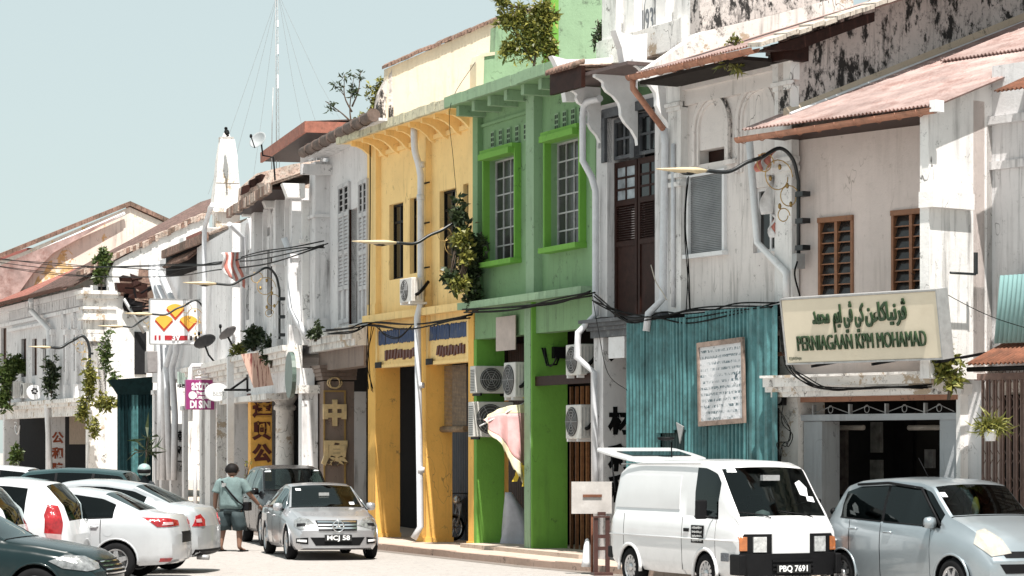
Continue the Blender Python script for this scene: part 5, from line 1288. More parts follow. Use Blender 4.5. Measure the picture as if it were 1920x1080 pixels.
for i in range(26):
    px, py = 250 + rr2.gauss(8, 12), 548 + rr2.gauss(0, 17) ; q = F1.side(px, py, ab + .25); s_ = rr2.uniform(.12, .42)
    M().hexa([(x + rr2.uniform(-.08, .08), q[1] + y + rr2.uniform(-.1, .1), q[2] + z + rr2.uniform(-.1, .1)) for z in (-s_, s_ * .6) for x, y in ((-.1, -s_), (.25, -s_), (.25, s_), (-.1, s_))]).build('rubble', (DARKW, TILE, DARK)[i % 3], rb)
q0, q1 = F1.side(232, 560, ab + .3), F1.side(270, 624, ab + .3); M().tube([(.3, q0[1], q0[2]), (.3, q1[1], q1[2])], .07, 6).build('slanting_pipe', GREYM, rb)
q0, q1 = F1.side(243, 576, ab + .4), F1.side(282, 574, ab + .4); M().tube([(.4, q0[1], q0[2]), (.4, q1[1], q1[2])], .04, 6).build('iron_bar', BLACK, rb)
# far gable wall of the big house
tg = F1.thing('gable_house', 'big old house with a white gable patched yellow and pink tin roof slope', 'building', 0, 0, 0)
GBL = plaster('plaster_gable', (0.76, 0.68, 0.60), 0.35, streak=0.5, patch=0.12, pcol=(0.62, 0.42, 0.20))
m = M(); sidepoly(m, F1, 0.0, [(-200, 620), (-200, 560), (40, 474), (243, 388), (332, 428), (332, 620)], 0.4); m.build('gable_wall', GBL, tg)
for (xa, ya), (xb, yb), k in (((-60, 508), (243, 386), 26), ((243, 386), (336, 428), 9)):
    A_ = F1.side(xa, ya, 0.0); B_ = F1.side(xb, yb, 0.0)
    for i in range(k):
        y0 = A_[1] + (B_[1] - A_[1]) * i / k; y1 = A_[1] + (B_[1] - A_[1]) * (i + .95) / k; z0 = A_[2] + (B_[2] - A_[2]) * i / k; z_1 = A_[2] + (B_[2] - A_[2]) * (i + .95) / k
        M().hexa([(-.9, y0, z0), (.15, y0, z0), (.15, y1, z_1), (-.9, y1, z_1), (-.9, y0, z0 + .22), (.15, y0, z0 + .22), (.15, y1, z_1 + .22), (-.9, y1, z_1 + .22)]).build('verge_tile', TILE, tg)
m = M(); sidepoly(m, F1, 0.03, [(60, 545), (70, 520), (84, 508), (92, 490), (108, 484), (116, 470), (128, 468), (136, 476), (132, 492), (138, 504), (122, 512), (112, 528), (96, 530), (84, 544)], .025); m.build('ochre_plaster_patch', plaster('ochre_patch', (.66, .46, .22), .9, dcol=(.12, .07, .03), streak=.6, patch=.45, pcol=(.74, .66, .58)), tg)
A_ = F1.side(-60, 530, 0.3); B_ = F1.side(235, 400, 0.3)
M().tube([(0.2, A_[1], A_[2]), (0.2, B_[1], B_[2])], 0.1, 6).build('flashing', WHP, tg)
m = M(); sidepoly(m, F1, 0.35, [(-100, 560), (-100, 540), (38, 482), (150, 436), (232, 400), (150, 446), (100, 474), (62, 512), (36, 548), (0, 562)], 0.15); m.build('tin_roof', TINR, tg)
M().box(-14, -1.0, 2, 8, F1.Z(480, -3, 2) - 3, F1.Z(470, -3, 2)).build('rear_house', painted('far_red', (0.45, 0.12, 0.09), 0.7), tg)
# ================================================================ vehicles
from mathutils.geometry import delaunay_2d_cdt
def carpaint(name, col, metal=0.0, rough=0.28):
    if name in _mats: return _mats[name]
    m, nt, b = newmat(name); v = objvec(nt)
    n1 = noise(nt, v, 2.2, 5, 0.6); n2 = noise(nt, v, 9, 6, 0.7)
    z = N(nt, 'ShaderNodeSeparateXYZ'); tc = N(nt, 'ShaderNodeTexCoord'); nt.links.new(tc.outputs['Object'], z.inputs[0])
    low = ramp(nt, z.outputs[2], 0.75, 0.25)
    dst = mth(nt, 'MULTIPLY', mth(nt, 'MULTIPLY', low, ramp(nt, n2, 0.4, 0.7)), 0.45)
    c = mix(nt, ramp(nt, n1, 0.3, 0.7), tuple(x * 0.93 for x in col), col)
    c = mix(nt, dst, c, tuple(x * .55 + .04 for x in col))
    nt.links.new(c, b.inputs['Base Color']); b.inputs['Metallic'].default_value = metal
    nt.links.new(mth(nt, 'ADD', mth(nt, 'MULTIPLY', n2, 0.15), rough), b.inputs['Roughness'])
    b.inputs['Coat Weight'].default_value = 0.8 if max(col) > .1 else 0.12; b.inputs['Specular IOR Level'].default_value = 0.5 if max(col) > .1 else 0.3; b.inputs['Coat Roughness'].default_value = 0.06
    _mats[name] = m; return m
TYRE = painted('tyre_rubber', (0.012, 0.012, 0.013), 0.85, var=0.3)
RIM = painted('alloy_rim', (0.55, 0.55, 0.56), 0.3, metal=0.8, var=0.1)
PLB = painted('black_plastic', (0.009, 0.009, 0.010), 0.55, var=0.2)
CHR = painted('chrome', (0.75, 0.76, 0.78), 0.12, metal=1.0, var=0.05, bmp=0)
CGL = tinted('car_glass', (0.30, 0.36, 0.35), 0.60)
CGD = tinted('car_glass_dark', (0.10, 0.11, 0.12), 0.75)
SEAT = painted('seat_fabric', (0.06, 0.06, 0.065), 0.8)
LAMPG = painted('lamp_lens', (0.34, 0.34, 0.34), 0.10, metal=0.5, var=0.6, scale=14, bmp=0.4, coat=1.0)
LAMPY = painted('lamp_lens_yellowed', (0.46, 0.43, 0.38), 0.15, metal=0.0, var=0.25, scale=9, bmp=0.3, coat=1.0)
REDL = painted('tail_lamp_red', (0.34, 0.008, 0.012), 0.1, var=0.5, scale=12, bmp=0.3, coat=1.0)
REDC = painted('tail_lamp_clear', (0.45, 0.30, 0.30), 0.12, var=0.2, scale=12, coat=1.0)
ORNL = painted('orange_lens', (0.42, 0.13, 0.035), 0.15, var=0.3, scale=12, coat=1.0)
LEDW = painted('led_white', (0.9, 0.9, 0.92), 0.2, bmp=0)
PLATE = painted('plate_black', (0.015, 0.015, 0.015), 0.4, bmp=0)
PLW = painted('plate_white', (0.85, 0.85, 0.85), 0.4, bmp=0)
STK = painted('sticker_white', (0.75, 0.76, 0.78), 0.5, bmp=0)

def interp(tab, x, sm=0.05):
    xs = [p[0] for p in tab]; ys = [p[1] for p in tab]
    return float(np.mean([np.interp(x + q * sm, xs, ys) for q in (-1, -.6, -.2, .2, .6, 1)]))
def islands(vs, fs):
    pr = list(range(len(vs)))
    def fd(a):
        while pr[a] != a: pr[a] = pr[pr[a]]; a = pr[a]
        return a
    for f in fs:
        for b in f[1:]: pr[fd(b)] = fd(f[0])
    gr = {}
    for f in fs: gr.setdefault(fd(f[0]), []).append(f)
    for g_ in gr.values():
        us = {}; out = []
        for f in g_: out.append([us.setdefault(v, len(us)) for v in f])
        yield [vs[v] for v in us], out
def split_mats(me, names, mats, parent):
    """one object for every material slot of the mesh"""
    out = {}
    for si, nm in enumerate(names):
        if nm is None: continue
        idx = [p.index for p in me.polygons if p.material_index == si]
        if not idx: continue
        used = {}; vs = []; fs = []; sm = []
        for i in idx:
            p = me.polygons[i]; f = []
            for v in p.vertices:
                if v not in used: used[v] = len(vs); vs.append(tuple(me.vertices[v].co))
                f.append(used[v])
            fs.append(f)
        for vs, fs in (islands(vs, fs) if nm in ('wheel_arch', 'window_pillar') else [(vs, fs)]):
            m2 = bpy.data.meshes.new(nm); m2.from_pydata(vs, [], fs); m2.materials.append(mats[si])
            m2.polygons.foreach_set('use_smooth', [True] * len(fs)); m2.set_sharp_from_angle(angle=R(38))
            o = bpy.data.objects.new(nm, m2); COL.objects.link(o); o.parent = parent; out[si] = o
    return out
def patch(bvh, poly, direction, up=(0, 0, 1), off=0.006, name='patch', mat=None, parent=None, step=0.04, origin=(0, 0, 0), skirt=0.02, far=6.0, sm=True):
    """a skin that lies on the body: outline given in the view along `direction` (u to the viewer's right, v up)"""
    d = Vector(direction).normalized(); r = d.cross(Vector(up)).normalized(); u = r.cross(d).normalized()
    P = [Vector(p) for p in poly]; bp = []
    for i in range(len(P)):
        a, b = P[i], P[(i + 1) % len(P)]; n = max(1, int((b - a).length / step))
        bp += [a.lerp(b, k / n) for k in range(n)]
    nb = len(bp); mnx, mxx = min(p.x for p in bp), max(p.x for p in bp); mny, mxy = min(p.y for p in bp), max(p.y for p in bp)
    ins = []
    def inside(q):
        c = False
        for i in range(nb):
            a, b = bp[i], bp[(i + 1) % nb]
            if (a.y > q.y) != (b.y > q.y) and q.x < (b.x - a.x) * (q.y - a.y) / (b.y - a.y) + a.x: c = not c
        return c
    x = mnx + step / 2
    while x < mxx:
        y = mny + step / 2
        while y < mxy:
            q = Vector((x, y))
            if inside(q): ins.append(q)
            y += step
        x += step
    vs, es, fs, *_ = delaunay_2d_cdt(bp + ins, [(i, (i + 1) % nb) for i in range(nb)], [list(range(nb))], 1, 1e-4)
    O = Vector(origin); co = []; last = None
    for q in vs:
        s = O + r * q.x + u * q.y - d * far
        h = bvh.ray_cast(s, d)
        if h[0] is not None: p = h[0] - d * off; last = (h[0] - s).dot(d)
        else: p = s + d * ((last if last else far) - off)
        co.append(p)
    bm = bmesh.new(); bv = [bm.verts.new(p) for p in co]
    for f in fs:
        try: bm.faces.new([bv[i] for i in f])
        except ValueError: pass
    bm.normal_update()
    for f in bm.faces:
        if f.normal.dot(d) > 0: f.normal_flip()
    be = [e for e in bm.edges if e.is_boundary]
    ex = bmesh.ops.extrude_edge_only(bm, edges=be)
    for v in [g for g in ex['geom'] if isinstance(g, bmesh.types.BMVert)]: v.co += d * skirt
    me = bpy.data.meshes.new(name); bm.to_mesh(me); bm.free()
    if sm: me.polygons.foreach_set('use_smooth', [True] * len(me.polygons)); me.set_sharp_from_angle(angle=R(50))
    if mat: me.materials.append(mat)
    o = bpy.data.objects.new(name, me); COL.objects.link(o); o.parent = parent
    return o
def wheel(parent, x, y, r, w=0.2, spokes=5, rimr=None, side=1, rimmat=None, hub=False):
    rimr = rimr or r * 0.68; rm = rimmat or RIM
    s = side
    m = M().lathe([(rimr - 0.03, -w / 2 + 0.02), (rimr, -w / 2 + 0.01), (rimr, w / 2 - 0.012), (rimr - 0.015, w / 2 - 0.008), (rimr - 0.03, w / 2 - 0.02), (rimr - 0.04, w / 2 - 0.06), (rimr - 0.05, -0.02), (0.04, -0.02)], (0, 0, 0), 'y', 28, cap=False)
    m.v = [(a, b * s, c) for a, b, c in m.v]
    for k in range(spokes):
        q = 2 * math.pi * k / spokes + 0.3; cs, sn = math.cos(q), math.sin(q); hw = 0.035 if spokes > 6 else 0.05
        pts = []
        for rr_, h_ in ((0.03, hw), (rimr - 0.015, hw * 0.62)):
            for yy in (w / 2 - 0.055, w / 2 - 0.02):
                for t_ in (-1, 1): pts.append((rr_ * cs - t_ * h_ * sn, yy * s, rr_ * sn + t_ * h_ * cs))
        m.add(pts, [(0, 1, 3, 2), (4, 6, 7, 5), (2, 3, 7, 6), (0, 4, 5, 1), (0, 2, 6, 4), (1, 5, 7, 3)])
    hm = M().lathe([(0.06, w / 2 - 0.06), (0.06, w / 2 - 0.012), (0.045, w / 2 - 0.004), (0.001, w / 2 - 0.002)], (0, 0, 0), 'y', 14); hm.v = [(a, b * s, c) for a, b, c in hm.v]; m.add(hm.v, hm.f, True)
    o = m.build('wheel', rm, parent); o.location = (x, y, r)
    t = M().lathe([(rimr - 0.005, -w / 2), (rimr + 0.03, -w / 2 - 0.005), (r - 0.03, -w / 2 + 0.004), (r - 0.004, -w / 2 + 0.03), (r, 0), (r - 0.004, w / 2 - 0.03), (r - 0.03, w / 2 - 0.004), (rimr + 0.03, w / 2 + 0.005), (rimr - 0.005, w / 2)], (0, 0, 0), 'y', 32, cap=False)
    t.build('tyre', TYRE, o)
    bd = M().lathe([(0.02, -0.03), (rimr * 0.62, -0.03), (rimr * 0.62, -0.01), (0.02, -0.01)], (0, 0, 0), 'y', 18); bd.v = [(a, b * s, c) for a, b, c in bd.v]; bd.build('brake_disc', GREYM, o)
    return o

def build_car(name, label, cat, loc, heading, S, group=None):
    """S: dict of profiles. x forward. heading = world angle of +x"""
    t = thing(name, label, cat, loc, heading, group)
    t.scale = [S.get('scale', 1.0)] * 3
    X0, X1 = S['x0'], S['x1']
    ws0, ws1 = S['ws']; rg = S.get('rg'); gl = S['glass']; pil = S.get('pillars', []); gaps = S.get('gaps', [])
    st = set([X0, X1, ws0, ws1] + ([rg[0], rg[1]] if rg else []))
    for a, b in gl: st |= {a, b}
    for g in gaps: st |= {g - 0.009, g, g + 0.009}
    x = X0
    while x < X1: st.add(round(x, 4)); x += 0.07
    for e in (0.015, 0.04): st |= {X0 + e, X1 - e}
    st = sorted(st); s2 = [st[0]]
    keep = set([ws0, ws1, X0, X1] + ([rg[0], rg[1]] if rg else []) + [q for ab in gl for q in ab] + [g + d for g in gaps for d in (-.009, 0, .009)])
    for x in st[1:]:
        if x - s2[-1] < 0.006 and x not in keep: continue
        if x - s2[-1] < 0.022 and x not in keep: continue
        s2.append(x)
    st = s2
    W = max(p[1] for p in S['wb']); bf = S.get('bow', 0.16); br = S.get('bowr', 0.10)
    def warp(x, y):
        u = abs(y) / W
        if x > 0: return x - bf * (x / X1) ** 1.3 * u ** 2.4
        return x + br * (x / X0) ** 1.5 * u ** 2.4
    rows = []
    for x in st:
        top = interp(S['top'], x); belt = min(interp(S['belt'], x), top - 0.012); bot = interp(S['bot'], x, 0.02); wb = interp(S['wb'], x); wr = min(interp(S['wr'], x), wb * 0.94)
        h = top - belt; f = 1 - min(0.10, h * 0.25) / max(h, 0.03) * 0.55 if h > 0.12 else 0.75
        zr = belt + h * f; gtop = zr - min(0.055, h * 0.22); gb = belt + min(0.02, h * 0.1)
        g = any(abs(x - q) < 0.001 for q in gaps); gi = 0.022 if g else 0.0
        lo = belt - bot
        sec = [(0, bot), (wb * 0.90, bot), (wb * 0.965 - gi * .5, bot + min(0.07, lo * .15)), (wb * 0.985 - gi, bot + lo * 0.22), (wb * 0.992 - gi, bot + lo * 0.42), (wb - gi, bot + lo * 0.62), (wb * 0.992 - gi, bot + lo * 0.80), (wb * 0.975 - gi, belt - lo * 0.06), (wb * 0.945, belt),
               (wb * 0.93, gb), ]
        bx = wb * 0.93
        for q in (0.5, 1.0): sec.append((bx + (wr - bx) * q + 0.02 * math.sin(math.pi * q) * (1 if h > .2 else 0), gb + (gtop - gb) * q))
        sec += [(wr - 0.012, zr), (wr * 0.93, zr + (top - zr) * 0.45), (wr * 0.62, zr + (top - zr) * 0.80), (wr * 0.3, zr + (top - zr) * 0.96), (0, top)]
        rows.append(sec)
    nr = len(rows[0]); ns = len(st)
    slots = ['body', 'windscreen', 'rear_window', None]; mats = [S['paint'], S.get('glassmat', CGL), S.get('glassmat', CGL), PLB]
    for k in range(len(gl)):
        for sd in (1, -1): slots.append('side_window'); mats.append(S.get('sideglass', S.get('glassmat', CGL)))
    door_base = len(slots)
    for a, b in S.get('doors', []):
        for sd in (1, -1): slots.append('door'); mats.append(S['paint'])
    slots[3] = 'wheel_arch'
    bpi = len(slots); slots.append('window_pillar'); mats.append(PLB)
    vs = []; fs = []; mi = []
    def vid(i, j, sd): return (i * nr + j) * 2 + (0 if sd > 0 else 1)
    for i, x in enumerate(st):
        for j, (y, z) in enumerate(rows[i]):
            for sd in (1, -1): vs.append((warp(x, y), y * sd, z))
    for i in range(ns - 1):
        xm = (st[i] + st[i + 1]) / 2
        for j in range(nr - 1):
            for sd in (1, -1):
                q = [vid(i, j, sd), vid(i + 1, j, sd), vid(i + 1, j + 1, sd), vid(i, j + 1, sd)]
                if sd > 0: q = q[::-1]
                mat_ = 0
                if j >= 13 and ws0 < xm < ws1: mat_ = 1
                elif rg and j >= 13 and rg[0] < xm < rg[1]: mat_ = 2
                elif 9 <= j <= 10:
                    hh = rows[i][11][1] - rows[i][9][1]
                    for k, (a, b) in enumerate(gl):
                        if a < xm < b and hh > 0.05: mat_ = 4 + 2 * k + (0 if sd > 0 else 1)
                    for a, b in pil:
                        if a < xm < b: mat_ = bpi
                elif 2 <= j <= 8:
                    for k, (a, b) in enumerate(S.get('doors', [])):
                        if a < xm < b: mat_ = door_base + 2 * k + (0 if sd > 0 else 1)
                fs.append(q); mi.append(mat_)
    # end caps as grids
    for i, fl in ((0, False), (ns - 1, True)):
        K = 10; base = len(vs); x = st[i]
        for j, (y, z) in enumerate(rows[i]):
            for k in range(K + 1): yy = y * (1 - 2 * k / K); vs.append((warp(x, yy), yy, z))
        for j in range(nr - 1):
            for k in range(K):
                a = base + j * (K + 1) + k; q = [a, a + 1, a + K + 2, a + K + 1]
                if j == 0: pass
                if not fl: q = q[::-1]
                fs.append(q); mi.append(0)
    bm = bmesh.new(); bv = [bm.verts.new(v) for v in vs]
    for q, k in zip(fs, mi):
        try: f = bm.faces.new([bv[a] for a in q]); f.material_index = k
        except ValueError: pass
    bmesh.ops.remove_doubles(bm, verts=bm.verts, dist=0.0006)
    bmesh.ops.dissolve_degenerate(bm, edges=bm.edges, dist=0.0004)
    bmesh.ops.recalc_face_normals(bm, faces=bm.faces)
    me = bpy.data.meshes.new('tmp'); bm.to_mesh(me); bvh = BVHTree.FromBMesh(bm); bm.free()
    for mt in mats: me.materials.append(mt)
    tmp = bpy.data.objects.new('tmp', me); COL.objects.link(tmp)
    cutters = []
    Rw = S['wheel']; gapw = S.get('archgap', 0.055)
    for wx in S['axles']:
        for sd in (1, -1):
            m = M().lathe([(Rw + gapw, 0), (Rw + gapw, 0.6)], (0, 0, 0), 'y', 36, smooth=True)
            yin = W - 0.30
            m.v = [(a + wx, (yin + b) * sd, c + Rw) for a, b, c in m.v]
            if sd < 0: m.f = [f[::-1] for f in m.f]
            c = m.build('cut', None); 
            for mt in mats: c.data.materials.append(mt)
            c.data.polygons.foreach_set('material_index', [3] * len(c.data.polygons))
            md = tmp.modifiers.new('b', 'BOOLEAN'); md.object = c; md.operation = 'DIFFERENCE'; md.solver = 'EXACT'
            try: md.material_mode = 'INDEX'
            except Exception: pass
            cutters.append(c)
    dg = bpy.context.evaluated_depsgraph_get()
    fm = bpy.data.meshes.new_from_object(tmp.evaluated_get(dg))
    bpy.data.objects.remove(tmp)
    for c in cutters: bpy.data.objects.remove(c)
    parts = split_mats(fm, slots, mats, t)
    for wx in S['axles']:
        for sd in (1, -1):
            wheel(t, wx, sd * (W - 0.115), Rw, S.get('tw', 0.20), S.get('spokes', 5), S.get('rim'), sd, S.get('rimmat'))
            m = M(); m.tube([(wx + (Rw + gapw + .0) * math.cos(R(a_)), sd * (interp(S['wb'], wx + (Rw + gapw) * math.cos(R(a_))) * 0.985), Rw + (Rw + gapw) * math.sin(R(a_))) for a_ in range(-8, 189, 14)], 0.018 if not S.get('flare') else 0.03, 6); m.build('arch_lip', S['paint'], t)
    for g in gaps:
        sec = rows[min(range(ns), key=lambda i: abs(st[i] - g))]
        for sd in (1, -1): M().tube([(warp(g, y), sd * (y + .020), z) for y, z in sec[2:9]], .0045, 4).build('door_seam', PLB, t)
    for a, b in gl:
        for sd in (1, -1): M().tube([(warp(x, rows[i][9][0]), sd * (rows[i][9][0] + .006), rows[i][9][1]) for i, x in enumerate(st) if a <= x <= b and rows[i][11][1] - rows[i][9][1] > .05], .009, 4).build('window_seal', PLB, t)
    xh = ws1 + .03; sh = rows[min(range(ns), key=lambda i: abs(st[i] - xh))]; M().tube([(warp(xh, y), y * s_, z + .004) for s_, seq in ((1, sh[12:]), (-1, sh[12:-1][::-1])) for y, z in seq], .008, 4).build('bonnet_seam', PLB, t)
    # interior
    fl = S.get('floor', 0.35); cx = S['cabin']
    SB = S.get('belt_z', 0.9)
    m = M(); m.box(cx[0], cx[1], -W + 0.16, W - 0.16, fl, fl + 0.05); m.box(cx[1] - 0.42, cx[1] + .05, -W + 0.2, W - 0.2, fl + 0.2, SB - 0.02); m.build('dashboard', SEAT, t)
    for y in (0.37, -0.37):
        for xx in S.get('seats', (cx[1] - 1.25, cx[1] - 2.1)):
            m = M(); m.box(xx, xx + 0.5, y - 0.24, y + 0.24, fl + 0.15, fl + 0.32); m.hexa([(xx - 0.02, y - 0.23, fl + 0.3), (xx + 0.12, y - 0.23, fl + 0.3), (xx + 0.12, y + 0.23, fl + 0.3), (xx - 0.02, y + 0.23, fl + 0.3), (xx - 0.16, y - 0.19, SB + 0.10), (xx - 0.06, y - 0.19, SB + 0.10), (xx - 0.06, y + 0.19, SB + 0.10), (xx - 0.16, y + 0.19, SB + 0.10)])
            m.box(xx - 0.15, xx - 0.07, y - 0.12, y + 0.12, SB + 0.12, SB + 0.28)
            m.build('seat', SEAT, t, bevel=0.02)
    sx = cx[1] - 0.55; m = M(); m.tube([(sx + 0.19 * math.sin(w * math.pi / 8) * 0.35, -0.37 + 0.19 * math.cos(w * math.pi / 8), SB + 0.02 + 0.18 * math.sin(w * math.pi / 8)) for w in range(17)], 0.014, 6); m.build('steering_wheel', PLB, t)
    # mirrors, handles
    for sd in (1, -1):
        if S.get('mirror'):
            mx, mz = S['mirror']; y = interp(S['wb'], mx) * 0.93
            m = M().lathe([(0.015, -0.11), (0.07, -0.09), (0.085, 0.0), (0.07, 0.09), (0.015, 0.11)], (0, 0, 0), 'y', 12); m.v = [(mx + a * 0.8 * S.get('mirs', 1), sd * (y + 0.09) + b * 0.85, mz + c * 0.95 * S.get('mirs', 1)) for a, b, c in m.v]
            o = m.build('wing_mirror', S.get('mirmat', S['paint']), t)
            m = M(); m.box(mx - 0.075, mx - 0.06, sd * (y + 0.02), sd * (y + 0.16), mz - 0.06, mz + 0.06); m.tube([(mx, sd * (y - 0.02), mz - 0.05), (mx, sd * (y + 0.08), mz - 0.03)], 0.025, 6); m.build('mirror_glass', PLB, o)
        for hx in S.get('handles', []):
            z = interp(S['belt'], hx) - 0.11; y = interp(S['wb'], hx) * 0.985
            m = M(); m.tube([(hx - 0.09, sd * (y - 0.0), z), (hx - 0.07, sd * (y + 0.025), z), (hx + 0.07, sd * (y + 0.025), z + .005), (hx + 0.09, sd * (y - 0.0), z)], 0.013, 6); m.build('door_handle', S.get('handmat', S['paint']), t)
    XB[t.name] = (X0, X1)
    return t, bvh
XB = {}

FRONT, REAR, LEFT, RIGHT = (-1, 0, 0), (1, 0, 0), (0, -1, 0), (0, 1, 0)
def mir(poly): return [(-x, y) for x, y in poly][::-1]
def both(bvh, poly, d, name, mat, t, **k):
    """outline for the car's left, and the mirrored one for its right (front / rear views)"""
    d = Vector(d); k.setdefault('origin', (XB[t.name][1 if d.x < 0 else 0], 0, 0)); patch(bvh, poly, d, name=name, mat=mat, parent=t, **k)
    d2 = Vector((d.x, -d.y, d.z)); patch(bvh, mir(poly), d2, name=name, mat=mat, parent=t, **k)
def plate(t, x, z, txt, w=0.50, h=0.11, front=True, size=0.105, y=0.0):
    m = M().box(x, x + (0.015 if front else -0.015), y - w / 2, y + w / 2, z - h / 2, z + h / 2); p = m.build('number_plate', PLATE, t)
    o = text_part(txt, 'plate_lettering', PLW, p, size, (x + (0.018 if front else -0.018), y, z), rot=(R(90), 0, R(90 if front else -90)), bold=0.003, depth=0.001); fitw(o, w * 0.84)
def fitw(o, wd):
    xs = [v.co.x for v in o.data.vertices]
    if xs: o.scale = (wd / (max(xs) - min(xs)), 1, 1)

# ---- profiles
def sedan(paint, L=4.42, W=0.86, H=1.48, **k):
    h = L / 2; s = H / 1.48
    S = dict(paint=paint, x0=-h, x1=h, ws=(0.30, 1.03), rg=(-1.62, -1.00), glass=[(-1.22, -0.30), (-0.24, 0.86)], pillars=[(-0.30, -0.24)], gaps=[-1.02, -0.27, 0.82], doors=[(-1.011, -0.279), (-0.261, 0.811)],
             top=[(-h, .62), (-h + .03, .92), (-h + .10, 1.04 * s), (-1.66, 1.10 * s), (-1.0, 1.40 * s), (-.5, 1.47 * s), (-.1, 1.48 * s), (.3, 1.44 * s), (1.03, 1.01 * s), (1.5, .94 * s), (h - .28, .84 * s), (h - .1, .72 * s), (h, .56 * s)],
             belt=[(-h, .60), (-h + .05, .90 * s), (-h + .15, .97 * s), (-1.6, .99 * s), (-.3, .95 * s), (.9, .90 * s), (1.5, .84 * s), (h - .28, .75 * s), (h - .1, .64 * s), (h, .50 * s)],
             bot=[(-h, .34), (-h + .12, .26), (-1.0, .20), (1.0, .20), (h - .1, .20), (h, .24)],
             wb=[(-h, W * .80), (-h + .08, W * .90), (-h + .35, W * .975), (-1.0, W), (1.0, W), (h - .5, W * .975), (h - .15, W * .90), (h, W * .80)],
             wr=[(-h, W * .7), (-1.62, W * .80), (-1.0, W * .70), (-.4, W * .68), (.2, W * .68), (1.03, W * .84), (1.3, W * .86), (h, W * .78)],
             wheel=.31, axles=(-h + .98, h - .86), cabin=(-1.3, 1.0), belt_z=.92, mirror=(.72, .99), handles=(-.85, -.05), bow=.22, bowr=.14)
    S.update(k); return S
def hatch(paint, L=3.75, W=0.83, H=1.56, **k):
    h = L / 2; s = H / 1.56
    S = dict(paint=paint, x0=-h, x1=h, ws=(0.38, 1.12), rg=(-h + .05, -h + .42), glass=[(-1.42, -0.42), (-0.36, 0.98)], pillars=[(-0.42, -0.36)], gaps=[-1.15, -0.39, 0.80], doors=[(-1.141, -0.399), (-0.381, 0.791)],
             top=[(-h, .62), (-h + .03, 1.00), (-h + .08, 1.10 * s), (-h + .42, 1.48 * s), (-1.1, 1.54 * s), (-.4, 1.56 * s), (.38, 1.50 * s), (1.12, 1.06 * s), (1.45, .98 * s), (h - .18, .84 * s), (h - .06, .68 * s), (h, .50 * s)],
             belt=[(-h, .60), (-h + .04, .93 * s), (-h + .2, 1.02 * s), (-.4, .97 * s), (.9, .93 * s), (1.3, .88 * s), (h - .18, .74 * s), (h - .06, .60 * s), (h, .46 * s)],
             bot=[(-h, .34), (-h + .12, .24), (-.8, .19), (.8, .19), (h - .1, .2), (h, .26)],
             wb=[(-h, W * .84), (-h + .08, W * .93), (-h + .3, W * .98), (-.8, W), (.9, W), (h - .4, W * .97), (h - .12, W * .88), (h, W * .74)],
             wr=[(-h, W * .76), (-h + .42, W * .74), (-.8, W * .745), (.2, W * .74), (1.12, W * .86), (1.4, W * .84), (h, W * .70)],
             wheel=.29, axles=(-h + .60, h - .72), cabin=(-1.4, 1.05), belt_z=.96, mirror=(.78, 1.03), handles=(-1.0, -.2), bow=.26, bowr=.12)
    S.update(k); return S
def suv(paint, L=4.6, W=0.92, H=1.75, **k):
    h = L / 2; s = H / 1.75
    S = dict(paint=paint, x0=-h, x1=h, ws=(0.42, 1.05), rg=(-h + .06, -h + .40), glass=[(-1.95, -1.25), (-1.18, -0.34), (-0.28, 0.88)], pillars=[(-1.25, -1.18), (-0.34, -0.28)], gaps=[-1.2, -0.31, 0.82], doors=[(-1.191, -0.319), (-0.301, 0.811)],
             top=[(-h, .7), (-h + .03, 1.1), (-h + .08, 1.2 * s), (-h + .40, 1.66 * s), (-1.2, 1.73 * s), (-.4, 1.75 * s), (.42, 1.68 * s), (1.05, 1.21 * s), (1.5, 1.15 * s), (h - .2, 1.04 * s), (h - .06, .86 * s), (h, .66 * s)],
             belt=[(-h, .66), (-h + .04, 1.04), (-h + .2, 1.15 * s), (-.4, 1.12 * s), (.9, 1.08 * s), (1.5, 1.03 * s), (h - .2, .92 * s), (h - .06, .76 * s), (h, .60 * s)],
             bot=[(-h, .42), (-h + .12, .32), (-.8, .28), (.8, .28), (h - .1, .28), (h, .34)],
             wb=[(-h, W * .86), (-h + .08, W * .94), (-h + .3, W * .985), (-.8, W), (1.1, W), (h - .4, W * .97), (h - .12, W * .90), (h, W * .80)],
             wr=[(-h, W * .74), (-h + .4, W * .73), (-.8, W * .74), (.2, W * .735), (1.05, W * .86), (1.5, W * .86), (h, W * .76)],
             wheel=.36, axles=(-h + .98, h - .90), cabin=(-2.0, 1.0), belt_z=1.1, mirror=(.80, 1.18), handles=(-.95, -.1), bow=.20, bowr=.10, tw=.23)
    S.update(k); return S
def gpos(px, t, z=0.0): return ((px - 960) / FPX * t, t, z)

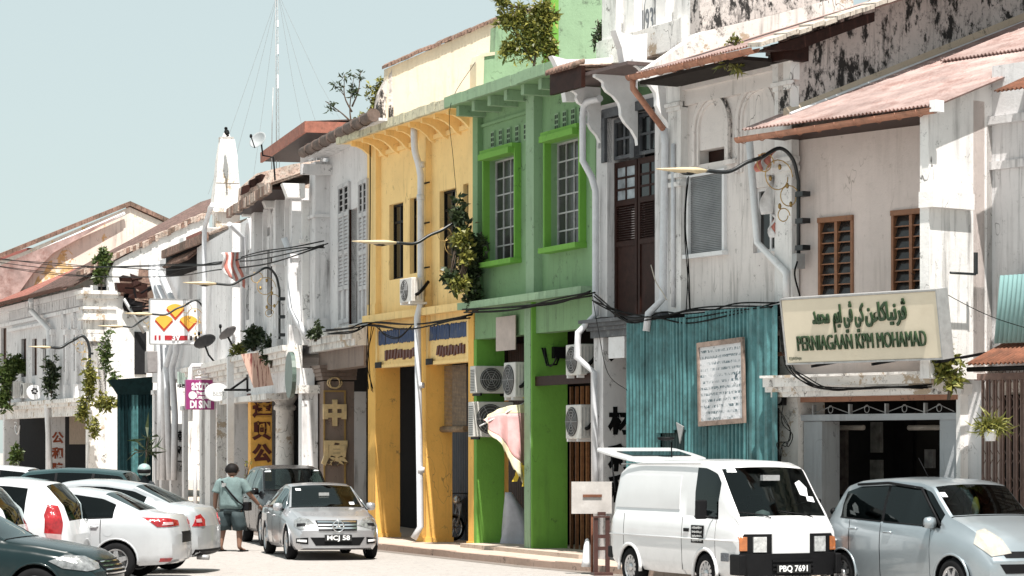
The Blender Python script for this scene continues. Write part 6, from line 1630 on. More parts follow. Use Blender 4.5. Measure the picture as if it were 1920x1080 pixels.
# ---- white van, tailgate raised
VW = carpaint('van_white', (0.72, 0.72, 0.73), rough=0.3)
hv = 2.08; Wv = 0.845
VAN = dict(paint=VW, x0=-hv, x1=hv, ws=(1.30, 1.93), rg=None, glass=[(0.68, 1.42)], pillars=[], gaps=[-1.55, 0.36, 1.42], doors=[(0.369, 1.411)],
    top=[(-hv, 1.1), (-hv + .05, 1.5), (-hv + .16, 1.78), (-hv + .45, 1.91), (-1.0, 1.96), (.2, 1.97), (.95, 1.95), (1.30, 1.87), (1.93, 1.16), (1.99, 1.08), (hv, 1.00)],
    belt=[(-hv, 1.04), (-hv + .1, 1.13), (-.5, 1.13), (1.2, 1.10), (1.93, 1.06), (1.99, 1.02), (hv, .96)],
    bot=[(-hv, .36), (-1.7, .30), (-.5, .26), (.9, .26), (1.8, .27), (hv, .30)],
    wb=[(-hv, Wv * .93), (-hv + .12, Wv * .985), (-1.5, Wv), (1.5, Wv), (1.85, Wv * .985), (hv, Wv * .95)],
    wr=[(-hv, Wv * .84), (-1.2, Wv * .86), (.9, Wv * .855), (1.3, Wv * .86), (1.93, Wv * .91), (hv, Wv * .90)],
    wheel=.30, axles=(-1.33, 1.05), rim=.20, spokes=12, cabin=(-1.9, 1.75), belt_z=1.14, seats=(0.55,), handles=(), bow=.10, bowr=.05, archgap=.06, flare=True, floor=.45)
tv, bv_ = build_car('white_van', 'white panel van facing the viewer with tailgate raised and black bumper', 'van', gpos(1482, 38.6), 0, VAN)
hd_v = R(-90 + 25.0); fwd = Vector((math.cos(hd_v), math.sin(hd_v)))
c0 = Vector(gpos(1482, 38.4)[:2]) - fwd * hv
tv.location = (c0.x, c0.y, 0); tv.rotation_euler[2] = hd_v
# front: bumper, lamps, grille panel
patch(bv_, [(-.79, .30), (.79, .30), (.80, .62), (-.80, .62)], FRONT, name='bumper', mat=PLB, parent=tv, off=0.07, skirt=0.08, step=0.08)
patch(bv_, [(-.79, .62), (.79, .62), (.795, .90), (-.795, .90)], FRONT, name='grille_band', mat=PLB, parent=tv, off=0.008, step=0.08)
patch(bv_, [(-.31, .615), (.31, .615), (.31, .905), (-.31, .905)], FRONT, name='grille_panel', mat=VW, parent=tv, off=0.03, skirt=0.03, step=0.08)
for sd in (1, -1):
    q = [(sd * .60, .64), (sd * .40, .64), (sd * .40, .86), (sd * .60, .86)]; q = q if sd < 0 else q
    patch(bv_, q if sd < 0 else q[::-1], FRONT, name='headlight', mat=painted('van_lamp', (.66, .66, .66), .12, metal=.35, var=.5, scale=12, bmp=.4, coat=1.0), parent=tv, off=0.03, skirt=0.03)
    q = [(sd * .80, .66), (sd * .69, .66), (sd * .69, .86), (sd * .80, .86)]
    patch(bv_, q if sd < 0 else q[::-1], FRONT, name='indicator', mat=ORNL, parent=tv, off=0.02, skirt=0.03)
    patch(bv_, [(-sd * (hv - .02) * 1, .30), (-sd * (hv - .34), .30), (-sd * (hv - .34), .60), (-sd * (hv - .02), .60)][::1], (0, -sd, 0), name='bumper_end', mat=PLB, parent=tv, off=0.02, skirt=0.03, origin=(0, 0, 0)) if False else None
M().box(hv - .28, hv + .03, -Wv - .005, -Wv + .10, .31, .61).build('bumper_end', PLB, tv, bevel=.02)
M().box(hv - .28, hv + .03, Wv - .10, Wv + .005, .31, .61).build('bumper_end', PLB, tv, bevel=.02)
for z in (.38, .44, .50): M().box(hv + .055, hv + .085, -.34, .34, z, z + .03).build('bumper_rib', PLB, tv)
plate(tv, hv + .085, .40, 'PBQ 7691', .56, .12, size=.12)
M().box(hv - .52, hv - .31, -Wv - .012, -Wv + .0, .50, .62).build('side_vent', painted('vent_grey', (.12, .13, .15), .6, scale=40, var=.8), tv)
# driver's side window is open: dark frame only; door mirror, handle, logo panel
m = M(); m.box(1.16, 1.20, -Wv - .20, -Wv - .03, 1.12, 1.36); m.box(1.14, 1.22, -Wv - .21, -Wv - .04, 1.10, 1.38); mo = m.build('wing_mirror', PLB, tv, bevel=.02)
M().tube([(1.25, -Wv + .04, 1.12), (1.2, -Wv - .1, 1.14)], .018, 6).build('mirror_arm', PLB, mo)
m = M(); m.box(1.14, 1.22, Wv + .04, Wv + .21, 1.10, 1.38); m.build('wing_mirror', PLB, tv, bevel=.02)
M().box(.44, .58, -Wv - .015, -Wv + .01, .90, .95).build('door_handle', PLB, tv)
lg = M().box(.66, 1.02, -Wv - .006, -Wv + .012, .74, 1.0).build('door_notice', PLB, tv)
for i in range(4): strokes(.69, .99, -Wv - .007, .945 - i * .062, .985 - i * .062, 13, 'notice_lettering', PLW, lg, w=.6, jag=.3, depth=.002)
# crease lines along the side
for sd in (1, -1):
    M().tube([(-hv + .12, sd * (Wv + .001), .80), (1.0, sd * (Wv + .004), .80), (hv - .1, sd * (Wv * .985), .80)], .012, 6).build('side_moulding', VW, tv)
    M().tube([(-hv + .3, sd * (Wv * .865 + .005), 1.885), (.75, sd * (Wv * .865 + .01), 1.905)], .010, 6).build('roof_gutter', GREYM, tv)
    patch(bv_, [(-1.9, 1.22), (.20, 1.22), (.20, 1.72), (-1.65, 1.72)] if sd < 0 else [(-.20, 1.22), (1.9, 1.22), (1.65, 1.72), (-.20, 1.72)], (0, 1 if sd < 0 else -1, 0), name='side_panel', mat=VW, parent=tv, off=0.007, skirt=.01, step=.12)
# wipers and stickers on windscreen, items seen through it
for y0 in (.45, -.25):
    M().tube([(1.97, y0, 1.13), (1.93, y0 - .12, 1.17), (1.88, y0 - .5, 1.215)], .009, 5).build('wiper', PLB, tv)
patch(bv_, [(-.62, 1.78), (-.47, 1.78), (-.47, 1.85), (-.62, 1.85)], FRONT, name='sticker', mat=STK, parent=tv, off=.004, skirt=.003)
patch(bv_, [(.42, 1.45), (.55, 1.42), (.60, 1.55), (.52, 1.66), (.42, 1.62)], FRONT, name='sticker', mat=STK, parent=tv, off=.004, skirt=.003)
patch(bv_, [(.50, 1.36), (.63, 1.34), (.64, 1.42), (.52, 1.43)], FRONT, name='sticker', mat=STK, parent=tv, off=.004, skirt=.003)
M().box(1.50, 1.58, -.16, .12, 1.66, 1.74).build('rear_view_mirror', GREYM, tv)
m = M().lathe([(.01, -.1), (.10, -.06), (.12, 0), (.1, .05), (.01, .08)], (1.72, -.25, 1.16), 'z', 10); m.build('white_cloth', STK, tv)
# raised tailgate with window and rear-view mirror
tg_ = bpy.data.objects.new('tailgate', None)
tgm = M(); ang = R(8)
def TG(u, y, h): return (-hv + .42 - u * math.cos(ang) + h * math.sin(ang) * -1, y, 1.93 + u * math.sin(ang) + h * math.cos(ang))
outl = [(-.15, .62), (0.0, .70), (.5, .74), (1.0, .72), (1.12, .66)]
n = len(outl)
vs = []
for h in (0.0, .055):
    for u, w in outl: vs += [TG(u, w, h), TG(u, -w, h)]
f = []
for i in range(n - 1):
    a = 2 * i; f += [(a, a + 1, a + 3, a + 2), (2 * n + a, 2 * n + a + 2, 2 * n + a + 3, 2 * n + a + 1), (a, a + 2, 2 * n + a + 2, 2 * n + a), (a + 1, 2 * n + a + 1, 2 * n + a + 3, a + 3)]
f += [(0, 2 * n, 2 * n + 1, 1), (2 * n - 2, 2 * n - 1, 4 * n - 1, 4 * n - 2)]
tgm.add(vs, f); tgo = tgm.build('tailgate', VW, tv, bevel=.015)
wv = []
for h in (.058, .068):
    for u, w in ((.15, .52), (.62, .56)): wv += [TG(u, w, h), TG(u, -w, h)]
M().add(wv, [(0, 1, 3, 2), (4, 6, 7, 5), (0, 2, 6, 4), (1, 5, 7, 3), (0, 4, 5, 1), (2, 3, 7, 6)]).build('rear_window', GLASSD, tgo)
M().tube([TG(.02, .1, .06), TG(.0, .1, .30)], .012, 6).build('mirror_stalk', PLB, tgo)
q = TG(.02, .02, .34); M().lathe([(.01, -.02), (.12, -.01), (.14, .02), (.13, .035), (.01, .04)], (0, 0, 0), 'z', 14).build('convex_mirror', PLB, tgo).location = q
m = M(); m.tube([(-hv + .05, -.72, 1.45), TG(.55, -.70, 0.0)], .015, 6); m.build('gas_strut', PLB, tv)
# rear step and tail lamp edge
M().box(-hv - .06, -hv + .1, -.8, .8, .42, .60).build('rear_bumper', PLB, tv, bevel=.02)

# ---- silver hatchback at the right
SV = carpaint('silver_blue', (0.34, 0.385, 0.415), metal=0.55, rough=0.25)
HB = hatch(SV, H=1.60, ws=(.62, 1.10), top=[(-1.875, .62), (-1.845, 1.0), (-1.79, 1.12), (-1.46, 1.50), (-1.1, 1.58), (-.4, 1.61), (.3, 1.59), (.62, 1.53), (1.10, 1.13), (1.42, 1.03), (1.68, .88), (1.81, .70), (1.875, .52)], sideglass=CGD, glassmat=CGL, rimmat=RIM, spokes=7)
th2, bh = build_car('silver_hatchback', 'silver blue small hatchback parked beside the white van facing right', 'car', (0, 0, 0), 0, HB)
hd_h = R(-90 + 29.0); f2 = Vector((math.cos(hd_h), math.sin(hd_h))); lft = Vector((-f2.y, f2.x))
wf = Vector(gpos(1794, 36.6)[:2])      # right front wheel on the ground
c0 = wf - f2 * (HB['axles'][1] * 1.06) + lft * .73
th2.location = (c0.x, c0.y, 0); th2.rotation_euler[2] = hd_h; th2.scale = (1.04, 1.01, 1.07)
both(bh, [(.30, .66), (.58, .62), (.80, .78), (.74, .94), (.62, .97), (.42, .84)], (-1, -.55, 0), 'headlight', LAMPY, th2, off=.012)
patch(bh, [(-.42, .40), (.42, .40), (.50, .52), (-.50, .52)], FRONT, name='lower_grille', mat=PLB, parent=th2, off=.006)
patch(bh, [(-.40, .60), (.40, .60), (.44, .68), (-.44, .68)], FRONT, name='grille', mat=PLB, parent=th2, off=.006)
for sd in (1, -1):
    m = M(); m.tube([(.92, sd * .80, 1.0), (.35, sd * .66, 1.47), (-.4, sd * .645, 1.53), (-1.1, sd * .64, 1.50)], .02, 6); m.build('window_visor', PLB, th2)
patch(bh, [(-.70, .35 + .2), (-.66, .55), (-.66, .62), (-.70, .62)], FRONT, name='parking_sensor', mat=PLB, parent=th2) if False else None
M().tube([(-.2, -.1, 1.60), (-.42, -.1, 1.86)], .006, 5).build('aerial', PLB, th2)
M().lathe([(.001, 0), (.05, .01), (.06, .1), (.03, .22), (.001, .24)], (.72, -.02, 1.12), 'z', 8).build('hanging_charm', painted('charm_yellow', (.7, .55, .1), .6), th2)
patch(bh, [(-.62, 1.36), (-.54, 1.36), (-.54, 1.42), (-.62, 1.42)], FRONT, name='sticker', mat=STK, parent=th2, off=.004, skirt=.003)

# ---- silver saloon facing the viewer
SM = carpaint('silver', (0.48, 0.48, 0.50), metal=0.6, rough=0.22)
MB = sedan(SM, L=4.6, W=.885, H=1.45, spokes=10, wheel=.32, rim=.235)
tm, bm_ = build_car('silver_saloon', 'silver saloon with three pointed star grille driving towards the viewer', 'car', (0, 0, 0), 0, MB)
hd_m = R(-90 + 13.5); fm_ = Vector((math.cos(hd_m), math.sin(hd_m))); c0 = Vector(gpos(634, 50.4)[:2]) - fm_ * 2.3
tm.location = (c0.x, c0.y, 0); tm.rotation_euler[2] = hd_m
both(bm_, [(.40, .66), (.72, .58), (.86, .64), (.88, .76), (.78, .82), (.58, .78)], (-1, -.35, 0), 'headlight', LAMPG, tm, off=.010)
both(bm_, [(.62, .66), (.80, .64), (.80, .70), (.62, .71)], (-1, -.35, 0), 'lamp_shade', PLB, tm, off=.014)
patch(bm_, [(-.36, .56), (.36, .56), (.40, .76), (-.40, .76)], FRONT, name='grille', mat=PLB, parent=tm, off=.014)
for z in (.60, .66, .72): patch(bm_, [(-.37, z), (.37, z), (.375, z + .03), (-.375, z + .03)], FRONT, name='grille_slat', mat=CHR, parent=tm, off=.03, step=.09)
patch(bm_, [(-.42, .285), (.42, .285), (.52, .44), (-.52, .44)], FRONT, name='air_intake', mat=PLB, parent=tm, off=.008, step=.08)
both(bm_, [(.56, .31), (.80, .33), (.80, .42), (.56, .44)], (-1, -.2, 0), 'fog_recess', PLB, tm, off=.008)
both(bm_, [(.59, .35), (.78, .36), (.78, .40), (.59, .395)], (-1, -.2, 0), 'day_light', LEDW, tm, off=.018)
g = MB['x1'] + .035
m = M(); m.tube([(g, .105 * math.cos(w * math.pi / 12), .655 + .105 * math.sin(w * math.pi / 12)) for w in range(25)], .013, 6); st_ = m.build('star_ring', CHR, tm)
for k in range(3): a_ = R(90 + 120 * k); M().tube([(g, 0, .655), (g, .095 * math.cos(a_), .655 + .095 * math.sin(a_))], [.022, .006], 6).build('star_arm', CHR, st_)
plate(tm, MB['x1'] + .02, .43, 'MCJ 58', .52, .12, size=.12)
patch(bm_, [(-.52, 1.30), (-.42, 1.30), (-.42, 1.34), (-.52, 1.34)], FRONT, name='sticker', mat=STK, parent=tm, off=.004, skirt=.003)
patch(bm_, [(.46, 1.03), (.56, 1.03), (.56, 1.08), (.46, 1.08)], FRONT, name='sticker', mat=STK, parent=tm, off=.004, skirt=.003)
for sd in (1, -1): M().tube([(.98, sd * .80, .955), (.3, sd * .60, 1.36), (-.4, sd * .585, 1.40), (-1.1, sd * .64, 1.25)], .010, 5).build('window_trim', CHR, tm)
M().box(.62, .68, -.1, .1, 1.20, 1.26).build('rear_view_mirror', GREYM, tm)

# ---- black SUV behind it
BK = carpaint('black_paint', (0.008, 0.008, 0.009), rough=0.15)
SB_ = suv(BK, spokes=6, W=.86)
tb_, bb_ = build_car('black_suv', 'black tall SUV standing behind the silver saloon and beside the man', 'suv', (0, 0, 0), 0, SB_)
hd_b = R(-90 + 14.0); fb = Vector((math.cos(hd_b), math.sin(hd_b))); c0 = Vector(gpos(574, 57.2)[:2]) - fb * 2.3
tb_.location = (c0.x, c0.y, 0); tb_.rotation_euler[2] = hd_b
both(bb_, [(.46, .82), (.82, .80), (.90, .92), (.84, 1.0), (.60, .94)], (-1, -.3, 0), 'headlight', LAMPG, tb_, off=.01)
patch(bb_, [(-.42, .74), (.42, .74), (.46, .92), (-.46, .92)], FRONT, name='grille', mat=CHR, parent=tb_, off=.01)
patch(bb_, [(-.62, 1.60), (-.48, 1.60), (-.48, 1.67), (-.62, 1.67)], FRONT, name='sticker', mat=STK, parent=tb_, off=.004, skirt=.003)
patch(bb_, [(.48, 1.62), (.60, 1.62), (.60, 1.67), (.48, 1.67)], FRONT, name='sticker', mat=STK, parent=tb_, off=.004, skirt=.003)


# ---- parked row at the left, tails to the road
WP = carpaint('pearl_white', (0.52, 0.535, 0.555), metal=0.2, rough=0.25)
V = sedan(WP, L=4.42, W=.86, H=1.50, glassmat=CGD)
def park(px_tail, t_, tail_ang, obj, S, zf=0.0):
    """tail end (middle) at pixel column px_tail, t_ metres away; nose points to tail_ang (deg, world)"""
    a = R(tail_ang); f = Vector((math.cos(a), math.sin(a))); c = Vector(gpos(px_tail, t_)[:2]) + f * (S['x1'] * obj.scale[0])
    obj.location = (c.x, c.y, 0); obj.rotation_euler[2] = a
t1, b1 = build_car('white_saloon', 'pearl white saloon parked nose in with long swept red tail lamp', 'car', (0, 0, 0), 0, V)
park(351, 43.6, 174, t1, V)
both(b1, [(-.80, .86), (-.30, .88), (-.30, .96), (-.62, 1.01), (-.96, 1.02)], (1, -.9, 0), 'tail_lamp', REDL, t1, off=.012)
both(b1, [(-.74, .89), (-.50, .90), (-.50, .94), (-.70, .94)], (1, -.9, 0), 'reverse_lamp', REDC, t1, off=.022)
both(b1, [(-.80, .30), (-.62, .30), (-.62, .36), (-.80, .36)], (1, -.6, 0), 'reflector', REDL, t1, off=.012)
patch(b1, [(-.30, .60), (.30, .60), (.30, .78), (-.30, .78)], REAR, name='plate_recess', mat=PLB, parent=t1)
M().tube([(-1.55, .0, 1.13), (-1.7, 0, 1.15)], .01, 4)
pcap = patch(b1, [(1.10 + .09 * math.cos(w * math.pi / 8), .80 + .09 * math.sin(w * math.pi / 8)) for w in range(16)], LEFT, name='fuel_flap', mat=WP, parent=t1, off=.004, skirt=.003, origin=(0, 0, 0)) 
SG2 = carpaint('silver_grey_white', (0.48, 0.50, 0.52), metal=0.4, rough=0.25)
V2 = sedan(SG2, L=4.3, W=.85, H=1.47, glassmat=CGD)
t2, b2 = build_car('grey_white_saloon', 'silver white saloon parked behind the pearl white one with rounded red lamp', 'car', (0, 0, 0), 0, V2)
t2.scale = (1.05, 1.05, 1.09); park(402, 45.8, 171, t2, V2)
both(b2, [(-.74, .74), (-.42, .74), (-.38, .84), (-.50, .93), (-.64, .90)], (1, -.5, 0), 'tail_lamp', REDL, t2, off=.012)
both(b2, [(-.66, .80), (-.52, .80), (-.52, .86), (-.66, .85)], (1, -.5, 0), 'reverse_lamp', REDC, t2, off=.022)
patch(b2, [(-.7, .28), (.7, .28), (.7, .38), (-.7, .38)], REAR, name='bumper_vent', mat=PLB, parent=t2)
M().tube([(-2.0, .5, .26), (-2.2, .5, .25)], .04, 8).build('exhaust_pipe', GREYM, t2)
WM = carpaint('mpv_white', (0.60, 0.61, 0.63), rough=0.25)
V3 = hatch(WM, L=4.2, W=.85, H=1.62, glassmat=CGD)
t3_, b3 = build_car('white_mpv', 'white people carrier parked beside the pearl saloon with upright red tail lamp', 'car', (0, 0, 0), 0, V3)
t3_.scale = (1.04, 1.04, 1.04); park(160, 41.6, 176, t3_, V3)
both(b3, [(-.90, .80), (-.70, .78), (-.66, .95), (-.66, 1.20), (-.80, 1.22), (-.88, 1.05)], (1, -.9, 0), 'tail_lamp', REDL, t3_, off=.014)
both(b3, [(-.88, .70), (-.70, .68), (-.70, .78), (-.89, .80)], (1, -.9, 0), 'reverse_lamp', REDC, t3_, off=.014)
V4 = hatch(WM, L=3.9, W=.84, H=1.60, glassmat=CGD)
t4, b4 = build_car('white_hatchback', 'white hatchback cut by the left picture edge with red tail lamp', 'car', (0, 0, 0), 0, V4)
t4.scale = (1.05, 1.05, 1.04); park(48, 39.0, 178, t4, V4)
both(b4, [(-.90, .80), (-.70, .78), (-.66, .95), (-.70, 1.15), (-.82, 1.18), (-.90, 1.0)], (1, -.9, 0), 'tail_lamp', REDL, t4, off=.014)
# ---- black saloon nearest, nose to the right
BK2 = carpaint('black_teal', (0.006, 0.016, 0.018), rough=0.15)
V5 = sedan(BK2, L=4.6, W=.88, H=1.44, glassmat=CGD, spokes=7)
t5, b5 = build_car('black_saloon', 'dark green black saloon nearest the viewer with nose pointing right', 'car', (0, 0, 0), 0, V5)
hd5 = R(-7); f5 = Vector((math.cos(hd5), math.sin(hd5))); c0 = Vector(gpos(222, 34.6)[:2]) - f5 * 2.3
t5.location = (c0.x, c0.y, 0); t5.rotation_euler[2] = hd5
both(b5, [(-.10, .60), (.32, .56), (.62, .62), (.66, .70), (.40, .76), (.05, .78)], (-1, -1.5, 0), 'headlight', LAMPG, t5, off=.012, origin=(2.1, 0, 0)) if False else None
for sd in (1, -1):
    d = Vector((-.7, -sd * 1.0, 0)).normalized(); r = d.cross(Vector((0, 0, 1))); o = Vector((1.98, sd * .74, 0)); ou = o.dot(r)
    pts_ = [(-.36, .70), (-.20, .61), (.10, .57), (.30, .60), (.31, .67), (.12, .76), (-.15, .78)]
    if sd > 0: pts_ = [(-x, y) for x, y in pts_][::-1]
    patch(b5, [(ou + x, y) for x, y in pts_], d, name='headlight', mat=LAMPG, parent=t5, off=.012)
patch(b5, [(-.42, .50), (.42, .50), (.48, .70), (-.48, .70)], FRONT, name='grille', mat=PLB, parent=t5, off=.01)
for z in (.52, .57, .62, .67): patch(b5, [(-.43, z), (.43, z), (.435, z + .018), (-.435, z + .018)], FRONT, name='grille_slat', mat=CHR, parent=t5, off=.024, step=.09)
# ---- roofs of three more cars further along
V6 = suv(WM, H=1.72, glassmat=CGD); t6, _b = build_car('white_suv', 'white SUV seen only as roof and windows in front of the ivy pillar', 'suv', (0, 0, 0), 0, V6)
park(95, 66, 176, t6, V6)
V7 = sedan(carpaint('pale_teal', (0.38, 0.48, 0.50), metal=.4), H=1.46, glassmat=CGD); t7, _b = build_car('pale_teal_saloon', 'pale teal saloon whose roof shows between two parked SUVs', 'car', (0, 0, 0), 0, V7)
park(185, 62, 176, t7, V7)
V8 = suv(carpaint('dark_teal_paint', (0.03, 0.06, 0.065)), H=1.66, glassmat=CGD); t8, _b = build_car('dark_suv', 'dark SUV roof beside the teal hoarding with motorcyclist behind', 'suv', (0, 0, 0), 0, V8)
park(275, 63, 174, t8, V8)
# ================================================================ street furniture, signs, plants
def WP3(fr, px, py, d=0.0):
    a, d, z = fr.pt(px, py, d); return Vector(fr.W(a, d, z))
def WS(fr, px, py, a):
    a, d, z = fr.side(px, py, a); return Vector(fr.W(a, d, z))
IRON = painted('lamp_iron', (0.015, 0.018, 0.02), 0.4)
LHC = painted('lamp_head_cream', (0.62, 0.50, 0.32), 0.35, var=0.15)
GLD = painted('gilt', (0.50, 0.33, 0.12), 0.4, metal=0.4)
def lamp(fr, a, pp, pb, hr, hl, hy, ty, label, th=0.031):
    w = pp - hr
    path = [(pp, pb), (pp, (pb + ty + .35 * w) / 2), (pp, ty + .35 * w), (pp - .06 * w, ty + .12 * w), (pp - .2 * w, ty), (pp - .4 * w, ty + .1 * w), (pp - .55 * w, ty + (hy - ty) * .62), (pp - .75 * w, hy + .01 * w), (hr, hy)]
    q = [fr.side(x, y, a) for x, y in path]
    o = (a, q[0][1], q[0][2]); t = fr.thing('street_lamp', label, 'street lamp', *o, group='curved wall lamps along the street')
    L = lambda p: (p[0] - o[0], p[1] - o[1], p[2] - o[2])
    pts = [L(p) for p in q]
    sm = [tuple(v) for v in smooth_path(pts[2:], 6)]
    M().tube(pts[:2] + sm, th, 8).build('arm', IRON, t)
    for k in range(3):
        z = pts[0][2] + (pts[2][2] - pts[0][2]) * (k + .5) / 3; M().box(-.05, .16, pts[0][1] - .03, pts[0][1] + .12, z - .04, z + .04).build('wall_clamp', IRON, t)
    M().box(-.07, .07, pts[0][1] - .08, pts[0][1] + .08, pts[0][2] - .12, pts[0][2] + .12).build('junction_box', GREYM, t)
    A = Vector(L(fr.side(hr, hy, a))); B = Vector(L(fr.side(hl, hy - .02 * w, a)))
    rs = [.04, .055, .075, .085, .075, .05, .03, .012]; us = [0, .08, .16, .3, .45, .65, .85, 1]
    m = M().tube([A.lerp(B, u) for u in us], rs, 12)
    cz = lambda y: A.z + (B.z - A.z) * ((y - A.y) / (B.y - A.y))
    m.v = [(x * 1.6, y, cz(y) + (z - cz(y)) * (.75 if z < cz(y) else .55)) for x, y, z in m.v]
    h = m.build('lamp_head', LHC, t)
    g = M().tube([A.lerp(B, u) for u in (.18, .3, .42, .52)], [.03, .07, .065, .02], 10); g.v = [(x * 1.3, y, cz(y) + (z - cz(y)) * .7 - .035) for x, y, z in g.v]; g.build('lamp_glass', GLASSD, h)
    # scroll ornament
    S_ = lambda u, v: Vector(L(fr.side(pp - u * w, ty + v * w, a)))
    for (u, v, r) in ((.22, .30, .16), (.10, .52, .11), (.36, .16, .10), (.16, .72, .07)):
        c = S_(u, v); rr_ = abs((S_(u + r, v) - c).y)
        M().tube([(0, c.y + rr_ * math.cos(i * math.pi / 8) * (1 - .02 * i), c.z + rr_ * math.sin(i * math.pi / 8) * (1 - .02 * i)) for i in range(17)], .009, 5).build('scroll', GLD, t)
    for (u, v) in ((.2, .2), (.3, .32), (.12, .4), (.08, .6), (.2, .62)):
        c = S_(u, v); m = M().lathe([(.002, -.012), (.05, 0), (.002, .012)], (0, 0, 0), 'x', 7); m.v = [(x + c.x, y * .7 + c.y, z + c.z) for x, y, z in m.v]; m.build('leaf_ornament', GLD, t)
    return t
lamp(F11, F11.X(1497, -.12), 1497, 490, 1322, 1230, 320, 278, 'curved black wall lamp beside the cream shop sign')
lamp(FY, FY.X(884, -.12), 884, 560, 742, 660, 455, 418, 'curved wall lamp in front of the yellow house growing out of the fig leaves')
lamp(F6, F6.X(524, d6 - .3), 524, 645, 405, 343, 532, 502, 'curved wall lamp on the long white house with arched windows')
lamp(F4, F4.X(352, -1.0) + .35, 386, 640, 285, 233, 589, 563, 'curved wall lamp crossing the yellow diamond sign')
lamp(F4, F4.X(300, -.2), 300, 640, 230, 183, 612, 590, 'curved wall lamp over the white end wall left of the diamond sign')
lamp(F1, F1.X(168, -.3), 168, 700, 95, 54, 651, 630, 'smallest and farthest curved wall lamp on the pointed arch house', th=.06)

# ---- air conditioners
AG = painted('ac_grille_dark', (0.06, 0.06, 0.06), 0.7)
def ac(fr, a, d, z, w, h, dep, label, face='street', pipe=True):
    t = fr.thing('air_conditioner', label, 'air conditioner', a, d, z, 'outdoor air conditioner units on the fronts')
    if face == 'camera': t.rotation_euler[2] += R(90)
    M().box(0, w, 0, dep, 0.05, h).build('casing', ACW, t, bevel=.015)
    c = (w * .42, h * .54)
    m = M().lathe([(h * .40, -.012), (h * .40, -.004)], (c[0], 0, c[1]), 'y', 26); g = m.build('fan_opening', AG, t)
    m = M()
    for k in range(5): r = h * .4 * (k + .6) / 5; m.tube([(c[0] + r * math.cos(i * math.pi / 10), -.02, c[1] + r * math.sin(i * math.pi / 10)) for i in range(21)], .005, 4, cap=False)
    for k in range(6): m.tube([(c[0], -.02, c[1]), (c[0] + h * .4 * math.cos(k * math.pi / 3), -.02, c[1] + h * .4 * math.sin(k * math.pi / 3))], .006, 4)
    tag(m.build('fan_grille', GREYM, g), kind='stuff')
    m = M()
    for k in range(14): zz_ = .1 + (h - .16) * k / 14; m.box(-.006, 0.0, .04, dep - .04, zz_, zz_ + .012)
    for k in range(4): yy = .03 + (dep - .08) * k / 3; m.box(w, w + .005, yy, yy + .012, .1, h - .05)
    tag(m.build('side_louvre', AG if face == 'camera' else GREYM, t), kind='stuff')
    if pipe: M().tube(smooth_path([(w + .02, .1, h * .35), (w + .09, .12, h * .38), (w + .10, .22, h * .55), (w + .05, dep + .1, h * .85)], 4), .035, 6).build('refrigerant_pipe', CABLE, t)
    for x in (.1, w - .14): M().box(x, x + .04, -.02, dep + .12, 0.0, .05).build('foot_bracket', BLACK if face == 'camera' else WHP, t)
    return t
a = FY.X(773, -.35); ac(FY, FY.X(773, -.4) - .75, -.42, FY.Z(570, a, -.4), .75, .56, .27, 'air conditioner on the yellow wall beside the white drain pipe')
aa = FG.X(893, -.15)
dL, dR = FG.D(891, aa), FG.D(962, aa)
ac(FG, aa, dL, FG.Z(742, aa, .2), dR - dL, .60, .3, 'upper air conditioner with round fan facing the viewer on the green house', 'camera', False)
dL, dR = FG.D(887, aa), FG.D(962, aa)
ac(FG, aa + .02, dL, FG.Z(824, aa, .2), dR - dL, .76, .3, 'lower larger air conditioner half hidden by the torn pink parasol', 'camera', False)
M().box(aa - .1, aa + .5, dL - .02, dR + .05, FG.Z(830, aa, .2), FG.Z(826, aa, .2)).build('shelf', BLACK, HY_) if False else None
for px, py, w_, h_, lb in ((990, 750, .6, .74, 'narrow side of an air conditioner above the torn pink parasol'), (1114, 708, .7, .62, 'upper air conditioner at the right edge of the green house'), (1114, 828, .7, .68, 'lower air conditioner at the right edge of the green house')):
    a = FG.X(px, 0.15) - w_ ; ac(FG, a, -.12, FG.Z(py, a + w_, 0), w_, h_, .28, lb)
ac(F1, F1.X(18, -.5), -.5, zz(F1, 30, 746, -.5), 1.0, .75, .4, 'far left air conditioner above the dark shop front', pipe=False)
ac(F1, F1.X(38, -.5), -.5, zz(F1, 44, 746, -.5), .8, .65, .4, 'far air conditioner beside the round white sign', pipe=False)

# ---- torn parasol
ap = FG.X(955, -.3)
tp = [(906, 787), (920, 775), (940, 765), (962, 760), (988, 757)]
bt = [(908, 790), (922, 818), (945, 846), (965, 884), (989, 902)]
pt_ = [FG.side(x, y, ap) for x, y in tp]; pb_ = [FG.side(x, y, ap) for x, y in bt]
o = (ap, pt_[2][1], pt_[2][2])
tu = FG.thing('parasol', 'torn pink parasol with cream scalloped border hanging half closed before the green house', 'parasol', *o)
def cloth(v0, v1, mat, name, nu=26, nv=10, fr_=False, off=0.0):
    m = M(); A = smooth_path([Vector(p) for p in pt_], 6); B = smooth_path([Vector(p) for p in pb_], 6); n = len(A)
    vs = []
    for i in range(n):
        for j in range(nv + 1):
            v = v0 + (v1 - v0) * j / nv
            if fr_ and j == nv: v += .05 * abs(math.sin(i * 1.3))
            p = A[i].lerp(B[i], v); u = i / (n - 1)
            p.x += .07 * math.sin(u * 17 + v * 1.5) * (.3 + v) + .14 * math.sin(u * math.pi) * v + off; p.y += .02 * math.sin(u * 25)
            vs.append((p.x - o[0], p.y - o[1], p.z - o[2]))
    fs = [(i * (nv + 1) + j, (i + 1) * (nv + 1) + j, (i + 1) * (nv + 1) + j + 1, i * (nv + 1) + j + 1) for i in range(n - 1) for j in range(nv)]
    m.add(vs, fs, True); q = m.build(name, mat, tu); md = q.modifiers.new('s', 'SOLIDIFY'); md.thickness = .004; return q
